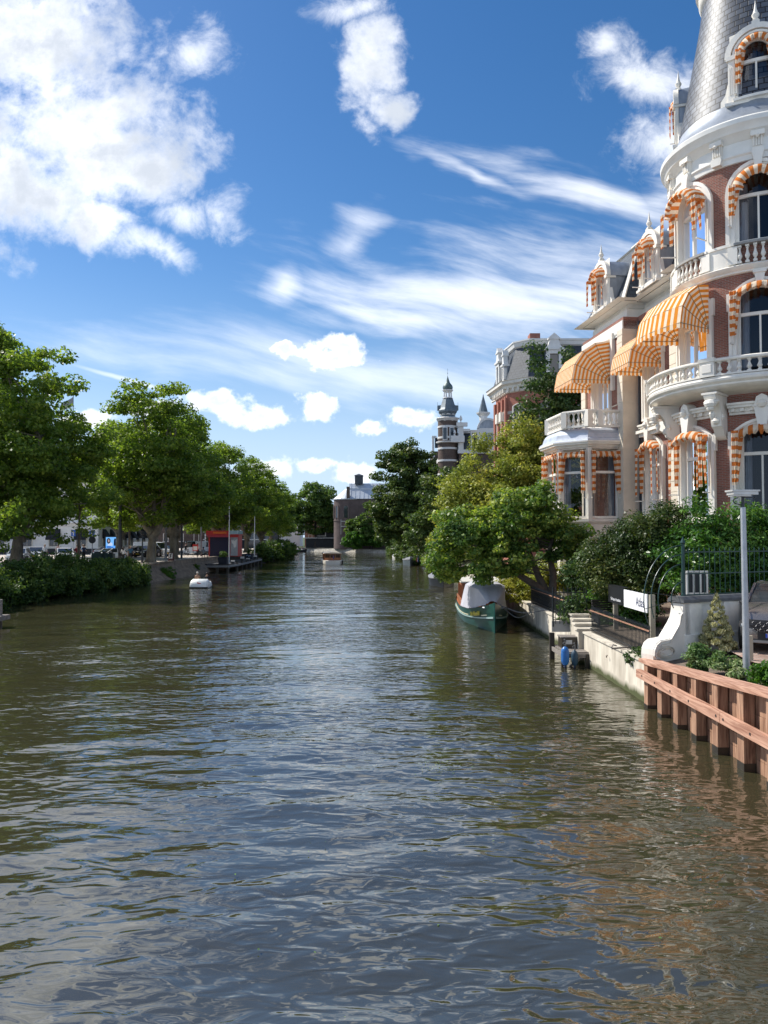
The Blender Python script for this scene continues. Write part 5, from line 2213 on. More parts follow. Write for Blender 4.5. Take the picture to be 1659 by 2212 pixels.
# younger trees with thin trunks, low hanging leaves
for i, (x, y, h, r, s, lab) in enumerate(((-30.26, 64.2, 9.0, 2.9, 71, 'young tree with thin trunk behind the near bushes'),
                                          (-30.17, 76, 10.0, 3.0, 72, 'young tree with pale slender trunk beside the green bins'),
                                          (-27.55, 83.1, 9.5, 2.4, 73, 'slender young tree between the two walking people'),
                                          (-27.5, 53.5, 6.3, 3.3, 74, 'small leafy tree over the near bushes at the picture edge'))):
    bl_ = [(0, 0, h * 0.66, r * 0.8, r * 0.8, h * 0.34), (r * 0.4, -r * 0.3, h * 0.5, r * 0.6, r * 0.6, h * 0.22), (-r * 0.5, 0, h * 0.55, r * 0.6, r * 0.6, h * 0.25)]
    tree('young_tree', lab, 'tree', (x, y, 1.65), clumps_in(bl_, 60, 0.7, s), 4200, 0.27, lm_plane, bark_grey, [(0, 0, -0.05), (0.05, 0, h * 0.3), (0, 0, h * 0.7)], 0.17, 0.06, nb=10, seed=s, group='young trees on the left bank')

# ---- bushes of the left bank
def bush(name, label, base, blobs, k, rc, n, size, lm, seed, group=None, cat='bush', **kw):
    cl = clumps_in(blobs, k, rc, seed, 0.4)
    o = foliage(name, cl, n, size, lm, None, seed, **kw)
    o.location = base
    return tag(o, label, cat, group)


GB = 'bushes overhanging the left bank'
for i, (x, y, rx, ry, rz, z, lab) in enumerate(((-24.0, 46.5, 1.6, 3.2, 1.7, 1.0, 'dense dark bush over the water at the picture edge'),
                                                (-23.9, 52.0, 1.5, 3.0, 1.75, 1.1, 'dark round bush next after the edge one, over the water'),
                                                (-23.6, 57.2, 1.6, 2.9, 1.6, 1.1, 'tallest dark bush in front of the two seated girls'),
                                                (-23.3, 62.0, 1.4, 2.6, 1.35, 0.9, 'bush hanging to the water below the green bins'),
                                                (-22.9, 66.3, 1.2, 2.2, 1.15, 0.8, 'bush below the advertising screen'),
                                                (-22.6, 70.0, 0.9, 1.6, 0.95, 0.8, 'last bush before the brick corner of the bank'))):
    bush('bank_bush', lab, (x, y, z + 0.25), [(0, 0, 0, rx, ry, rz), (0.5, -0.5, -0.5, rx * 0.8, ry * 0.8, rz * 0.7), (-1.0, 0.3, 0.5, rx * 0.8, ry * 0.7, rz * 0.6)], 110, 0.6, 12000, 0.20, lm_bush, 200 + i, GB)
for i, (x, y, s, lab) in enumerate(((-22.0, 78.6, 0.75, 'bright green reeds at the foot of the rubble slope'), (-22.3, 90.3, 0.7, 'light weeds growing on the rubble slope near the kiosk'))):
    bush('waterside_weed', lab, (x, y, 0.65), [(0, 0, 0, s, s, s * 0.9)], 26, 0.25, 1300, 0.22, lm_fresh, 230 + i, 'weeds on the slope', 'weed', aspect=0.25, droop=-0.8)
for i, (x, y, rx, rz, lab) in enumerate(((-20.2, 128, 1.4, 1.3, 'low bush next to the end of the dock'), (-20.2, 137, 2.0, 1.9, 'rounded bush on the bank beyond the dock'),
                                         (-20.0, 147, 2.2, 2.1, 'larger bush under the far plane trees'), (-20.2, 158, 2.2, 2.2, 'bush at the canal bend before the far embankment'))):
    bush('shore_bush', lab, (x, y, 1.6), [(0, 0, 0, rx, rx * 1.6, rz)], 70, 0.7, 3600, 0.36, lm_bush, 240 + i, 'bushes beyond the dock')

# ---- far end trees
def simple_tree(name, label, base, blobs, n, size, lm, seed, bark=None, group=None, k=150, rc=0.95, trunk_h=None, r0=0.4, nb=14, **kw):
    h = trunk_h or blobs[0][2]
    return tree(name, label, 'tree', base, clumps_in(blobs, k, rc, seed), n, size, lm, bark or bark_dark, [(0, 0, -0.2), (0.2, 0, h * 0.5), (0, 0, h)], r0, r0 * 0.25, nb=nb, seed=seed, group=group, **kw)


simple_tree('lime_tree', 'big round tree in front of the dark boathouse at the far end', (-20.8, 232, 1.0), [(0, 0, 12, 6.3, 6, 8.2), (-4, 0, 8, 3.5, 3, 4), (3.6, 0, 9, 3.4, 3, 5)], 20000, 0.7, lm_far, 301, k=200, rc=1.6, trunk_h=9, r0=0.7)
simple_tree('lime_tree', 'darker tree behind the far end of the plane tree row', (-33, 238, 1.0), [(0, 0, 11, 7, 6, 7.4)], 14000, 0.7, lm_far, 302, k=150, rc=1.7, trunk_h=8, r0=0.6)
for i, (x, y, h, r, lab) in enumerate(((-7.9, 212.5, 8.4, 2.6, 'small tree left of the big chestnut against the brick building'), (-3.9, 210.5, 12.8, 3.5, 'taller light green tree against the brick building'),
                                       (-8.4, 209.5, 4.2, 2.4, 'bright low shrub tree above the stone embankment'), (-3.2, 210, 6.5, 3.4, 'fresh green spreading tree above the embankment'), (2.4, 206, 7.0, 3.6, 'leafy tree at the end of the embankment under the chestnut'))):
    simple_tree('waterside_tree', lab, (x, y, 1.0), [(0, 0, h * 0.58, r, r, h * 0.46), (r * 0.5, -0.5, h * 0.3, r * 0.7, r * 0.7, h * 0.25), (-r * 0.5, -0.5, h * 0.35, r * 0.6, r * 0.6, h * 0.25)], 7500, 0.55, lm_fresh if i in (2, 3) else lm_far, 310 + i, k=80, rc=0.85, r0=0.2, group='trees on the far embankment')

# ---- big dark chestnut on the garden bank
simple_tree('chestnut_tree', 'huge dark green chestnut tree overhanging the canal', (6.0, 128, 1.1),
            [(-2.9, 0, 11.5, 4.9, 5.4, 7.2), (-3.2, -2, 6.0, 4.6, 4.4, 4.8), (-0.5, -4, 8, 5, 4, 6), (-2.6, 0, 16.2, 3.0, 3.4, 3.0), (-6.2, -1, 8.0, 2.2, 3, 3.6), (1.5, 0, 13, 3.6, 4, 5)],
            52000, 0.44, lm_chest, 321, k=380, rc=1.15, trunk_h=13, r0=0.6, nb=20)
simple_tree('chestnut_tree', 'second dark tree between the chestnut and the yellow green tree', (8.5, 103, 1.1),
            [(-0.5, 0, 7.6, 3.6, 4, 6.0), (-2.6, -1, 4.0, 3.4, 3.4, 3.4)], 12000, 0.4, lm_chest, 322, k=150, rc=0.9, trunk_h=8, r0=0.4)
# ---- yellow green tree
simple_tree('pagoda_tree', 'wide yellow green flowering tree in front of the red brick mansion', (9.2, 53, 1.2),
            [(-0.8, 0, 7.3, 3.3, 3.4, 2.9), (-3.9, -1, 5.2, 2.0, 2.4, 2.2), (1.9, 0, 8.0, 2.5, 2.6, 2.4), (-1.0, -1.5, 4.8, 3.0, 2.4, 2.4), (-4.6, -1, 3.0, 1.5, 1.8, 2.0), (1.0, 0, 9.6, 2.0, 2.0, 1.8)],
            50000, 0.20, lm_soph, 331, k=360, rc=0.72, trunk_h=7.5, r0=0.28, nb=34, bark=bark_dark)
# ---- dark creeper-like tree between hotel and mansion
simple_tree('ivy_clad_tree', 'tall dark evergreen tree behind the hotel awning', (13.0, 54.5, 1.2),
            [(-0.3, 0, 13.0, 3.1, 2.6, 4.6), (-1.6, 0, 10.2, 2.0, 2.4, 3.8), (1.0, 0, 9.6, 2.4, 2.4, 5.0), (0, 0, 5, 2.8, 2.6, 4)],
            32000, 0.25, lm_yew, 341, k=280, rc=0.75, trunk_h=12, r0=0.3, nb=18)
# ---- leaning maple over the boat
mb_ = [(-3.4, -0.5, 3.3, 1.8, 2.4, 1.3), (-1.7, -0.2, 4.0, 1.7, 2.4, 1.35), (0.1, -0.4, 3.3, 1.4, 2.0, 1.2), (-2.6, -1.5, 2.2, 1.5, 1.4, 0.9), (-4.6, 0.5, 2.4, 0.9, 1.6, 1.2), (0.9, -0.6, 2.6, 0.75, 1.2, 0.85),
       (-3.2, -1.6, 1.45, 0.65, 0.8, 0.7), (-4.9, 1.0, 1.6, 0.6, 1.0, 0.8), (-0.6, 0, 4.9, 1.1, 1.6, 0.9), (-4.6, -0.4, 3.6, 1.0, 1.6, 0.9), (-3.5, -1.8, 1.7, 0.45, 0.6, 0.8), (-5.2, 0.4, 2.0, 0.7, 1.2, 0.9)]
mcl = clumps_in(mb_, 280, 0.46, 351)
tree('maple_tree', 'dark leaning maple with bare lower limbs spreading over the green boat', 'tree', (8.0, 37.0, 1.2), mcl, 36000, 0.155, lm_maple, bark_grey, None, 0.26, 0.07, nb=16, seed=351,
     trunks=[[(0, 0, -0.1), (-0.5, 0, 0.6), (-1.5, -0.2, 1.25), (-2.7, -0.5, 2.0), (-3.8, -0.5, 2.9)],
             [(-0.1, 0, 0.2), (-0.5, 0.2, 1.1), (-0.9, 0.1, 2.1), (-1.4, 0, 3.4)],
             [(0, 0, 0.1), (0.1, -0.1, 1.2), (-0.1, -0.2, 2.4), (0.1, -0.3, 3.2)]], br=0.035, aspect=0.85)
# low yellow bushes behind the maple, by the wall
for i, (x, y, z, r, lab, lm) in enumerate(((6.9, 40.0, 1.75, 1.05, 'golden yellow bush beside the grey boat cover', lm_bright), (7.6, 39.2, 1.55, 0.95, 'yellow green bush hanging over the quay wall', lm_soph),
                                           (8.3, 38.6, 2.1, 1.0, 'mid green bush beneath the leaning trunk', lm_soph))):
    bush('garden_bush', lab, (x, y, z), [(0, 0, 0, r, r, r * 0.8)], 40, 0.33, 3200, 0.13, lm, 360 + i, 'bushes under the maple')
# dark hedge in the middle and undergrowth
for i, (x, y, z, rx, ry, rz, n, lm, lab) in enumerate(((8.9, 33.2, 2.2, 1.1, 1.4, 1.5, 6500, lm_yew, 'dark ivy hedge beside the hotel bay'),
                                                       (9.9, 31.0, 2.0, 1.0, 1.3, 1.2, 4000, lm_yew, 'dark hedge behind the garden gate'),
                                                       (8.6, 46, 2.0, 1.2, 3, 1.8, 4500, lm_yew, 'shaded shrubbery behind the golden bush'),
                                                       (8.2, 62, 2.2, 1.3, 6, 2.0, 5000, lm_chest, 'shaded shrubbery along the garden bank behind the black boat'),
                                                       (7.6, 84, 2.4, 1.6, 9, 2.2, 5000, lm_chest, 'long shaded shrubbery behind the moored boats'),
                                                       (7.1, 28.9, 1.5, 0.35, 0.8, 0.5, 900, lm_yew, 'ivy tuft hanging over the wall by the gate'))):
    bush('shrubbery', lab, (x, y, z), [(0, 0, 0, rx, ry, rz)], 80, 0.42, n, 0.17 if y < 40 else 0.26, lm, 370 + i, 'dark garden shrubbery')
for i, (x, y, ry, rz, lab) in enumerate(((6.3, 94, 9, 1.3, 'low leafy fringe hanging over the quay behind the black boat'), (4.6, 124, 11, 1.7, 'dark leafy fringe trailing to the water below the chestnut'),
                                         (3.6, 150, 12, 1.9, 'dark bushes along the garden bank past the grey boat'), (2.0, 182, 16, 2.2, 'dark bushes at the far end of the garden bank'))):
    bush('shrubbery', lab, (x, y, 1.2), [(0, 0, 0, 1.3, ry, rz)], 110, 0.6, 7000, 0.34, lm_chest, 470 + i, 'dark garden shrubbery')
# bits floating on the water
rng_ = np.random.default_rng(77)
n_ = 260
px_ = np.concatenate([rng_.normal(1.05, 0.22, 60), rng_.uniform(-9, 6.2, n_ - 60)])
py_ = np.concatenate([rng_.normal(14.5, 0.22, 60), rng_.uniform(5.5, 34, n_ - 60)])
ps_ = np.stack([px_, py_, np.full(n_, 0.035)], 1)
nn_ = rng_.normal(size=(n_, 3)) * 0.12 + np.array([0, 0, 1.0])
me_ = leaf_mesh('floating_leaves', ps_, nn_, rng_.uniform(0.012, 0.05, n_), 78, 0.6)
me_.materials.append(lm_varieg)
tag(link('floating_leaves', me_), 'small leaves and bits drifting on the canal surface', 'leaves')['kind'] = 'stuff'
# laurel hedge
HB1 = [(-1.2, 1.6, 0.2, 1.0, 1.0, 1.2), (-0.4, 1.0, 0.4, 1.0, 1.2, 1.7), (0.4, 0.4, 0.7, 1.0, 1.1, 1.6)]
HB2 = [(0, 0, 0, 1.2, 1.1, 1.75), (1.7, 0, 0, 1.2, 1.1, 1.8), (3.4, 0.3, 0, 1.3, 1.1, 1.8), (5.2, 0.6, 0, 1.4, 1.2, 1.9), (7.0, 0.9, 0, 1.6, 1.2, 1.9)]
bush('clipped_hedge', 'rounded dark small leaved hedge behind the sign board', (9.3, 25.8, 3.05), HB1, 480, 0.45, 75000, 0.105, lm_box, 381, lo=0.1, aspect=0.5, cat='hedge')
bush('laurel_hedge', 'tall glossy laurel hedge in front of the hotel ground floor', (10.3, 24.9, 3.6), HB2, 560, 0.5, 85000, 0.145, lm_laurel, 382, aspect=0.4, cat='hedge', up=0.5, droop=-0.3, lo=0.1)
bush('laurel_bush', 'bright sunlit laurel side of the hedge behind the spear fence', (8.35, 27.9, 2.3), [(0, 0, 0, 0.65, 1.3, 1.6), (0.4, -1.6, -0.4, 0.45, 1.0, 1.1)], 120, 0.36, 15000, 0.13, lm_laurel, 383, aspect=0.4, cat='hedge')
bush('ivy_patch', 'ivy spilling over the concrete wall at the end of the spear fence', (6.9, 20.8, 1.15), [(0, 0, 0, 0.22, 0.6, 0.22), (-0.12, 0.5, -0.2, 0.08, 0.35, 0.3)], 26, 0.12, 900, 0.085, lm_yew, 384, cat='ivy')
# bed plants
co_cl = []
for k in range(46):
    t = k / 45
    a = k * 2.4
    rr = 0.40 * (1 - t) ** 0.8
    co_cl.append((rr * math.cos(a), rr * math.sin(a), 0.1 + t * 1.5))
cc = (np.array(co_cl), np.array([0.13 * (1.25 - k / 45) for k in range(46)]))
o = foliage('dwarf_conifer', cc, 9000, 0.085, lm_pale, None, 391, up=0.8, droop=-1.0, aspect=0.4)
o.location = (8.62, 20.0, 1.30)
o.scale = (0.95, 0.95, 0.95)
tag(o, 'pale yellow cone shaped dwarf conifer in front of the white garden wall', 'conifer')
bush('lavender', 'small grey green lavender tuft beside the wall scroll', (7.85, 19.4, 1.32), [(0, 0, 0, 0.15, 0.15, 0.14)], 14, 0.08, 1100, 0.07, lm_varieg, 392, cat='plant', aspect=0.15, droop=-1.2, up=0.2)
bush('variegated_shrub', 'low variegated shrub left of the lamp post foot', (7.45, 17.5, 1.42), [(0.1, 0, 0, 0.34, 0.45, 0.26), (0.25, -0.6, -0.05, 0.25, 0.3, 0.2), (-0.15, 0.4, 0.05, 0.3, 0.3, 0.3)], 46, 0.15, 3600, 0.095, lm_varieg, 393, cat='shrub', aspect=0.45, droop=-0.3)
bush('variegated_shrub', 'leafy green shrub at the picture edge behind the lamp post', (7.95, 15.9, 1.48), [(0, 0, 0, 0.38, 0.4, 0.26)], 30, 0.14, 2200, 0.09, lm_fresh, 394, cat='shrub', aspect=0.45, droop=-0.3)

# ================================================================== OTHER BUILDINGS
def planeT(a, b):
    """x runs from a to b seen from outside with a on the LEFT of the viewer... returns T, length; y is outward (to the right of a->b)"""
    A, B = Vector(a), Vector(b)
    t = (B - A).normalized()
    n = Vector((t.y, -t.x))
    c = A

    def T(x, y, z):
        p = c + t * x + n * y
        return (p.x, p.y, z)
    return T, (B - A).length


def simple_window(parent, T, op, gl=None, frame=None, fw=0.09, mull=True, proud=0.06, name='window', trans=True):
    f = MB(T)
    cx, w, zb, zs, rise, kind = op
    ring(f, opening_path(cx, w - fw, zb + fw, zs, max(0.01, rise - 0.05), kind), opening_path(*op, grow=0.05), -0.1, proud)
    f.box(cx - w - 0.12, cx + w + 0.12, -0.05, proud + 0.06, zb - 0.12, zb + fw)
    if mull:
        f.box(cx - 0.03, cx + 0.03, -0.08, -0.01, zb, zs)
        if trans:
            f.box(cx - w, cx + w, -0.08, -0.01, zb + (zs - zb) * 0.66, zb + (zs - zb) * 0.66 + 0.07)
    fo = f.build(name, frame or white, parent, smooth=False)
    g_ = MB(T)
    P = opening_path(*op)
    for a, b in zip(P[1:-2], P[2:-1]):
        g_.add([(a[0], -0.09, zb), (b[0], -0.09, zb), (b[0], -0.09, b[1]), (a[0], -0.09, a[1])], [[0, 1, 2, 3]])
    g_.build('pane', gl or dark_glass, fo, smooth=False)
    return fo


dark_glass = M('dark_glass', (0.02, 0.028, 0.04), 0.06, spec=0.9, var=0.1)

# ---- red brick mansion ------------------------------------------------------
man = empty('brick_mansion', 'orange red brick mansion with slate mansard roof and white gabled dormers behind the trees', 'building', (0.7, 0, 0.45))
man.scale = (0.99, 1, 0.96)
A_, Bc, Cc, Dc = (10.15, 73.5), (10.63, 69.6), (12.25, 68.0), (22.5, 68.0)
faces = [(A_, Bc), (Bc, Cc), (Cc, Dc)]
wl = MB()
wins = []
for k, (a, b) in enumerate(faces):
    T, L_ = planeT(a, b)
    wl.T = T
    if k == 0:
        ops1 = [(0.72, 0.30, 13.3, 16.0, 0.3, 'seg'), (2.0, 0.30, 13.3, 16.0, 0.3, 'seg'), (3.28, 0.30, 13.3, 16.0, 0.3, 'seg')]
    elif k == 1:
        ops1 = [(L_ / 2 + 0.1, 0.62, 12.6, 16.3, 0.2, 'seg')]
    else:
        ops1 = [(1.7, 0.7, 12.6, 16.3, 0.2, 'seg'), (5.0, 0.7, 12.6, 16.3, 0.2, 'seg'), (8.2, 0.7, 12.6, 16.3, 0.2, 'seg')]
    ops0 = [(o[0], o[1], o[2] - 5.4, o[3] - 5.4, o[4], o[5]) for o in ops1]
    wall(wl, 0, L_, 1.0, 11.6, ops0, nx=50)
    wall(wl, 0, L_, 11.6, 17.9, ops1, nx=50)
    wins.append((T, ops1 + ops0, L_))
wl.build('wall', brick_orange, man, smooth=False)
for T, ops, L_ in wins:
    for op in ops:
        simple_window(man, T, op)
st = MB()
for T, ops, L_ in wins:
    st.T = T
    for z in (12.0, 13.9, 15.6, 6.8, 9.0):
        # stone bands stopping at the windows
        segs, x = [], 0.0
        for op in sorted(o for o in ops if o[2] < z < o[3] + 0.3):
            segs.append((x, op[0] - op[1] - 0.06))
            x = op[0] + op[1] + 0.06
        segs.append((x, L_))
        for a, b in segs:
            if b - a > 0.05:
                st.box(a, b, 0.0, 0.05, z, z + 0.28)
st.build('stone_band', M('pale_stone', (0.45, 0.41, 0.35), 0.8, var=0.15), man, smooth=False)
pl_ = MB(wins[0][0])
for x in (0.12, 1.36, 2.64, 3.8):
    pl_.box(x - 0.2, x + 0.2, 0.0, 0.22, 6, 17.2)
pl_.build('pilaster', brick_orange, man, smooth=False)
for x in (1.36, 2.64):
    cp_ = MB(wins[0][0])
    cp_.box(x - 0.28, x + 0.28, 0.0, 0.38, 15.1, 16.0)
    cp_.build('capital', white, man, smooth=False)
poly = [Dc, Cc, Bc, A_, (10.0, 74.7)]
co = MB()
co.sweep(poly, [(0.0, 17.6), (0.12, 17.65), (0.12, 17.95), (0.3, 18.05), (0.34, 18.25), (0.6, 18.4), (0.62, 18.65), (0.7, 18.72), (-0.2, 18.8)][::1])
co.build('cornice', white, man, smooth=False)
br = MB()
for T, ops, L_ in wins:
    br.T = T
    n = int(L_ / 0.55)
    for k in range(n):
        x = (k + 0.5) * L_ / n
        br = MB(T)
        br.box(x - 0.09, x + 0.09, 0.12, 0.36, 17.7, 18.1)
        br.build('corbel', white, man, smooth=False)
rf = MB()


def offp(P, d):
    out = []
    for i, p in enumerate(P):
        p = Vector(p)
        ns = []
        if i > 0:
            t = (p - Vector(P[i - 1])).normalized()
            ns.append(Vector((-t.y, t.x)))
        if i < len(P) - 1:
            t = (Vector(P[i + 1]) - p).normalized()
            ns.append(Vector((-t.y, t.x)))
        b = sum(ns, Vector((0, 0))).normalized()
        q = p + b / max(0.3, b.dot(ns[0])) * d
        out.append((q.x, q.y))
    return out


lo_, hi_ = offp(poly, 0.05), offp(poly, -0.95)
for i in range(len(poly) - 1):
    a, b, c, d = lo_[i], lo_[i + 1], hi_[i + 1], hi_[i]
    L1 = math.hypot(a[0] - b[0], a[1] - b[1])
    rf.add([(*a, 18.78), (*b, 18.78), (*c, 22.0), (*d, 22.0)], [[0, 1, 2, 3]], 0, [(0, 0), (L1, 0), (L1, 3.3), (0, 3.3)])
rf.build('roof', brick_mat('mansard_slate', (0.055, 0.068, 0.085), (0.035, 0.044, 0.06), (0.03, 0.035, 0.04), bw=0.45, bh=0.28, ms=0.02, rough=0.5, bump=0.4), man, smooth=False)
tp_ = MB()
tp_.sweep(poly, [(-0.95, 22.0), (-0.78, 22.1), (-0.7, 22.4), (-0.62, 22.5), (-0.62, 22.62), (-1.2, 22.68)])
tp_.build('roof_cornice', offwhite, man, smooth=False)
tr_ = MB()
hi2 = offp(poly, -0.95)
for i in range(len(poly) - 1):
    tr_.add([(*hi2[i], 22.72), (*hi2[i + 1], 22.72), (15.5, 76, 24.3)], [[0, 1, 2]])
tr_.build('top_roof', slate_dark, man, smooth=False)


def gable_dormer(parent, T, x, zb, w, h, mat=offwhite):
    d = MB(T)
    d.box(x - w, x - w * 0.55, -0.2, 0.12, zb, zb + h)
    d.box(x + w * 0.55, x + w, -0.2, 0.12, zb, zb + h)
    d.box(x - w, x + w, -0.2, 0.12, zb, zb + 0.25)
    d.box(x - w, x + w, -0.2, 0.14, zb + h * 0.86, zb + h)
    d.box(x - w * 1.2, x + w * 1.2, -0.5, 0.25, zb + h, zb + h + 0.18)
    d.prism([(x - w * 1.15, zb + h + 0.18), (x + w * 1.15, zb + h + 0.18), (x + w * 0.75, zb + h + 0.45), (x + w * 0.55, zb + h + 1.0), (x - w * 0.55, zb + h + 1.0), (x - w * 0.75, zb + h + 0.45)], -0.3, 0.12)
    d.box(x - w * 0.75, x + w * 0.75, -0.4, 0.2, zb + h + 1.0, zb + h + 1.12)
    d.prism([(x - w * 0.75, zb + h + 1.12), (x + w * 0.75, zb + h + 1.12), (x, zb + h + 1.6)], -0.4, 0.15)
    o = d.build('dormer', mat, parent, smooth=False)
    c = MB(T)
    c.box(x - w * 0.55, x + w * 0.55, -0.12, -0.06, zb + 0.25, zb + h * 0.86)
    c.build('pane', dark_glass, o, smooth=False)
    e = MB(T)
    e.box(x - w * 0.95, x + w * 0.95, -1.6, -0.2, zb, zb + h)
    e.build('cheek', lead, o, smooth=False)
    return o


gable_dormer(man, wins[2][0], 2.35, 18.9, 0.72, 2.45)
gable_dormer(man, wins[2][0], 7.0, 18.9, 0.72, 2.45)
gable_dormer(man, wins[0][0], 1.0, 18.9, 0.55, 2.2)
gable_dormer(man, wins[0][0], 2.9, 18.9, 0.3, 1.5)
ch = MB()
ch.box(13.6, 14.6, 74, 75.2, 22, 24.6)
ch.build('chimney', brick_orange, man, smooth=False)

# ---- striped tower house ----------------------------------------------------
th = empty('tower_house', 'dark brick house with white bands, onion domed turret and slender spire', 'building', (0, 0, 0))
tx, ty = 10.0, 120.0
t_ = MB()
t_.lathe([(1.55, 1), (1.55, 22.4)], c=(tx, ty, 0), seg=24, ruv=1.55)
t_.build('turret_wall', brick_dark, th, sharp=60)
bn_ = MB()
for z in (21.3, 19.6, 17.9, 16.0, 13.9, 11.8, 9.8):
    bn_.lathe([(1.56, z), (1.62, z + 0.02), (1.62, z + 0.30), (1.56, z + 0.32)], c=(tx, ty, 0), seg=24)
bn_.lathe([(1.6, 18.9), (1.85, 19.0), (1.85, 19.15), (1.6, 19.2)], c=(tx, ty, 0), seg=24)
bn_.build('stone_band', offwhite, th)
e_ = MB()
e_.lathe([(1.6, 22.2), (1.75, 22.5), (1.8, 22.9), (2.1, 23.2), (2.35, 23.7), (2.45, 23.8), (2.3, 23.95), (1.5, 24.1)], c=(tx, ty, 0), seg=8, a0=PI / 8, a1=2 * PI + PI / 8)
e_.lathe([(1.18, 28.8), (1.0, 28.9), (0.98, 29.1), (0.9, 29.1)], c=(tx, ty, 0), seg=8)
for k in range(8):
    a = 2 * PI * (k + 0.5) / 8
    e_.box(tx + 0.85 * math.cos(a) - 0.12, tx + 0.85 * math.cos(a) + 0.12, ty + 0.85 * math.sin(a) - 0.12, ty + 0.85 * math.sin(a) + 0.12, 29.1, 30.9)
e_.lathe([(0.95, 30.7), (1.05, 30.8), (1.3, 31.1), (1.32, 31.3), (1.0, 31.35)], c=(tx, ty, 0), seg=8)
e_.lathe([(1.45, 24.6), (1.6, 24.7), (1.6, 24.85), (1.4, 24.9)], c=(tx, ty, 0), seg=8)
e_.build('turret_trim', offwhite, th)
sl_ = MB()
sl_.lathe([(2.2, 23.9), (1.5, 24.3), (1.4, 24.6), (1.65, 24.9), (1.95, 25.4), (1.95, 25.8), (1.7, 26.4), (1.35, 27.6), (1.1, 28.7), (0.9, 28.8)], c=(tx, ty, 0), seg=8, a0=PI / 8, a1=2 * PI + PI / 8)
for sx_ in (-1, 1):
    sl_.prism([(tx + sx_ * 1.5, 25.9), (tx + sx_ * 2.1, 25.9), (tx + sx_ * 2.1, 27.0), (tx + sx_ * 1.3, 27.1)], ty - 0.5, ty + 0.5)
    sl_.tube([(tx + sx_ * 2.05, ty, 27), (tx + sx_ * 2.05, ty, 27.9)], 0.03, 5)
sl_.build('turret_roof', M('blue_grey_zinc', (0.12, 0.155, 0.18), 0.5, metal=0.2, var=0.25, scale=1.5), th, smooth=False)
on = MB()
on.lathe([(0.95, 31.3), (1.15, 31.5), (1.22, 31.9), (1.12, 32.3), (0.8, 32.7), (0.55, 33.0), (0.35, 33.8), (0.12, 34.8), (0.03, 35.3), (0.03, 36.4), (0.0, 36.5)], c=(tx, ty, 0), seg=16)
on.lathe([(0, 35.6), (0.12, 35.7), (0, 35.85)], c=(tx, ty, 0), seg=8)
on.build('onion_dome', M('green_zinc', (0.10, 0.15, 0.14), 0.5, metal=0.2, var=0.3, scale=2), th)
for (a, z0, z1) in ((-72, 19.4, 21.2), (-72, 11.9, 13.4), (-110, 19.4, 21.2)):
    tw2 = MB()
    tw2.T = (lambda a: (lambda x, y, z: (tx + (1.6 + y) * math.cos(R_(a)) - x * math.sin(R_(a)), ty + (1.6 + y) * math.sin(R_(a)) + x * math.cos(R_(a)), z)))(a)
    tw2.box(-0.38, 0.38, -0.1, 0.06, z0 - 0.1, z1 + 0.1)
    tw2.build('window', offwhite, th, smooth=False)
for (a, z0, z1) in ((-72, 19.4, 21.2), (-72, 11.9, 13.4), (-110, 19.4, 21.2)):
    tw3 = MB()
    tw3.T = (lambda a: (lambda x, y, z: (tx + (1.6 + y) * math.cos(R_(a)) - x * math.sin(R_(a)), ty + (1.6 + y) * math.sin(R_(a)) + x * math.cos(R_(a)), z)))(a)
    tw3.box(-0.27, 0.27, 0.0, 0.08, z0, z1)
    tw3.build('window_glass', dark_glass, th, smooth=False)
hb = MB()
hb.box(11.6, 18.8, 118.6, 128, 1, 17.6)
hb.box(8.9, 10.0, 121, 140, 1, 16.6)
hb.build('wall', brick_dark, th, smooth=False)
ms = MB()
ms.add([(11.6, 118.6, 17.7), (18.8, 118.6, 17.7), (18.8, 119.8, 20.6), (11.6, 119.8, 20.6)], [[0, 1, 2, 3]])
ms.add([(11.6, 118.6, 17.7), (11.6, 128, 17.7), (11.6, 128, 20.6), (11.6, 119.8, 20.6)], [[0, 1, 2, 3]])
ms.build('roof', slate_dark, th, smooth=False)
mt = MB()
mt.box(11.4, 19.0, 118.3, 118.7, 17.2, 17.8)
mt.box(11.9, 18.9, 119.5, 120.0, 20.5, 21.0)
mt.box(8.6, 9.0, 120.8, 140, 16.2, 16.8)
for (x0, x1, z1) in ((11.5, 12.3, 22.0), (13.4, 13.6, 20.6), (14.8, 15.0, 20.6)):
    mt.box(x0, x1, 118.4, 118.9, 17.8, z1)
mt.box(12.3, 13.3, 118.2, 118.9, 20.6, 21.0)
mt.lathe([(0.18, 0.0), (0.05, 0.2), (0.25, 0.5), (0.2, 0.8), (0.0, 1.2)], c=(11.9, 118.6, 22.0), seg=8)
mt.box(11.2, 12.9, 118.2, 118.7, 21.4, 22.0)
mt.lathe([(0.18, 0.0), (0.05, 0.2), (0.22, 0.45), (0.0, 1.0)], c=(10.9, 118.0, 19.9), seg=8)
mt.box(10.3, 12.4, 117.9, 118.5, 18.9, 19.9)
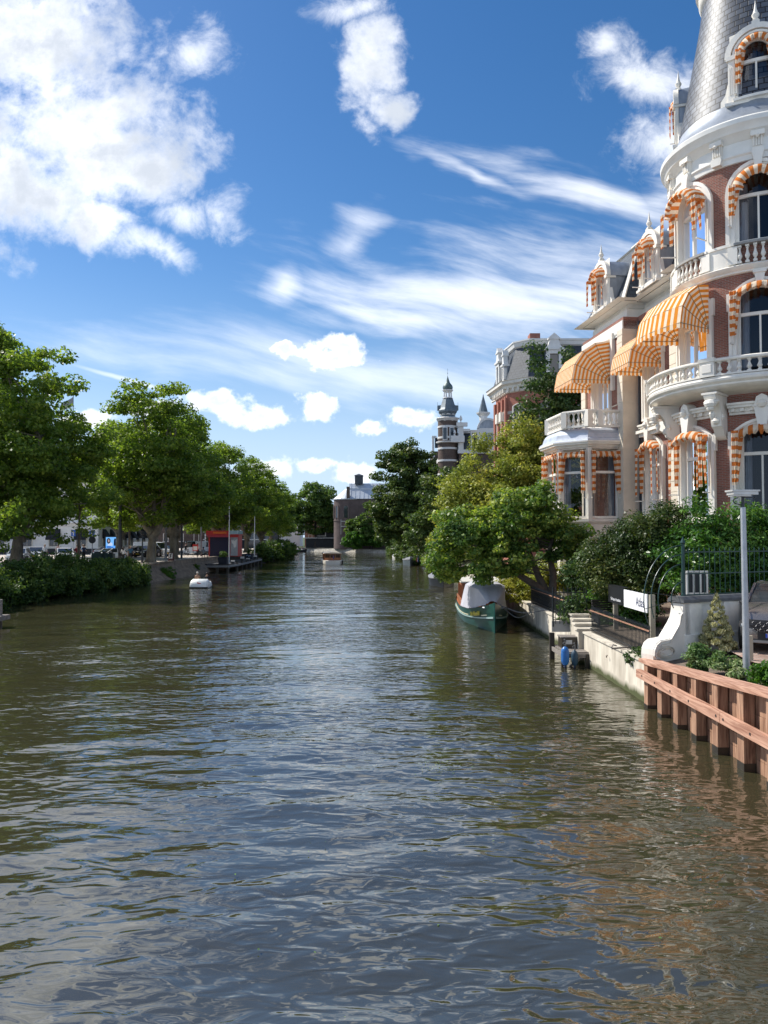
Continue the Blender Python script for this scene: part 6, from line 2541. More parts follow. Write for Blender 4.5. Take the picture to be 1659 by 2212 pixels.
# rounded gable piece at the spire
for k in range(12):
    a0, a1 = PI * k / 12, PI * (k + 1) / 12
    mt.prism([(16.1 + 1.7 * math.cos(a0), 21.0 + 1.7 * math.sin(a0)), (16.1 + 1.7 * math.cos(a1), 21.0 + 1.7 * math.sin(a1)), (16.1 + 1.4 * math.cos(a1), 21.0 + 1.4 * math.sin(a1)), (16.1 + 1.4 * math.cos(a0), 21.0 + 1.4 * math.sin(a0))], 118.2, 118.8)
mt.box(14.4, 18.8, 118.2, 118.8, 17.8, 21.1)
mt.lathe([(0.6, 22.4), (0.65, 23.1), (1.05, 23.5), (1.1, 23.7), (0.5, 23.8)], c=(15.5, 119.5, 0), seg=8)
mt.build('facade_trim', offwhite, th, smooth=False)
gp = MB()
gp.prism([(16.1 + 1.42 * math.cos(PI * k / 12), 21.0 + 1.42 * math.sin(PI * k / 12)) for k in range(13)], 118.3, 118.7)
gp.box(15.5, 16.8, 118.1, 118.19, 18.3, 20.4)
gp.build('gable_panel', lead, th, smooth=False)
sp = MB()
sp.lathe([(0.85, 23.7), (0.62, 25.6), (0.28, 28.4), (0.08, 30.0), (0.05, 30.6), (0.0, 30.7)], c=(15.5, 119.5, 0), seg=8)
sp.build('spire', MATS['blue_grey_zinc'], th, smooth=False)
zs_o = [0, 18.9, 22.2, 24.1, 28.8, 31.3, 33.0, 35.3, 36.5]
zs_n = [0, 18.9, 21.7, 23.0, 26.0, 27.35, 28.5, 29.6, 30.8]
for o in [c for c in COL.objects if c.parent is th and c.name.split('.')[0] in ('turret_trim', 'turret_roof', 'onion_dome')]:
    for v in o.data.vertices:
        k = 1.0 - 0.22 * min(1, max(0, (v.co.z - 21.5) / 1.0)) - 0.12 * min(1, max(0, (v.co.z - 28) / 3))
        v.co.x = tx + (v.co.x - tx) * k
        v.co.y = ty + (v.co.y - ty) * k
        v.co.z = float(np.interp(v.co.z, zs_o, zs_n))
for o in [c for c in COL.objects if c.parent is th and c.name.split('.')[0] == 'spire']:
    for v in o.data.vertices:
        v.co.z = float(np.interp(v.co.z, [0, 23.7, 30.7], [0, 23.3, 26.6]))
# narrow further facade left of the turret
nf = empty('narrow_house', 'narrow white trimmed brick house just left of the striped turret', 'building', (0, 0, 0))
b = MB()
b.box(9.0, 11.0, 140.5, 150, 1, 20.0)
b.build('wall', brick_dark, nf, smooth=False)
b = MB()
b.box(8.6, 9.0, 140.2, 150, 19.6, 20.1)
b.box(8.7, 9.3, 140.2, 140.6, 14.6, 15.0)
b.box(8.8, 9.2, 140.2, 140.7, 20.0, 22.4)
b.box(8.75, 9.6, 140.1, 140.5, 22.4, 22.8)
b.box(9.0, 9.3, 140.3, 140.48, 1, 20)
b.build('facade_trim', offwhite, nf, smooth=False)
b = MB()
for z in (16, 12, 20.6):
    b.box(9.32, 9.9, 140.4, 140.49, z, z + 1.9)
b.build('window', dark_glass, nf, smooth=False)

# ---- brick hall at the far end ---------------------------------------------
fh = empty('brick_hall', 'dark brick hall with rounded apse and pale zinc roof at the canal end', 'building', (0, 0, 0))
hx, hy = -9.9, 219.5
b = MB()
b.lathe([(4.4, 1), (4.4, 14.8)], c=(hx, hy, 0), seg=24, ruv=4.4)
b.box(hx, 4.0, hy - 4.4, hy + 4, 1, 14.8)
b.build('wall', brick_mat('hall_brick', (0.13, 0.09, 0.085), (0.10, 0.068, 0.064), (0.13, 0.11, 0.1), bump=0.2), fh, sharp=50)
b = MB()
b.lathe([(4.65, 14.8), (4.7, 15.05), (0.0, 18.9)], c=(hx, hy, 0), seg=24)
b.add([(hx, hy - 4.7, 15.0), (4.2, hy - 4.7, 15.0), (4.2, hy, 19.6), (hx, hy, 19.6)], [[0, 1, 2, 3]])
b.add([(hx, hy + 4.7, 15.0), (4.2, hy + 4.7, 15.0), (4.2, hy, 19.6), (hx, hy, 19.6)], [[0, 1, 2, 3]])
for k in range(12):
    x = hx + 0.6 + k * 1.2
    b.beam((x, hy - 4.7, 15.06), (x, hy, 19.66), 0.08, 0.08)
b.box(hx + 0.2, 4.0, hy - 1.9, hy - 1.5, 17.6, 18.1)
b.build('roof', M('pale_zinc', (0.50, 0.54, 0.58), 0.4, metal=0.3, var=0.12, scale=0.6), fh, smooth=False)
b = MB()
b.box(hx + 1.6, hx + 3.9, hy - 1.2, hy + 1.2, 19.4, 21.7)
b.lathe([(1.8, 21.7), (1.8, 21.85), (0.0, 22.4)], c=(hx + 2.75, hy, 0), seg=4, a0=PI / 4, a1=2 * PI + PI / 4)
b.build('roof_turret', slate_dark, fh, smooth=False)
b = MB()
b.box(hx - 0.6, hx + 0.3, hy - 4.6, hy - 3.7, 14.8, 18.4)
b.build('chimney', brick_dark, fh, smooth=False)
b = MB()
for (a, w) in ((-100, 0.55), (-140, 0.45), (-170, 0.45)):
    ar = R_(a)
    b.T = (lambda ar: (lambda x, y, z: (hx + (4.4 + y) * math.cos(ar) - x * math.sin(ar), hy + (4.4 + y) * math.sin(ar) + x * math.cos(ar), z)))(ar)
    ring(b, opening_path(0, w, 9.6, 12.6, w, 'round'), opening_path(0, w, 9.6, 12.6, w, 'round', grow=0.35), -0.1, 0.12)
b.T = None
for k in range(8):
    ar = R_(-95 - k * 12)
    b.obox((hx + 4.45 * math.cos(ar), hy + 4.45 * math.sin(ar), 8.9), (0.14, 1.0, 0.16), ar)
b.build('window_arch', brick_mat('arch_brick', (0.17, 0.12, 0.11), (0.14, 0.1, 0.09), (0.15, 0.13, 0.12)), fh, smooth=False)
b = MB()
for (a, w) in ((-100, 0.55), (-140, 0.45), (-170, 0.45)):
    ar = R_(a)
    b.T = (lambda ar: (lambda x, y, z: (hx + (4.4 + y) * math.cos(ar) - x * math.sin(ar), hy + (4.4 + y) * math.sin(ar) + x * math.cos(ar), z)))(ar)
    b.box(-w * 0.9, w * 0.9, 0.02, 0.05, 9.7, 13.0)
b.build('window', dark_glass, fh, smooth=False)
b = MB()
b.box(hx - 2.2, hx + 0.6, hy - 5.2, hy - 5.1, 8.6, 8.75)
b.box(hx - 2.2, hx + 0.6, hy - 5.2, hy - 5.1, 7.2, 7.35)
for x in (hx - 2.1, hx - 0.2, hx + 0.5):
    b.box(x - 0.05, x + 0.05, hy - 5.2, hy - 5.1, 5.0, 9.2)
b.tube([(hx + 1.7, hy - 4.8, 1), (hx + 1.7, hy - 4.8, 9)], 0.09, 6)
b.build('balcony_rail', offwhite, fh, smooth=False)
bh = empty('boathouse', 'dark low boathouse with open front under the round tree', 'building', (-19.5, 231.0, 1.0))
b = MB()
b.box(-4, 5.0, 0.5, 6, 0, 2.9)
b.box(-1.5, 4.2, 1.0, 6, 3.1, 5.8)
b.build('wall', M('dark_timber', (0.03, 0.032, 0.034), 0.8), bh, smooth=False)
b = MB()
b.box(-4.3, 5.4, 0.1, 6.2, 2.9, 3.1)
b.box(-1.2, 2.0, 0.92, 0.99, 3.5, 5.0)
b.build('trim', offwhite, bh, smooth=False)
b = MB()
b.box(-0.9, 1.7, 0.85, 0.91, 3.7, 4.9)
b.build('window', dark_glass, bh, smooth=False)

# ---- white corner building across the road ---------------------------------
awn_black = M('black_awning_cloth', (0.012, 0.014, 0.018), 0.8)
wb = empty('white_building', 'white stucco corner building with rows of black awnings behind the parked cars', 'building', (0, 0, 0))
P0, P1, P2 = (-95.0, 119.0), (-44.2, 119.0), (-43.2, 146.0)
stucco = M('white_stucco', (0.80, 0.80, 0.77), 0.7, var=0.06)
b = MB()
sets = []
for (a, c2, step, w, side) in ((P0, P1, 4.2, 0.85, 0), (P1, P2, 3.0, 0.62, 1)):
    T, L_ = planeT(a, c2)
    b.T = T
    n = int(L_ / step)
    xs_ = [L_ - (k + 0.62) * step for k in range(n)] if side == 0 else [(k + 0.75) * step for k in range(n - 0)]
    xs_ = sorted(x for x in xs_ if x > 1 and x < L_ - 0.8)
    ops0 = [(x, w, 2.75, 5.4, 0.02, 'seg') for x in xs_]
    ops1 = [(x, w * 0.9, 7.2, 9.2, 0.02, 'seg') for x in xs_]
    ops2 = [(x, w * 0.9, 10.4, 11.9, 0.02, 'seg') for x in xs_]
    wall(b, 0, L_, 1.6, 6.6, ops0, nx=60)
    wall(b, 0, L_, 6.6, 9.8, ops1, nx=60)
    wall(b, 0, L_, 9.8, 12.6, ops2, nx=60)
    sets.append((T, L_, ops0, ops1, ops2))
b.T = None
b.add([(-95, 119, 12.6), (-44.2, 119, 12.6), (-43.2, 146, 12.6), (-95, 146, 12.6)], [[0, 1, 2, 3]])
b.build('wall', stucco, wb, smooth=False)
pw = planeT(P0, P1)[0]
for si, (T, L_, o0, o1, o2) in enumerate(sets):
    for op in (o0[-7:] if si == 0 else o0):
        simple_window(wb, T, op, fw=0.12, trans=False)
        a = MB(T)
        cx, w = op[0], op[1]
        zt = 5.55
        a.add([(cx - w - 0.1, 0.02, zt), (cx + w + 0.1, 0.02, zt), (cx + w + 0.1, 1.0, zt - 1.45), (cx - w - 0.1, 1.0, zt - 1.45), (cx + w + 0.1, 1.0, zt - 1.7), (cx - w - 0.1, 1.0, zt - 1.7)], [[0, 1, 2, 3], [3, 2, 4, 5]])
        a.add([(cx - w - 0.1, 0.02, zt), (cx - w - 0.1, 1.0, zt - 1.45), (cx - w - 0.1, 0.02, zt - 1.45)], [[0, 1, 2]])
        a.add([(cx + w + 0.1, 0.02, zt), (cx + w + 0.1, 1.0, zt - 1.45), (cx + w + 0.1, 0.02, zt - 1.45)], [[0, 1, 2]])
        a.build('black_awning', awn_black, wb, smooth=False)
    for op in (o1[-7:] if si == 0 else o1[:6]) + (o2[-7:] if si == 0 else []):
        simple_window(wb, T, op, fw=0.12, trans=False)
b = MB()
b.sweep([P2, P1, P0], [(0.0, 1.6), (0.1, 1.6), (0.1, 2.45), (0.0, 2.5)])
b.build('plinth', M('black_plinth', (0.02, 0.021, 0.025), 0.6), wb, smooth=False)
b = MB()
b.sweep([P2, P1, P0], [(0.0, 5.95), (0.2, 6.05), (0.25, 6.3), (0.6, 6.45), (0.6, 6.6), (0.0, 6.7)])
b.sweep([P2, P1, P0], [(0.0, 12.2), (0.3, 12.35), (0.6, 12.7), (0.6, 12.9), (0.0, 13.0)])
b.build('cornice', stucco, wb, smooth=False)
b = MB()
b.add([(-95, 119.2, 12.9), (-44.4, 119.2, 12.9), (-47, 124, 15.6), (-95, 124, 15.6)], [[0, 1, 2, 3]])
b.add([(-44.4, 119.2, 12.9), (-43.4, 146, 12.9), (-47, 146, 15.6), (-47, 124, 15.6)], [[0, 1, 2, 3]])
b.build('roof', slate_dark, wb, smooth=False)

# ---- glass fronted shops beyond the kiosk, houses closing the left side
sh = empty('shop_row', 'long low shop row with dark glazed front and white columns beyond the vans', 'building', (0, 0, 0))
b = MB()
b.box(-43, -27, 184, 196, 1.6, 6.6)
b.build('wall', M('shop_dark', (0.05, 0.055, 0.06), 0.7), sh, smooth=False)
b = MB()
for k in range(9):
    b.box(-42.8 + k * 1.95, -42.5 + k * 1.95, 183.6, 183.95, 1.6, 5.4)
b.box(-43.2, -26.8, 183.5, 184.2, 5.4, 6.0)
b.box(-43.2, -26.8, 183.6, 183.9, 3.6, 3.8)
b.build('column', offwhite, sh, smooth=False)
b = MB()
b.box(-42.9, -27.1, 183.90, 183.98, 1.8, 5.3)
b.build('shop_glass', dark_glass, sh, smooth=False)
for i, (x0, x1, y, z, mt_, lab) in enumerate(((-62, -43.5, 186, 14, brick_dark, 'dark brick row house behind the plane trees across the road'), (-27, -8, 262, 12, brick_orange, 'brick house behind the boathouse at the far end'),
                                              (-60, -30, 275, 13, stucco, 'pale house far behind the canal bend'), (4, 30, 226, 13, brick_dark, 'brick house behind the chestnut tree beyond the embankment'),
                                              (22, 60, 110, 15, brick_red, 'brick house row behind the striped turret house'))):
    hh = empty('row_house', lab, 'building', (0, 0, 0))
    b = MB()
    b.box(x0, x1, y, y + 10, 1, z)
    b.build('wall', mt_, hh, smooth=False)
    b = MB()
    b.prism_x([(y - 0.3, z), (y + 10.3, z), (y + 7, z + 3.4), (y + 3, z + 3.4)], x0 - 0.2, x1 + 0.2)
    b.build('roof', slate_dark, hh, smooth=False)
    T, L_ = planeT((x0, y), (x1, y))
    n = max(2, int(L_ / 3.2))
    for k in range(min(n, 7)):
        for zf in (3.2, 7.0, 10.2):
            if zf + 2 < z:
                simple_window(hh, T, ((k + 0.5) * L_ / n, 0.6, zf, zf + 1.9, 0.02, 'seg'), trans=False)

# ================================================================== KIOSK, DOCK, STREET THINGS
red_p = M('red_paint', (0.50, 0.035, 0.03), 0.45, var=0.15)
navy_p = M('navy_shutter', (0.008, 0.011, 0.045), 0.5, var=0.15)
kk = empty('kiosk', 'red kiosk with dark blue shutter and silver side door at the dock', 'kiosk', (-23.85, 104.6, 1.66))
b = MB()
b.box(0.0, 0.18, 0, 0.15, 0, 2.9)
b.box(2.72, 2.95, 0, 0.15, 0, 2.9)
b.box(0.1, 4.0, 0.16, 3.0, 0, 2.9)
b.build('body', red_p, kk, smooth=False)
b = MB()
for k in range(22):
    b.box(0.18, 2.72, 0.05, 0.10, 0.05 + k * 0.125, 0.165 + k * 0.125)
b.build('shutter', navy_p, kk, smooth=False)
b = MB()
b.box(-0.25, 4.15, -0.35, 3.2, 2.9, 3.0)
b.box(-0.25, 2.9, -0.35, -0.25, 3.0, 3.5)
b.box(2.9, 4.15, -0.30, -0.2, 2.6, 3.0)
b.prism_x([(-0.34, 2.9), (-0.6, 2.62), (-0.3, 2.62)], -0.1, 2.9)
b.build('canopy', red_p, kk, smooth=False)
b = MB()
b.box(0.7, 2.5, -0.37, -0.355, 3.1, 3.36)
b.build('orange_sign', M('orange_sign', (0.75, 0.16, 0.02), 0.5), kk, smooth=False)
b = MB()
b.box(2.96, 3.95, 0.08, 0.15, 0.1, 2.6)
b.build('side_door', steel, kk, smooth=False)
b = MB()
V = []
import itertools
pts = [(3.05, 2.2), (3.35, 2.25), (3.5, 2.1), (3.75, 2.3), (3.92, 2.35), (3.8, 1.9), (3.75, 1.4), (3.6, 1.15), (3.42, 1.3), (3.35, 1.7), (3.15, 1.8)]
b.prism(pts, 0.06, 0.077)
b.build('poster', offwhite, kk, smooth=False)
b = MB()
b.box(2.95, 4.1, -0.25, 3.0, 3.02, 3.5)
b.build('roof_glass', M('pale_green_glass', (0.35, 0.48, 0.50), 0.2), kk, smooth=False)
dk = empty('dock', 'dark timber dock on piles in front of the red kiosk', 'dock', (0, 0, 0))
b = MB()
b.add([(-22.6, 95.0, 0.75), (-19.3, 95.0, 0.75), (-19.1, 100, 0.75), (-19.8, 124, 0.75), (-22.5, 124, 0.75), (-22.6, 95.0, 0.93), (-19.3, 95.0, 0.93), (-19.1, 100, 0.93), (-19.8, 124, 0.93), (-22.5, 124, 0.93)],
      [[0, 1, 2, 3, 4], [9, 8, 7, 6, 5], [0, 5, 6, 1], [1, 6, 7, 2], [2, 7, 8, 3], [3, 8, 9, 4], [4, 9, 5, 0]])
b.build('deck', M('dark_deck', (0.05, 0.05, 0.052), 0.7, var=0.25), dk, smooth=False)
for (x, y) in ((-19.3, 95.2), (-20.6, 95.2), (-22.0, 95.2), (-19.1, 100), (-19.2, 104), (-19.35, 108), (-19.45, 112), (-19.6, 116), (-19.7, 120), (-19.8, 124)):
    b = MB()
    b.box(x - 0.14, x + 0.14, y - 0.14, y + 0.14, -0.6, 1.0)
    b.build('pile', wet_wood, dk, smooth=False)
b = MB()
b.sweep([(-22.6, 94.93), (-19.2, 94.93), (-19.0, 100), (-19.72, 124)], [(-0.08, 0.55), (-0.08, 0.80), (0.0, 0.80), (0.0, 0.55)])
b.build('edge_beam', M('grey_edge_beam', (0.20, 0.21, 0.22), 0.7), dk, smooth=False)
for i, (x, y, lab) in enumerate(((-20.0, 95.9, 'big dark planter with conifer at the front corner of the dock'), (-20.4, 116.8, 'dark graffiti marked planter further along the dock'))):
    pl = empty('planter', lab, 'planter', (x, y, 0.94), 0, 'dock planters')
    b = MB()
    b.prism_z([(-0.5, -0.5), (0.5, -0.5), (0.5, 0.5), (-0.5, 0.5)], 0, 0.85, top=[(-0.58, -0.58), (0.58, -0.58), (0.58, 0.58), (-0.58, 0.58)])
    b.build('box', M('planter_navy', (0.012, 0.016, 0.03), 0.6), pl, smooth=False)
    foliage('plant', clumps_in([(0, 0, 1.15, 0.45, 0.45, 0.5)], 26, 0.22, 500 + i), 1300, 0.15, lm_far, pl, 500 + i, aspect=0.3)
    if i:
        b = MB()
        b.tube(catmull([(-0.4, -0.57, 0.5), (-0.2, -0.58, 0.65), (0, -0.57, 0.4), (0.15, -0.58, 0.6), (0.35, -0.57, 0.45)], 4), 0.03, 4)
        b.build('graffiti', M('graffiti_blue', (0.25, 0.4, 0.6), 0.6), pl)
for i, (x, y, z1, lab) in enumerate(((-19.4, 96.4, 8.5, 'nearer white flagpole on the dock corner'), (-20.6, 122.5, 8.85, 'further white flagpole behind the second planter'))):
    fp = empty('flagpole', lab, 'flagpole', (x, y, 0.93), 0, 'dock flagpoles')
    b = MB()
    b.tube([(0, 0, 0), (0, 0, z1 - 0.93)], [0.075, 0.045], 10)
    b.build('pole', M('flagpole_white', (0.70, 0.71, 0.72), 0.4), fp)
    b = MB()
    b.lathe([(0.05, 0), (0.08, 0.05), (0, 0.12)], c=(0, 0, z1 - 0.93), seg=8)
    b.box(-0.03, 0.22, -0.02, 0.02, z1 - 1.25, z1 - 1.2)
    b.build('pole_top', steel, fp)
for i, (x, y, h, lab) in enumerate(((-19.15, 97.6, 0.40, 'white capped mooring bollard next to the near flagpole'), (-19.55, 106.2, 0.66, 'tall pale bollard in the middle of the dock edge'), (-19.35, 109.5, 0.36, 'low pale bollard before the second planter'), (-19.9, 119, 0.5, 'bollard by the far flagpole'))):
    bo_ = empty('bollard', lab, 'bollard', (x, y, 0.94), 0, 'dock bollards')
    b = MB()
    b.box(-0.2, 0.2, -0.2, 0.2, 0, h * 0.6)
    b.build('post', dark_metal, bo_, smooth=False)
    b = MB()
    b.box(-0.23, 0.23, -0.23, 0.23, h * 0.6 + 0.003, h)
    b.build('cap', offwhite, bo_, smooth=False)


def post(name, label, x, y, r, h, mat, group=None, head=None, z=1.66, cat='post', lean=0):
    p = empty(name, label, cat, (x, y, z), 0, group)
    b = MB()
    b.tube([(0, 0, 0), (lean, 0, h)], [r, r * 0.7], 8)
    b.build('pole', mat, p)
    if head == 'lamp':
        b = MB()
        b.lathe([(0.05, h), (0.2, h + 0.05), (0.28, h + 0.35), (0.34, h + 0.40), (0.05, h + 0.62), (0.0, h + 0.7)], seg=8)
        b.build('lamp_head', black_iron, p)
        b = MB()
        b.tube([(-0.35, 0, h - 0.1), (0.35, 0, h - 0.1)], 0.03, 5)
        b.lathe([(0.14, 0.0), (0.12, 0.7), (0.07, 0.9)], seg=8)
        b.build('bracket', black_iron, p)
    return p


post('lamp_mast', 'thick dark grey lamp mast between the advertising screen and the walking couple', -27.93, 81.4, 0.20, 9.5, dark_metal, 'tall street masts')
post('lamp_mast', 'tall grey mast beside the A-board', -27.2, 95.97, 0.16, 9.0, M('mast_grey', (0.25, 0.25, 0.26), 0.6), 'tall street masts')
post('lamp_mast', 'black mast right of the leaning dark trunk', -24.9, 94.7, 0.14, 8.5, dark_metal, 'tall street masts')
post('lamp_mast', 'slim grey mast next to the red notice board', -25.2, 106.0, 0.12, 7.5, MATS['mast_grey'], 'tall street masts')
post('lamp_mast', 'slim grey mast between the notice board and the kiosk', -26.2, 118.0, 0.12, 7.5, MATS['mast_grey'], 'tall street masts')
post('street_lamp', 'black cast iron street lamp with small cross arm by the brick corner', -24.8, 79.0, 0.09, 2.85, black_iron, None, 'lamp', cat='street lamp')
sp_ = post('sign_pole', 'thin grey pole with round sign standing at the green bins', -28.27, 74.6, 0.05, 2.75, MATS['mast_grey'], cat='sign')
b = MB()
b.tube([(0, -0.06, 2.35), (0, -0.03, 2.35)], 0.34, 16)
b.build('sign_disc', dark_metal, sp_)
for i, (x, y, lab) in enumerate(((-36.3, 75.3, 'yellow post in front of the silver car'), (-32.5, 105.9, 'yellow post beside the big plane trunk by the dark cars'))):
    b = MB()
    b.lathe([(0.13, 0), (0.13, 0.66), (0.1, 0.72), (0.0, 0.74)], seg=10)
    tag(b.build('traffic_post', M('yellow_plastic', (0.75, 0.42, 0.02), 0.5), loc=(x, y, 1.66)), lab, 'post', 'yellow traffic posts')
b = MB()
b.tube([(0, 0, 0), (0, 0, 3.0)], 0.12, 8)
tag(b.build('wooden_pole', M('pale_pole_wood', (0.35, 0.28, 0.15), 0.8), loc=(-27.5, 92.5, 1.66)), 'pale wooden pole behind the big leaning plane trunk', 'pole')
for (x, y, w, h, lab) in ((-33.4, 88, 0.6, 3.4, 'blue direction sign with white arrow behind the slender tree'), (-42.0, 104, 0.6, 3.6, 'blue direction sign half hidden in leaves above the white car')):
    s_ = empty('road_sign', lab, 'sign', (x, y, 1.66), 0, 'blue road signs')
    b = MB()
    b.tube([(0, 0.05, 0), (0, 0.05, h)], 0.04, 6)
    b.build('pole', steel, s_)
    b = MB()
    b.box(-w / 2, w / 2, 0.0, 0.03, h - 0.85, h)
    b.build('panel', M('sign_blue', (0.02, 0.10, 0.40), 0.5), s_, smooth=False)
    b = MB()
    b.prism([(-0.05, h - 0.75), (0.05, h - 0.75), (0.05, h - 0.4), (0.15, h - 0.4), (0, h - 0.15), (-0.15, h - 0.4), (-0.05, h - 0.4)], -0.012, -0.003)
    b.build('arrow', offwhite, s_, smooth=False)
# underground waste bins
for i, (x, y, sx, sy, h, lab) in enumerate(((-27.35, 73.5, 0.42, 0.4, 1.10, 'left dark green waste container behind the bushes'), (-26.85, 73.9, 0.2, 0.4, 1.12, 'narrow dark green waste container joined between two others'), (-26.45, 74.6, 0.28, 0.35, 1.02, 'right dark green waste container with round inlet'))):
    e_ = empty('waste_container', lab, 'waste container', (x, y, 1.66), 0, 'green waste containers')
    b = MB()
    b.box(-sx, sx, -sy, sy, 0, h)
    b.build('body', M('container_green', (0.012, 0.035, 0.030), 0.5, var=0.2), e_, smooth=False)
    b = MB()
    b.box(-sx * 0.6, sx * 0.6, -sy * 0.5, sy * 0.5, h, h + 0.16)
    b.build('inlet', dark_metal, e_, smooth=False)
b = MB()
b.box(-0.24, 0.24, -0.2, 0.2, 0, 0.62)
b.box(-0.27, 0.27, -0.23, 0.23, 0.62, 0.68)
tag(b.build('litter_box', M('dark_grey_box', (0.05, 0.05, 0.052), 0.6), loc=(-27.85, 78.3, 1.66)), 'small square dark grey box on the pavement next to the green containers', 'box')
# advertising screen (lit display)
ads = empty('advertising_screen', 'large lit advertising screen with blue picture of a dark haired woman', 'screen', (-34.6, 97.5, 1.66))
b = MB()
b.box(-0.80, 0.80, 0.0, 0.22, 0.25, 2.75)
b.box(-0.7, 0.7, 0.05, 0.17, 0.0, 0.25)
b.build('housing', black_plastic, ads)


def emit(name, col, st=1.0):
    m, nt, out = newmat(name)
    e = nd(nt, 'ShaderNodeEmission')
    e.inputs[0].default_value = (*col, 1)
    e.inputs[1].default_value = st
    nt.links.new(e.outputs[0], out.inputs[0])
    return m


def flat(name, x0, x1, z0, z1, y, mat, par):
    b = MB()
    b.box(x0, x1, y, y + 0.004, z0, z1)
    return b.build(name, mat, par, smooth=False)


flat('display', -0.64, 0.64, 0.42, 2.62, -0.008, emit('screen_light_blue', (0.16, 0.42, 0.85), 0.9), ads)
flat('display_field', -0.64, 0.64, 0.42, 1.52, -0.016, emit('screen_blue', (0.10, 0.34, 0.85), 0.9), ads)
b = MB()
b.prism([(-0.42, 1.53), (0.22, 1.53), (0.18, 1.85), (0.02, 1.95), (-0.2, 1.95), (-0.36, 1.8)], -0.022, -0.017)
b.build('picture_shirt', emit('screen_pale', (0.5, 0.62, 0.85), 0.8), ads, smooth=False)
b = MB()
b.prism([(-0.28 + 0.24 * math.cos(2 * PI * k / 16), 2.15 + 0.36 * math.sin(2 * PI * k / 16)) for k in range(16)], -0.028, -0.023)
b.prism([(0.36, 1.53), (0.63, 1.53), (0.63, 2.45), (0.45, 2.45), (0.38, 2.2)], -0.028, -0.023)
b.build('picture_hair', emit('screen_dark', (0.01, 0.012, 0.02), 1), ads, smooth=False)
b = MB()
b.prism([(-0.27 + 0.12 * math.cos(2 * PI * k / 14), 2.16 + 0.2 * math.sin(2 * PI * k / 14)) for k in range(14)], -0.034, -0.029)
b.build('picture_face', emit('screen_skin', (0.35, 0.28, 0.28), 0.8), ads, smooth=False)
b = MB()
for (x0, x1, z) in ((-0.52, 0.0, 1.40), (-0.52, 0.32, 1.28), (-0.52, -0.25, 1.16)):
    b.box(x0, x1, -0.022, -0.018, z, z + 0.07)
b.build('picture_text', emit('screen_navy', (0.01, 0.03, 0.2), 1), ads, smooth=False)
# red notice board, A-board, bench
nb_ = empty('notice_board', 'red framed notice board with pale poster on the pavement', 'notice board', (-25.5, 104.0, 1.66))
b = MB()
b.box(-0.36, 0.36, 0, 0.12, 0.75, 1.65)
b.build('frame', red_p, nb_, smooth=False)
flat('poster', -0.27, 0.27, 0.85, 1.38, -0.01, offwhite, nb_)
for x in (-0.3, 0.3):
    b = MB()
    b.box(x - 0.03, x + 0.03, 0.03, 0.09, 0, 0.75)
    b.build('leg', dark_metal, nb_, smooth=False)
ab = empty('a_board', 'small folding board with black and white picture and red frame at the pavement edge', 'sign board', (-23.3, 84.2, 1.66))
b = MB()
b.beam((0, -0.15, 0), (0, 0.0, 0.92), 0.55, 0.03)
b.beam((0, 0.30, 0), (0, 0.02, 0.92), 0.55, 0.03)
b.build('board', M('aboard_frame', (0.10, 0.03, 0.03), 0.6), ab, smooth=False)
b = MB()
b.beam((0, -0.15, 0.28), (0, -0.045, 0.86), 0.42, 0.032)
b.build('poster', offwhite, ab, smooth=False)
b = MB()
b.tube(catmull([(-0.12, -0.17, 0.4), (0.02, -0.13, 0.55), (-0.08, -0.10, 0.68), (0.1, -0.08, 0.8)], 5), 0.05, 5)
b.build('figure', black_plastic, ab)
be = empty('park_bench', 'black park bench at the water edge next to the kiosk', 'bench', (-21.6, 91.6, 1.72), R_(10))
b = MB()
for k in range(4):
    b.box(-0.7, 0.7, -0.22 + k * 0.12, -0.13 + k * 0.12, 0.43, 0.46)
b.build('seat', black_iron, be, smooth=False)
b = MB()
for k in range(3):
    b.box(-0.7, 0.7, 0.25 + 0.02 * k, 0.28 + 0.02 * k, 0.52 + k * 0.13, 0.62 + k * 0.13)
b.build('backrest', black_iron, be, smooth=False)
for x in (-0.6, 0.6):
    b = MB()
    b.beam((x, -0.2, 0), (x, -0.15, 0.43), 0.05, 0.05)
    b.beam((x, 0.3, 0), (x, 0.22, 0.43), 0.05, 0.05)
    b.build('leg', black_iron, be, smooth=False)
# flag far behind the trees
fl = empty('far_flag', 'grey flag on a thin pole above the trees on the far side', 'flag', (-52.0, 128, 1.6))
b = MB()
b.tube([(0, 0, 0), (0, 0, 27.0)], [0.12, 0.05], 6)
b.build('pole', dark_metal, fl)
b = MB()
V, F = [], []
for k in range(9):
    x = -k * 0.28
    V += [(x, 0.12 * math.sin(k), 26.2 - k * 0.19), (x, 0.12 * math.sin(k), 24.6 - k * 0.14)]
F = [[2 * k, 2 * k + 2, 2 * k + 3, 2 * k + 1] for k in range(8)]
b.add(V, F)
b.build('flag', M('grey_flag', (0.22, 0.24, 0.26), 0.9), fl)

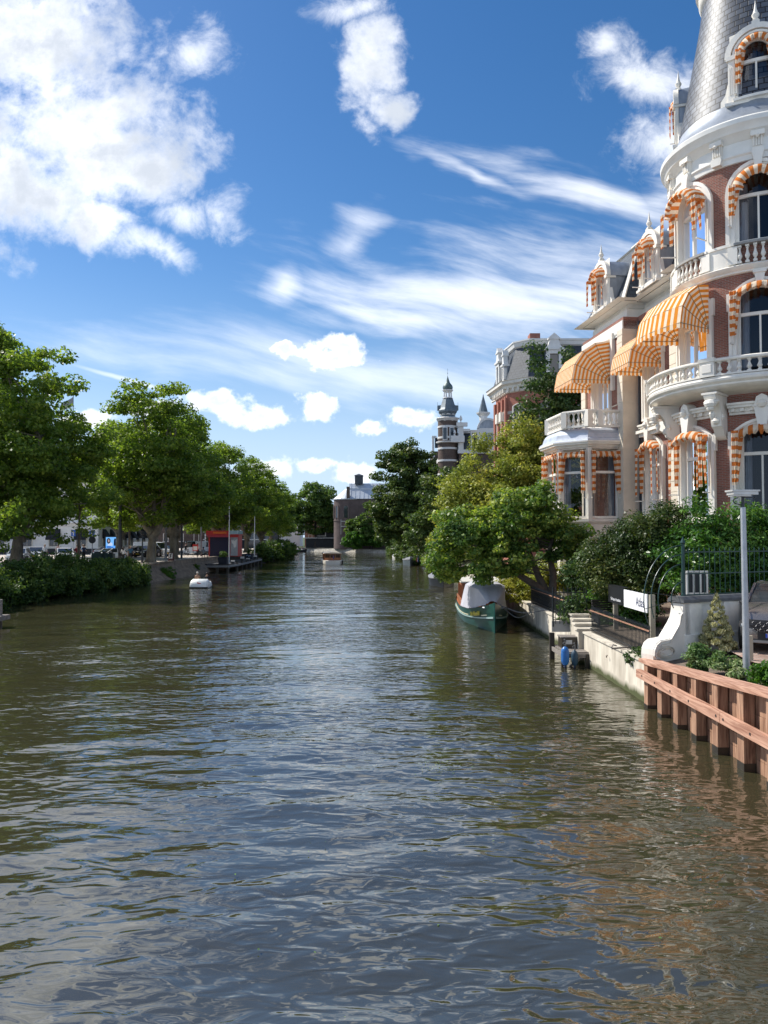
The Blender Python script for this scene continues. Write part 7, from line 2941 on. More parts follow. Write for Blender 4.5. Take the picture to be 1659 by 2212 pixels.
# ================================================================== BOATS
def hull(mb, L_, B_, stations=14, zk=-0.35, free=0.7, bow=1.35, stern=0.8, full=0.55, m=0, flare=0.15, raked=0.35, stern_w=0.7):
    """hull pointing to -y (bow at y=0, stern at y=L); returns gunwale points"""
    gun = []
    rows_ = []
    for i in range(stations + 1):
        t = i / stations
        b = min(1.0, (math.sin(min(t / full, 1) * PI / 2)) ** 0.75) if t > 0 else 0.0
        if t > 0.75:
            b *= 1 - (1 - stern_w) * ((t - 0.75) / 0.25) ** 2
        b = max(b, 0.012) * B_ / 2
        zg = free + (bow - free) * max(0, 1 - t / 0.40) ** 2 + (stern - free) * max(0, (t - 0.65) / 0.35) ** 2
        y = t * L_
        lower = (0.55 + 0.4 * min(1, t * 3))
        yb = y + raked * (1 - t) ** 6
        rows_.append([(0.0, yb, zk), (b * lower * 0.75, yb, zk), (b * lower, (y + yb) / 2, 0.02), (b * (lower + 1) / 2, y + 0.0, zg * 0.45), (b, y, zg)])
        gun.append((b, y, zg))
    for sg in (-1, 1):
        V, F = [], []
        for r in rows_:
            V += [(sg * p[0], p[1], p[2]) for p in r]
        for i in range(stations):
            for j in range(4):
                a = i * 5 + j
                F.append([a, a + 5, a + 6, a + 1] if sg > 0 else [a, a + 1, a + 6, a + 5])
        mb.add(V, F, m)
    r = rows_[-1]
    mb.add([(p[0], p[1], p[2]) for p in r] + [(-p[0], p[1], p[2]) for p in r[::-1]], [list(range(10))], m)
    return gun, rows_


def strip_on_hull(mb, rows_, za, zb, sg, t0, t1, out=0.02):
    """rubbing strake / painted line following the hull side between fractional heights"""
    n = len(rows_) - 1
    V = []
    idx = [k for k in range(n + 1) if t0 <= k / n <= t1]
    for k in idx:
        r = rows_[k]
        def at(f):
            p, q = Vector(r[3]), Vector(r[4])
            if f < 0:
                p, q = Vector(r[2]), Vector(r[3])
                f = 1 + f
            v = p.lerp(q, f)
            return v
        a, b = at(za), at(zb)
        V += [(sg * (a.x + out), a.y - (out if k == 0 else 0), a.z), (sg * (b.x + out), b.y - (out if k == 0 else 0), b.z), (sg * b.x, b.y, b.z), (sg * a.x, a.y, a.z)]
    F = []
    for i in range(len(idx) - 1):
        for j in range(4):
            j2 = (j + 1) % 4
            F.append([4 * i + j, 4 * i + 4 + j, 4 * i + 4 + j2, 4 * i + j2])
    mb.add(V, F)


green_h = M('green_hull_paint', (0.006, 0.062, 0.046), 0.28, spec=0.7, var=0.12)
tarp = M('grey_tarpaulin', (0.44, 0.44, 0.48), 0.7, var=0.12, scale=1.5, bump=0.15)
varn = M('varnished_wood', (0.36, 0.13, 0.05), 0.35, var=0.25, scale=4)
gb = empty('moored_boat', 'dark green launch with grey tarpaulin cover moored at the concrete quay', 'boat', (4.95, 34.6, 0.0), R_(-2.5))
b = MB()
gun, rows1 = hull(b, 12.5, 2.5, 18, free=0.72, bow=1.34, stern=0.9, raked=0.3)
b.build('hull', green_h, gb, sharp=50)
b = MB()
for sg in (-1, 1):
    strip_on_hull(b, rows1, 0.05, 0.16, sg, 0, 1, 0.05)
b.build('rubbing_strake', M('pale_green_strake', (0.30, 0.42, 0.40), 0.4), gb)
b = MB()
for sg in (-1, 1):
    strip_on_hull(b, rows1, 0.26, 0.34, sg, 0.03, 0.13, 0.015)
    strip_on_hull(b, rows1, 0.26, 0.34, sg, 0.26, 1, 0.015)
b.build('cream_line', M('cream_line', (0.75, 0.68, 0.45), 0.4), gb)
b = MB()
V, F = [], []
for (gx, gy, gz) in gun:
    V += [(-gx * 0.96, gy, gz - 0.06), (gx * 0.96, gy, gz - 0.06)]
for i in range(len(gun) - 1):
    F.append([2 * i, 2 * i + 1, 2 * i + 3, 2 * i + 2])
b.add(V, F)
b.build('deck', varn, gb)
b = MB()
# tarp over a ridge, sagging folds
sects = []
for k, (y, zr, wr) in enumerate(((1.0, 1.34, 0.30), (1.75, 1.93, 0.95), (2.6, 2.03, 1.25), (3.8, 2.04, 1.4), (5.0, 2.02, 1.42), (6.2, 1.98, 1.42))):
    t = y / 12.5
    gi = min(len(gun) - 1, int(t * (len(gun) - 1)))
    gx, gz = gun[gi][0], gun[gi][2]
    row = []
    for j in range(13):
        u = j / 12 * 2 - 1
        if abs(u) > 0.45:
            f = (abs(u) - 0.45) / 0.55
            x = (wr * 0.62 + (gx * 0.98 - wr * 0.62) * f) * (1 if u > 0 else -1)
            z = zr - 0.06 + (gz + 0.04 - zr) * f + 0.03 * math.sin(k * 2.1 + j * 1.7)
        else:
            x = wr * 0.62 * u / 0.45
            z = zr - 0.06 * (u / 0.45) ** 2
        row.append((x, y + 0.05 * math.sin(j * 1.3), z))
    sects.append(row)
V = [p for r in sects for p in r]
F = []
for i in range(len(sects) - 1):
    for j in range(12):
        a = i * 13 + j
        F.append([a, a + 1, a + 14, a + 13])
b.add(V, F)
b.build('tarpaulin', tarp, gb, sharp=50)
for k in range(5):
    b = MB()
    y = 6.5 + k * 1.05
    b.box(-1.05, 1.05, y, y + 0.09, 0.75, 1.85)
    b.build('window_post', varn, gb, smooth=False)
b = MB()
for sx_ in (-1.08, 1.08):
    b.box(sx_ - 0.03, sx_ + 0.03, 6.4, 11.2, 0.72, 0.95)
    b.box(sx_ - 0.03, sx_ + 0.03, 6.4, 11.2, 1.72, 1.85)
b.build('cabin_rail', varn, gb, smooth=False)
b = MB()
b.box(-1.15, 1.15, 6.35, 11.4, 1.86, 1.93)
b.build('cabin_roof', M('cream_roof', (0.6, 0.58, 0.52), 0.5), gb, smooth=False)
b = MB()
b.tube([(0, -0.03, -0.1), (0, -0.03, 1.36)], 0.03, 6)
b.build('stem', M('stem_paint', (0.03, 0.14, 0.11), 0.4), gb)
for sg in (-1, 1):
    b = MB()
    b.tube([(sg * 0.38, 0.50, 1.08), (sg * 0.46, 0.62, 1.08)], 0.04, 6)
    b.build('fairlead', steel, gb)
# name on the bow
p_a, p_b = Vector(rows1[2][3]).lerp(Vector(rows1[2][4]), 0.5), Vector(rows1[4][3]).lerp(Vector(rows1[4][4]), 0.45)
pa, pb = Vector((-p_a.x, p_a.y, p_a.z)), Vector((-p_b.x, p_b.y, p_b.z))
xa = (pa - pb).normalized()
up_ = (Vector((-rows1[3][4][0], rows1[3][4][1], rows1[3][4][2])) - Vector((-rows1[3][3][0], rows1[3][3][1], rows1[3][3][2]))).normalized()
nz = xa.cross(up_).normalized()
up_ = nz.cross(xa).normalized()
mid = (pa + pb) / 2 + nz * 0.10
Mx = Matrix(((xa.x, up_.x, nz.x, mid.x), (xa.y, up_.y, nz.y, mid.y), (xa.z, up_.z, nz.z, mid.z), (0, 0, 0, 1)))
text_mesh('name_lettering', 'De Vondel', 0.30, M('gold_letter', (0.62, 0.52, 0.08), 0.5), gb, Mx, extrude=0.03, shear=0.35)
rp = MB()
rp.tube(catmull([(5.25, 35.0, 1.22), (5.9, 34.3, 0.98), (6.35, 33.7, 1.0), (6.9, 33.0, 1.18)], 6), 0.022, 6)
rp.tube(catmull([(5.35, 35.1, 1.15), (5.9, 34.4, 0.72), (6.4, 33.8, 0.95)], 6), 0.015, 6)
tag(rp.build('mooring_rope', MATS['grey_rope']), 'slack mooring rope from the green bow to the quay wall', 'rope')


def small_boat(label, loc, rot, L_, B_, free, bow, colh, colt, cover=True, top=None, seed=1, name='moored_boat', group='boats moored along the garden bank'):
    e_ = empty(name, label, 'boat', loc, rot, group)
    b = MB()
    g, r = hull(b, L_, B_, 12, free=free, bow=bow, stern=free * 1.1)
    b.build('hull', colh, e_, sharp=50)
    b = MB()
    V, F = [], []
    for (gx, gy, gz) in g:
        V += [(-gx, gy, gz), (-gx * 0.6, gy, gz + 0.3), (0, gy + 0.02, gz + 0.42 + 0.05 * math.sin(gy * 3 + seed)), (gx * 0.6, gy, gz + 0.3), (gx, gy, gz)]
    n = len(g)
    for i in range(n - 1):
        for j in range(4):
            a = i * 5 + j
            F.append([a, a + 5, a + 6, a + 1])
    b.add(V, F)
    if cover:
        b.build('cover', colt, e_, sharp=60)
    b = MB()
    for sg in (-1, 1):
        strip_on_hull(b, r, 0.82, 1.0, sg, 0, 1, 0.04)
    b.build('gunwale', offwhite if not cover else MATS['mast_grey'], e_)
    return e_, g


black_h = M('black_hull', (0.015, 0.018, 0.025), 0.3)
dcov = M('grey_cover', (0.17, 0.18, 0.20), 0.8)
grey_h = M('grey_hull', (0.10, 0.13, 0.15), 0.4)
small_boat('black hulled boat under a pale grey cover behind the green launch', (5.05, 65.2, 0), R_(-2), 8.5, 2.3, 0.72, 1.0, black_h, dcov, seed=2)
e2, _ = small_boat('slate grey boat flying a red white and blue flag below the chestnut leaves', (3.9, 115.0, 0), R_(-3), 9, 2.5, 0.85, 1.0, grey_h, dcov, seed=3)
b = MB()
b.tube([(0.9, 0.1, 1.0), (1.15, -0.3, 2.0)], 0.03, 5)
b.build('flag_staff', offwhite, e2)
for k, mm in enumerate((M('flag_red', (0.5, 0.03, 0.04), 0.8), offwhite, M('flag_blue', (0.03, 0.06, 0.3), 0.8))):
    b = MB()
    V = []
    for i in range(7):
        V += [(1.10 + 0.08 * math.sin(i) + 0.10 * k - 0.10, -0.28, 1.95 - i * 0.22), (1.20 + 0.08 * math.sin(i) + 0.10 * k - 0.10, -0.28, 1.95 - i * 0.22)]
    b.add(V, [[2 * i, 2 * i + 1, 2 * i + 3, 2 * i + 2] for i in range(6)])
    b.build('flag_stripe', mm, e2)
small_boat('white sterned boat furthest along the shaded garden bank', (2.4, 155, 0), R_(-5), 6, 2.0, 0.55, 0.7, offwhite, dcov, seed=4)

# salon boat under way
sb_ = empty('salon_boat', 'white salon boat with varnished wooden cabin heading up the canal', 'boat', (-7.9, 119.5, 0), R_(8))
b = MB()
prof = []
stt = [(0.0, 1.15, 0.62), (0.6, 1.42, 0.66), (3, 1.5, 0.62), (7, 1.45, 0.66), (9.5, 0.95, 0.8), (11, 0.08, 0.95)]
V, F = [], []
for (y, w, z) in stt:
    V += [(-w * 0.8, y, -0.2), (-w, y, 0.15), (-w * 1.02, y, z), (w * 1.02, y, z), (w, y, 0.15), (w * 0.8, y, -0.2)]
n = len(stt)
for i in range(n - 1):
    for j in range(5):
        a = i * 6 + j
        F.append([a, a + 6, a + 7, a + 1])
F.append([0, 1, 2, 3, 4, 5])
b.add(V, F)
b.build('hull', white, sb_, sharp=40)
b = MB()
b.box(-1.25, 1.25, 0.9, 6.5, 0.62, 0.78)
for x in (-1.22, -0.4, 0.4, 1.22):
    b.box(x - 0.045, x + 0.045, 0.9, 1.0, 0.7, 1.68)
for k in range(6):
    for x in (-1.22, 1.22):
        b.box(x - 0.04, x + 0.04, 0.9 + k * 1.1, 1.0 + k * 1.1, 0.7, 1.68)
b.box(-1.25, 1.25, 0.88, 0.93, 0.78, 1.05)
b.build('cabin', varn, sb_, smooth=False)
b = MB()
b.box(-1.2, 1.2, 0.98, 6.4, 0.8, 1.66)
b.build('cabin_glass', M('cabin_dark_glass', (0.04, 0.02, 0.015), 0.08, spec=0.8), sb_, smooth=False)
b = MB()
b.prism([(-1.42, 1.68), (1.42, 1.68), (1.36, 1.80), (0.7, 1.9), (0, 1.94), (-0.7, 1.9), (-1.36, 1.80)], 0.6, 6.8)
b.build('roof', M('cream_deck', (0.66, 0.56, 0.42), 0.5), sb_)
b = MB()
b.box(-1.45, 1.45, 0.58, 6.82, 1.64, 1.69)
b.build('roof_edge', varn, sb_, smooth=False)
b = MB()
b.tube([(0.0, -0.1, 0.6), (0.0, -0.35, 1.5)], 0.02, 5)
b.build('flag_staff', varn, sb_)
b = MB()
b.add([(0, -0.33, 1.45), (0.12, -0.28, 1.35), (0.1, -0.2, 0.85), (-0.05, -0.2, 0.9)], [[0, 1, 2, 3]])
b.build('flag', M('flag_blue'), sb_)
for x, y in ((1.5, 0.6), (1.56, 1.8), (1.58, 3.2)):
    b = MB()
    b.tube([(x, y, 0.05), (x, y, 0.6)], 0.12, 8)
    b.build('fender', black_plastic, sb_)

# pedal boat
pb_ = empty('pedal_boat', 'small white pedal boat with two people seen from behind', 'boat', (-15.55, 64.6, 0))
b = MB()
secs = [(-0.1, 0.66, 0.12, 0.22), (0.1, 0.72, 0.10, 0.62), (0.6, 0.74, 0.10, 0.76), (1.0, 0.73, 0.1, 0.55), (1.7, 0.72, 0.1, 0.42), (2.3, 0.55, 0.12, 0.5), (2.7, 0.25, 0.2, 0.48)]
V, F = [], []
for (y, w, z0, z1) in secs:
    V += [(-w, y, z0 - 0.1), (-w * 1.06, y, z0 + 0.12), (-w * 0.99, y, z1 * 0.84), (-w * 0.84, y, z1), (w * 0.84, y, z1), (w * 0.99, y, z1 * 0.84), (w * 1.06, y, z0 + 0.12), (w, y, z0 - 0.1)]
for i in range(len(secs) - 1):
    for j in range(7):
        a = i * 8 + j
        F.append([a, a + 8, a + 9, a + 1])
F.append(list(range(8)))
b.add(V, F)
b.build('hull', M('pedal_boat_white', (0.75, 0.77, 0.74), 0.35, var=0.1), pb_, sharp=50)
b = MB()
b.box(-0.74, 0.74, -0.14, 2.2, 0.02, 0.12)
b.build('rubbing_strake', black_plastic, pb_, smooth=False)
b = MB()
b.prism([(-0.12, 0.42), (0.18, 0.36), (0.22, 0.42), (0.0, 0.47), (-0.1, 0.52)], -0.02, 0.10)
b.build('red_mark', red_p, pb_, smooth=False)

# open boat with passengers far away
fb = empty('open_boat', 'low open boat full of passengers mooring below the boathouse', 'boat', (-22.2, 221.5, 0), R_(80))
b = MB()
hull(b, 5.2, 2.0, 8, free=0.6, bow=0.9)
b.build('hull', black_h, fb)
b = MB()
b.box(-0.9, 0.9, 1.0, 4.8, 0.6, 0.8)
b.build('cushions', offwhite, fb, smooth=False)

# ================================================================== PEOPLE
def person(label, loc, rot, joints, cols, hair=(0.02, 0.015, 0.012), hair_long=False, group=None, s=1.0, skirt=False):
    """one skinned body; joints: dict of named 3d points; cols: (skin, shirt, trousers, shoes, zwaist, zhip...)"""
    J = joints
    order = ['pelvis', 'waist', 'chest', 'neck', 'head', 'crown',
             'shl', 'ell', 'wrl', 'hal', 'shr', 'elr', 'wrr', 'har',
             'hil', 'knl', 'anl', 'tol', 'hir', 'knr', 'anr', 'tor']
    rad = dict(pelvis=.135, waist=.115, chest=.145, neck=.055, head=.085, crown=.075, shl=.062, ell=.042, wrl=.032, hal=.036, shr=.062, elr=.042, wrr=.032, har=.036,
               hil=.088, knl=.06, anl=.042, tol=.038, hir=.088, knr=.06, anr=.042, tor=.038)
    edges = [('pelvis', 'waist'), ('waist', 'chest'), ('chest', 'neck'), ('neck', 'head'), ('head', 'crown'),
             ('chest', 'shl'), ('shl', 'ell'), ('ell', 'wrl'), ('wrl', 'hal'), ('chest', 'shr'), ('shr', 'elr'), ('elr', 'wrr'), ('wrr', 'har'),
             ('pelvis', 'hil'), ('hil', 'knl'), ('knl', 'anl'), ('anl', 'tol'), ('pelvis', 'hir'), ('hir', 'knr'), ('knr', 'anr'), ('anr', 'tor')]
    ix = {n: i for i, n in enumerate(order)}
    me = bpy.data.meshes.new('person_cage')
    me.from_pydata([J[n] for n in order], [(ix[a], ix[b]) for a, b in edges], [])
    o = bpy.data.objects.new('person_cage', me)
    COL.objects.link(o)
    sk = o.modifiers.new('skin', 'SKIN')
    sv = me.skin_vertices[0].data
    for n in order:
        sv[ix[n]].radius = (rad[n], rad[n])
        sv[ix[n]].use_root = (n == 'pelvis')
    ss = o.modifiers.new('sub', 'SUBSURF')
    ss.levels = 1
    ss.render_levels = 1
    dg = bpy.context.evaluated_depsgraph_get()
    body = bpy.data.meshes.new_from_object(o.evaluated_get(dg))
    bpy.data.objects.remove(o)
    skin, shirt, trou, shoes = cols
    for m in (skin, shirt, trou, shoes):
        body.materials.append(m)
    Jv = {n: Vector(J[n]) for n in order}
    segs = [(Jv[a], Jv[b], a, b) for a, b in edges]
    for p in body.polygons:
        c = p.center
        best, bs = 9, None
        for a, bb, na, nb in segs:
            ab = bb - a
            t = max(0, min(1, (c - a).dot(ab) / max(1e-6, ab.length_squared)))
            d = (a + ab * t - c).length
            if d < best:
                best, bs, bt = d, (na, nb), t
        na, nb = bs
        k = 1
        if nb in ('head', 'crown') or (nb == 'neck' and bt > 0.6):
            k = 0
        elif nb in ('wrl', 'hal', 'wrr', 'har'):
            k = 0
        elif nb in ('hil', 'knl', 'hir', 'knr', 'anl', 'anr') or (nb == 'waist' and bt < 0.25):
            k = 2
            if skirt and nb in ('anl', 'anr') and bt > 0.3:
                k = 0
        elif nb in ('tol', 'tor'):
            k = 3
        p.material_index = k
        p.use_smooth = True
    body.name = 'person'
    e_ = link('person', body, None, loc, rot)
    e_.scale = (s, s, s)
    tag(e_, label, 'person', group)
    h = MB()
    hc = Jv['crown']
    hd_ = Jv['head']
    f = (Jv['tol'] + Jv['tor'] - Jv['anl'] - Jv['anr'])
    f.z = 0
    f = f.normalized() if f.length > 0.01 else Vector((0, -1, 0))
    ctr = hc - f * 0.02 + Vector((0, 0, 0.0))
    h.lathe([(0.0, -0.06), (0.085, -0.05), (0.112, 0.0), (0.105, 0.055), (0.06, 0.10), (0.0, 0.115)], c=tuple(ctr - f * 0.012), seg=10)
    if hair_long:
        h.lathe([(0.0, -0.30), (0.07, -0.26), (0.10, -0.10), (0.09, 0.02)], c=tuple(ctr - f * 0.06), seg=8)
    h.build('hair', M('hair_%d' % int(sum(hair) * 1000), hair, 0.7), e_)
    return e_


def pose_stand(arm=0.0, walk=0.0, bend=0.0):
    a = walk
    return dict(pelvis=(0, 0, .93), waist=(0, 0.01, 1.08), chest=(0, 0.0 - bend, 1.32), neck=(0, -bend - 0.01, 1.50), head=(0, -bend - 0.03, 1.60), crown=(0, -bend - 0.02, 1.69),
                shl=(.17, -bend, 1.42), ell=(.24, a * .5 - .02, 1.14), wrl=(.25, a * .9 - .10 - arm, .92 + arm), hal=(.25, a * .95 - .15 - arm, .85 + arm),
                shr=(-.17, -bend, 1.42), elr=(-.24, -a * .5 - .02, 1.14), wrr=(-.25, -a * .9 - .10 - arm, .92 + arm), har=(-.25, -a * .95 - .15 - arm, .85 + arm),
                hil=(.09, 0, .88), knl=(.10, -a * .7, .49), anl=(.10, -a * .6 + (0.1 if a else 0), .09), tol=(.11, -a * .6 - .14 + (0.1 if a else 0), .04),
                hir=(-.09, 0, .88), knr=(-.10, a * .4, .49), anr=(-.10, a * 1.3, .12), tor=(-.11, a * 1.3 - .14, .04))


def pose_sit(lean=0.0):
    return dict(pelvis=(0, 0.05, .10), waist=(0, 0.06 + lean * .3, .26), chest=(0, 0.05 + lean, .50), neck=(0, 0.03 + lean, .68), head=(0, 0.0 + lean, .78), crown=(0, 0.01 + lean, .87),
                shl=(.17, 0.05 + lean, .60), ell=(.24, -0.05 + lean, .34), wrl=(.2, -0.25, .28), hal=(.16, -0.32, .28),
                shr=(-.17, 0.05 + lean, .60), elr=(-.24, -0.05 + lean, .34), wrr=(-.2, -0.25, .28), har=(-.16, -0.32, .28),
                hil=(.10, 0.0, .08), knl=(.12, -0.45, .12), anl=(.12, -0.60, -.28), tol=(.12, -0.74, -.33),
                hir=(-.10, 0.0, .08), knr=(-.12, -0.45, .12), anr=(-.12, -0.60, -.28), tor=(-.12, -0.74, -.33))


skin1 = M('skin_light', (0.50, 0.30, 0.22), 0.6, var=0.05)
skin2 = M('skin_tan', (0.34, 0.19, 0.12), 0.6, var=0.05)
cW = M('cloth_white', (0.7, 0.7, 0.7), 0.9, var=0.08)
cB = M('cloth_black', (0.015, 0.015, 0.018), 0.9)
cN = M('cloth_navy', (0.015, 0.025, 0.07), 0.9)
cT = M('cloth_teal_blue', (0.04, 0.13, 0.22), 0.9)
cR = M('cloth_dark_red', (0.20, 0.02, 0.03), 0.9)
cG = M('cloth_grey', (0.25, 0.26, 0.28), 0.9)
cD = M('cloth_denim', (0.12, 0.2, 0.32), 0.9)
Z0 = 1.66
WG = 'people on the left pavement'
person('man with blonde hair in blue shirt and black trousers walking away', (-26.55, 80.6, Z0), PI, pose_stand(walk=0.16), (skin1, cT, cB, cB), (0.55, 0.48, 0.32), group=WG)
person('woman in white top and black skirt walking away beside the man in blue', (-27.04, 79.8, Z0), PI, pose_stand(walk=0.15), (skin1, cW, cB, skin1), (0.03, 0.02, 0.015), True, group=WG, s=0.9, skirt=True)
bag = MB()
bag.box(-0.17, 0.17, -0.07, 0.07, 0, 0.34)
bag.tube(catmull([(-0.1, 0, 0.33), (0.1, -0.05, 0.75), (0.3, 0, 0.72), (0.12, 0, 0.33)], 5), 0.012, 5)
tag(bag.build('shoulder_bag', cB, loc=(-27.33, 79.75, 2.35)), 'black bag hanging at the hip of the woman in white', 'bag')
person('person in dark jacket standing close behind the slender pale trunk', (-33.75, 86.6, Z0), 0.4, pose_stand(arm=0.15), (skin1, cN, cB, cB), group=WG)
person('person in light blue shirt partly behind the one in the dark jacket', (-34.15, 87.4, Z0), 0.2, pose_stand(arm=0.25), (skin1, M('cloth_light_blue', (0.35, 0.5, 0.65), 0.9), cB, cB), (0.35, 0.22, 0.12), group=WG)
person('person in dark red top hidden by the pale trunk', (-32.5, 81.5, Z0), 0.2, pose_stand(), (skin1, cR, cG, cB), group=WG)
person('dark haired person in white seated left among the near bushes', (-26.2, 56.5, 1.95), 0.3, pose_sit(), (skin1, cW, cB, cB), (0.02, 0.01, 0.01), group='two girls sitting behind the bushes')
person('dark haired person in black seated right among the near bushes', (-25.6, 57.0, 1.95), -0.3, pose_sit(), (skin1, cB, cB, cB), (0.02, 0.01, 0.01), group='two girls sitting behind the bushes')
person('pedestrian in white top behind the white car roof', (-39.0, 88.5, Z0), 0.0, pose_stand(walk=0.1), (skin1, cW, cB, cB), (0.3, 0.2, 0.1), group=WG)
person('pedestrian in pink top raising the arms behind the white car', (-37.6, 88.8, Z0), 0.3, pose_stand(arm=0.35), (skin1, M('cloth_pink', (0.5, 0.25, 0.25), 0.9), cG, cB), group=WG)
person('pedestrian with dark hair behind the second white car', (-38.8, 98.0, Z0), 0.0, pose_stand(), (skin1, cB, cB, cB), group=WG)
person('person in black trousers reading the red notice board', (-25.3, 104.5, Z0), PI, pose_stand(arm=0.1), (skin1, cW, cB, cB), group=WG)
person('seated person in grey shirt leaning back on the park bench', (-21.5, 91.6, 2.15), R_(12), pose_sit(0.12), (skin2, cG, cB, cB), (0.01, 0.01, 0.01))
person('bare shouldered person with pale cap in the pedal boat, at its left seat', (-15.9, 65.7, 0.42), PI, pose_sit(0.0), (skin2, skin2, cB, cB), (0.45, 0.42, 0.38), s=0.95)
person('dark haired person in black top in the pedal boat, at its right seat', (-15.1, 65.75, 0.38), PI, pose_sit(0.0), (skin2, cB, cB, cB), (0.02, 0.012, 0.01), s=0.93)
for i, (dx, dy, c_, lab) in enumerate(((-1.6, 0.2, cR, 'passenger in red in the far open boat'), (-0.4, -0.3, cW, 'passenger in white at the middle of the far open boat'), (0.8, 0.2, cN, 'passenger in navy in the far open boat'), (1.9, -0.1, cG, 'passenger in grey at the bow of the far open boat'))):
    person(lab, (-24.4 + dx * 0.9, 222.2 + dy, 0.65), 0.3 * i, pose_sit(), (skin1, c_, cB, cB), group='passengers in the far boat')

# bicycles
def bicycle(label, loc, rot, group='bicycles', name='bicycle'):
    e_ = empty(name, label, 'bicycle', loc, rot, group)
    for x in (-0.52, 0.52):
        b = MB()
        pts = [(x + 0.33 * math.cos(2 * PI * k / 18), 0, 0.34 + 0.33 * math.sin(2 * PI * k / 18)) for k in range(19)]
        b.tube(pts, 0.02, 5, caps=False)
        for k in range(6):
            a = PI * k / 6
            b.tube([(x - 0.32 * math.cos(a), 0, 0.34 - 0.32 * math.sin(a)), (x + 0.32 * math.cos(a), 0, 0.34 + 0.32 * math.sin(a))], 0.003, 3)
        b.build('wheel', black_plastic, e_)
    b = MB()
    for p, q in (((-0.52, 0, 0.34), (0.0, 0, 0.30)), ((-0.52, 0, 0.34), (-0.16, 0, 0.82)), ((0, 0, 0.30), (-0.16, 0, 0.86)), ((-0.14, 0, 0.78), (0.36, 0, 0.82)), ((0, 0, 0.3), (0.38, 0, 0.72)), ((0.52, 0, 0.34), (0.34, 0, 1.0))):
        b.tube([p, q], 0.018, 6)
    b.build('frame', black_iron, e_)
    b = MB()
    b.tube([(0.34, -0.26, 1.04), (0.34, 0, 1.0), (0.34, 0.26, 1.04)], 0.014, 5)
    b.build('handlebar', steel, e_)
    b = MB()
    b.box(-0.30, -0.04, -0.07, 0.07, 0.87, 0.92)
    b.build('saddle', black_plastic, e_)
    return e_


bicycle('black bicycle parked upright at the yellow post by the silver car', (-33.4, 70.5, Z0), R_(60))
bicycle('bicycle ridden along the road in front of the white van', (-27.1, 105.4, Z0), R_(75))
cyc = pose_sit(0.0)
person('cyclist in dark top riding in front of the white van', (-27.1, 105.35, Z0 + 0.85), R_(165), cyc, (skin1, cB, cG, cB))
bicycle('bicycle leaning against the far plane trunk past the kiosk', (-25.5, 133.0, Z0), R_(15))

# ================================================================== VEHICLES
def paint(name, c, metal=0.3):
    return M(name, c, 0.25, metal=metal, spec=0.7, var=0.03)


car_glass = M('car_glass', (0.02, 0.025, 0.03), 0.05, spec=0.9, var=0.02)
tyre_m = M('tyre_rubber', (0.02, 0.02, 0.02), 0.8)
rim_m = M('rim_metal', (0.4, 0.41, 0.42), 0.3, metal=0.8)
lampw = M('headlight_glass', (0.75, 0.78, 0.8), 0.1, metal=0.4)
lampr = M('tail_light', (0.45, 0.02, 0.02), 0.2)
plate_y = M('plate_yellow', (0.80, 0.52, 0.03), 0.4, var=0.03)


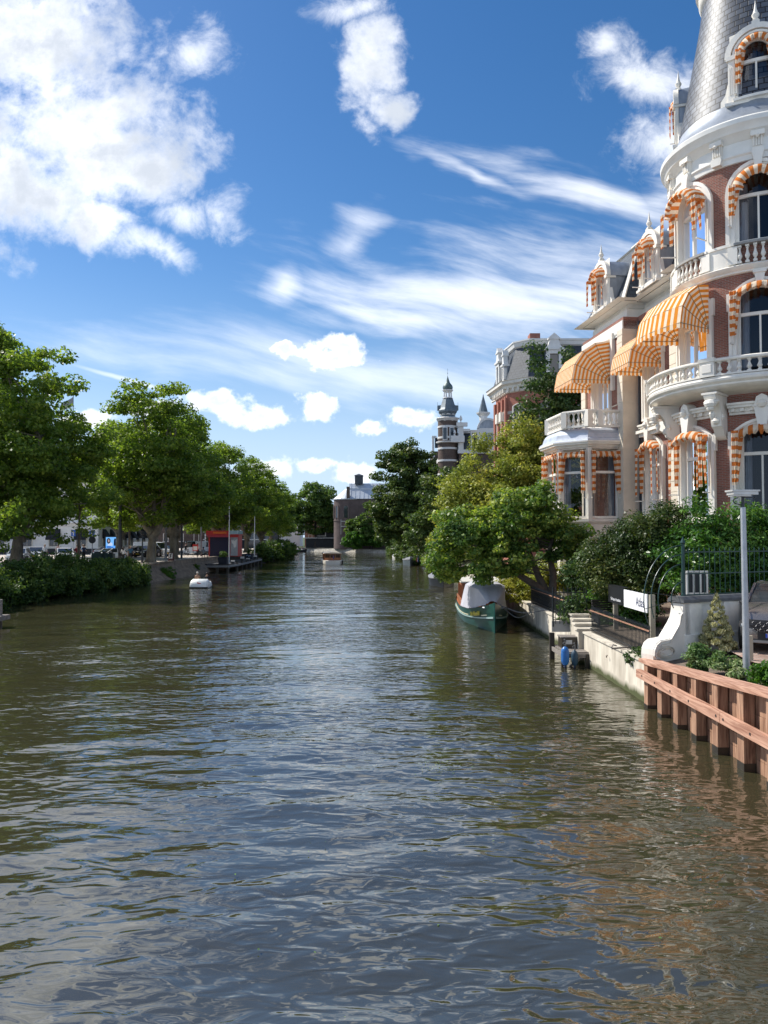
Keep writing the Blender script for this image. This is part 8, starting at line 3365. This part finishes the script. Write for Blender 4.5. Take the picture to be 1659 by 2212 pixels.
def car(label, loc, rot, body_m, L_=4.4, W_=1.8, H_=1.48, van=False, group='cars on the left bank road', plate=True, name='parked_car', cat='car', suv=False):
    """car points to -y"""
    e_ = empty(name, label, cat, loc, rot, group)
    hw = W_ / 2
    zb = 0.22 if not suv else 0.26
    if van:
        st = [(0.0, 0.78, 0.55, 0.80), (0.12, 0.92, 0.62, 0.92), (0.7, 0.98, 0.7, 1.08), (1.3, 1.0, 0.75, 1.15), (L_ - 0.3, 1.0, 0.78, 1.15), (L_, 0.96, 0.7, 1.1)]
        gh = [(0.62, 0.92, 1.08, 1.12), (1.25, 0.92, 1.14, H_ - 0.08), (1.9, 0.92, 1.15, H_), (L_ - 0.25, 0.92, 1.15, H_), (L_ - 0.02, 0.88, 1.1, H_ - 0.12)]
    else:
        st = [(0.0, 0.62, 0.50, 0.62), (0.10, 0.84, 0.55, 0.74), (0.35, 0.95, 0.60, 0.82 * H_ / 1.48), (1.25, 1.0, 0.66, 0.95 * H_ / 1.48), (2.4, 1.0, 0.68, 0.97 * H_ / 1.48), (L_ - 0.6, 0.98, 0.70, 1.0 * H_ / 1.48), (L_ - 0.12, 0.92, 0.66, 0.98 * H_ / 1.48), (L_, 0.80, 0.6, 0.85)]
        gh = [(1.15, 0.88, 0.93 * H_ / 1.48, 0.96 * H_ / 1.48), (1.95, 0.80, 0.95 * H_ / 1.48, H_ - 0.04), (2.6, 0.78, 0.96 * H_ / 1.48, H_), (3.4, 0.78, 0.97 * H_ / 1.48, H_ - 0.05), (L_ - 0.25, 0.84, 0.98 * H_ / 1.48, 1.02 * H_ / 1.48)]
    if suv:
        st = [(y, w, zs_ * 1.04, zh * (1.08 if y > 0.2 else 1.0)) for (y, w, zs_, zh) in st]
        gh = [(y + 0.4, w, a_ * 1.08, r_ * (1.08 if k == 0 else 1)) for k, (y, w, a_, r_) in enumerate(gh)]
    b = MB()
    V, F = [], []
    for (y, w, zs_, zh) in st:
        w = w * hw
        V += [(-w * 0.86, y, zb), (-w, y, zb + 0.14), (-w, y, zs_), (-w * 0.93, y, zh), (0, y, zh + 0.035), (w * 0.93, y, zh), (w, y, zs_), (w, y, zb + 0.14), (w * 0.86, y, zb)]
    for i in range(len(st) - 1):
        for j in range(8):
            a = i * 9 + j
            F.append([a, a + 9, a + 10, a + 1])
        F.append([i * 9 + 8, i * 9 + 17, i * 9 + 9, i * 9])
    F.append(list(range(9)))
    F.append([len(V) - 9 + j for j in range(8, -1, -1)])
    b.add(V, F)
    b.build('body', body_m, e_, sharp=35)
    # cabin
    gl = MB()
    rf_ = MB()
    for i in range(len(gh) - 1):
        (y0, w0, a0, r0), (y1, w1, a1, r1) = gh[i], gh[i + 1]
        for sg in (-1, 1):
            q = [(sg * 0.93 * hw, y0, a0 - 0.01), (sg * 0.93 * hw, y1, a1 - 0.01), (sg * w1 * hw, y1, r1), (sg * w0 * hw, y0, r0)]
            (gl if not (van and i >= 2) else rf_).add(q, [[0, 1, 2, 3] if sg > 0 else [3, 2, 1, 0]])
        q = [(-w0 * hw, y0, r0), (w0 * hw, y0, r0), (w1 * hw, y1, r1), (-w1 * hw, y1, r1)]
        if i == 0 or (i == len(gh) - 2):
            gl.add(q, [[0, 1, 2, 3]])
        else:
            rf_.add(q, [[0, 1, 2, 3]])
    g0 = gh[0]
    gl.build('windows', car_glass, e_, smooth=False)
    (y0, w0, a0, r0), (y1, w1, a1, r1) = gh[1], gh[0]
    for sg in (-1, 1):
        rf_.beam((sg * 0.90 * hw, gh[0][0], gh[0][3] + 0.01), (sg * gh[1][1] * hw, gh[1][0], gh[1][3]), 0.06, 0.05)
        rf_.beam((sg * gh[-1][1] * hw, gh[-1][0], gh[-1][3]), (sg * gh[-2][1] * hw, gh[-2][0], gh[-2][3]), 0.08, 0.06)
        mid_ = gh[2]
        rf_.beam((sg * 0.935 * hw, mid_[0], mid_[2]), (sg * (mid_[1] + 0.01) * hw, mid_[0], mid_[3]), 0.07, 0.03)
    rf_.build('roof', body_m, e_, smooth=False)
    r = 0.33 if not suv else 0.36
    for (x, y) in ((-hw + 0.10, 0.82), (hw - 0.10, 0.82), (-hw + 0.10, L_ - 0.85), (hw - 0.10, L_ - 0.85)):
        sg = -1 if x < 0 else 1
        t_ = MB()
        t_.tube([(x - 0.11 * sg, y, r), (x + 0.115 * sg, y, r)], r, 18)
        to = t_.build('wheel', tyre_m, e_, sharp=40)
        t_ = MB()
        t_.tube([(x + 0.10 * sg, y, r), (x + 0.122 * sg, y, r)], r * 0.62, 12)
        t_.build('rim', rim_m, to, sharp=40)
    for sg in (-1, 1):
        h = MB()
        zl = st[1][3] - 0.10
        h.prism_z([(sg * hw * 0.52, 0.02), (sg * hw * 0.80, 0.07), (sg * hw * 0.93, 0.30), (sg * hw * 0.90, 0.34), (sg * hw * 0.55, 0.08)], zl - 0.06, zl + 0.07)
        h.build('headlight', lampw, e_, smooth=False)
        h = MB()
        h.box(min(sg * hw * 0.7, sg * hw * 0.93), max(sg * hw * 0.7, sg * hw * 0.93), L_ - 0.1, L_ + 0.01, 0.72, 0.86)
        h.build('tail_light', lampr, e_, smooth=False)
        h = MB()
        h.obox((sg * (hw + 0.07), gh[0][0] + 0.35, gh[0][2] + 0.06), (0.16, 0.10, 0.13))
        h.build('mirror', body_m, e_)
    h = MB()
    h.box(-hw * 0.48, hw * 0.48, -0.015, 0.06, 0.36, 0.56)
    h.box(-hw * 0.7, hw * 0.7, -0.02, 0.10, zb + 0.01, zb + 0.10)
    h.build('grille', black_plastic, e_, smooth=False)
    if plate:
        h = MB()
        h.box(-0.26, 0.26, -0.035, -0.018, 0.38, 0.49)
        h.build('number_plate', plate_y, e_, smooth=False)
    return e_


p_sil = paint('silver_paint', (0.50, 0.51, 0.52), 0.5)
p_wh = paint('white_car_paint', (0.78, 0.79, 0.80), 0.0)
p_bk = paint('black_car_paint', (0.012, 0.013, 0.016), 0.2)
p_gr = paint('grey_car_paint', (0.14, 0.15, 0.16), 0.5)
p_red = paint('red_car_paint', (0.30, 0.03, 0.03), 0.2)
p_tan = paint('taupe_car_paint', (0.30, 0.27, 0.25), 0.75)
car('silver car facing the camera behind the yellow post', (-37.1, 77.2, 1.67), R_(14), p_sil)
car('white estate car with raked windscreen standing left of the pale trunk', (-34.3, 83.2, 1.67), R_(28), p_wh, H_=1.42)
car('silver white car half behind the green waste containers', (-32.7, 86.8, 1.67), R_(-32), p_wh, H_=1.35)
car('pale grey car glimpsed through leaves between silver and white cars', (-40.2, 88, 1.67), R_(12), p_sil)
car('small white car behind the walking woman and man', (-32.8, 98.6, 1.67), R_(80), p_wh, H_=1.4)
car('black car with yellow plate behind the walking man', (-31.8, 99.3, 1.67), R_(-15), p_bk)
car('dark grey car behind the big plane trunk with the yellow post', (-31.2, 103.5, 1.67), R_(-12), p_gr)
car('dark car in the shade left of the leaning trunk', (-30.0, 100.5, 1.67), R_(80), p_gr)
car('white delivery van with dark windscreen behind the cyclist', (-29.3, 115.2, 1.67), R_(-12), p_wh, van=True, L_=5.0, W_=1.95, H_=2.0, name='delivery_van', cat='van')
car('white van with pale rear window next to the kiosk', (-27.4, 118.8, 1.67), R_(165), p_wh, van=True, L_=5.0, W_=1.9, H_=1.95, name='delivery_van', cat='van')
car('white van in the shade behind the leaning dark trunk', (-29.2, 104.0, 1.67), R_(70), p_wh, van=True, L_=5.0, W_=1.95, H_=1.95, name='delivery_van', cat='van')
car('grey silver car beyond the kiosk under the trees', (-30.0, 142, 1.67), R_(5), p_sil)

# parked suv near the garden wall
sv_ = car('taupe metallic car with black honeycomb grille and yellow plate parked by the garden wall', (9.66, 18.95, 1.405), R_(-32), p_tan, L_=4.5, W_=1.87, H_=1.65, group=None, suv=True, plate=False)
g_ = MB()
hwc = 0.80
V, F = [], []
cols_ = 18
for i in range(cols_ + 1):
    u = -1 + 2 * i / cols_
    x = u * 0.80
    yy = -0.03 + 0.22 * abs(u) ** 3
    V += [(x * 0.86, yy - 0.02, 0.52), (x, yy - 0.045, 0.62), (x * 1.02, yy - 0.03, 0.84)]
for i in range(cols_):
    for j in range(2):
        a = 3 * i + j
        F.append([a, a + 3, a + 4, a + 1])
g_.add(V, F)
g_.build('front_grille', black_plastic, sv_)
gm = MB()
for r_i in range(3):
    for c_i in range(9):
        u = -0.85 + c_i * 0.2125 + (0.1 if r_i % 2 else 0)
        x = u * 0.78
        yy = -0.09 + 0.22 * abs(u) ** 3
        z = 0.59 + 0.085 * r_i
        pts = [(x - 0.07, yy, z), (x - 0.035, yy, z + 0.035), (x + 0.035, yy, z + 0.035), (x + 0.07, yy, z), (x + 0.035, yy, z - 0.035), (x - 0.035, yy, z - 0.035), (x - 0.07, yy, z)]
        gm.tube(pts, 0.0045, 4)
gm.build('grille_mesh', M('dark_chrome', (0.16, 0.16, 0.17), 0.3, metal=0.8), sv_)
em = MB()
em.tube([(0.10 * math.cos(2 * PI * k / 16), -0.10, 0.72 + 0.055 * math.sin(2 * PI * k / 16)) for k in range(17)], 0.009, 5)
em.tube([(-0.04, -0.10, 0.685), (-0.025, -0.10, 0.755)], 0.008, 4)
em.tube([(0.04, -0.10, 0.755), (0.025, -0.10, 0.685)], 0.008, 4)
em.tube([(-0.04, -0.10, 0.715), (0.04, -0.10, 0.725)], 0.008, 4)
em.build('emblem', rim_m, sv_)
lo = MB()
lo.box(-0.74, 0.74, -0.05, 0.12, 0.28, 0.34)
lo.build('chrome_strip', rim_m, sv_)
npx = MB()
npx.box(-0.26, 0.26, -0.085, -0.070, 0.41, 0.52)
npo = npx.build('number_plate', plate_y, sv_, smooth=False)
npx = MB()
npx.box(-0.26, -0.215, -0.089, -0.086, 0.412, 0.518)
npx.build('plate_strip', M('plate_blue', (0.02, 0.08, 0.45), 0.4), npo, smooth=False)
Mp = Matrix(((1, 0, 0, 0.02), (0, 0, -1, -0.088), (0, 1, 0, 0.465), (0, 0, 0, 1)))
text_mesh('plate_lettering', 'L-025-X', 0.105, M('plate_black', (0.01, 0.01, 0.01), 0.5), npo, Mp, squeeze=0.95)
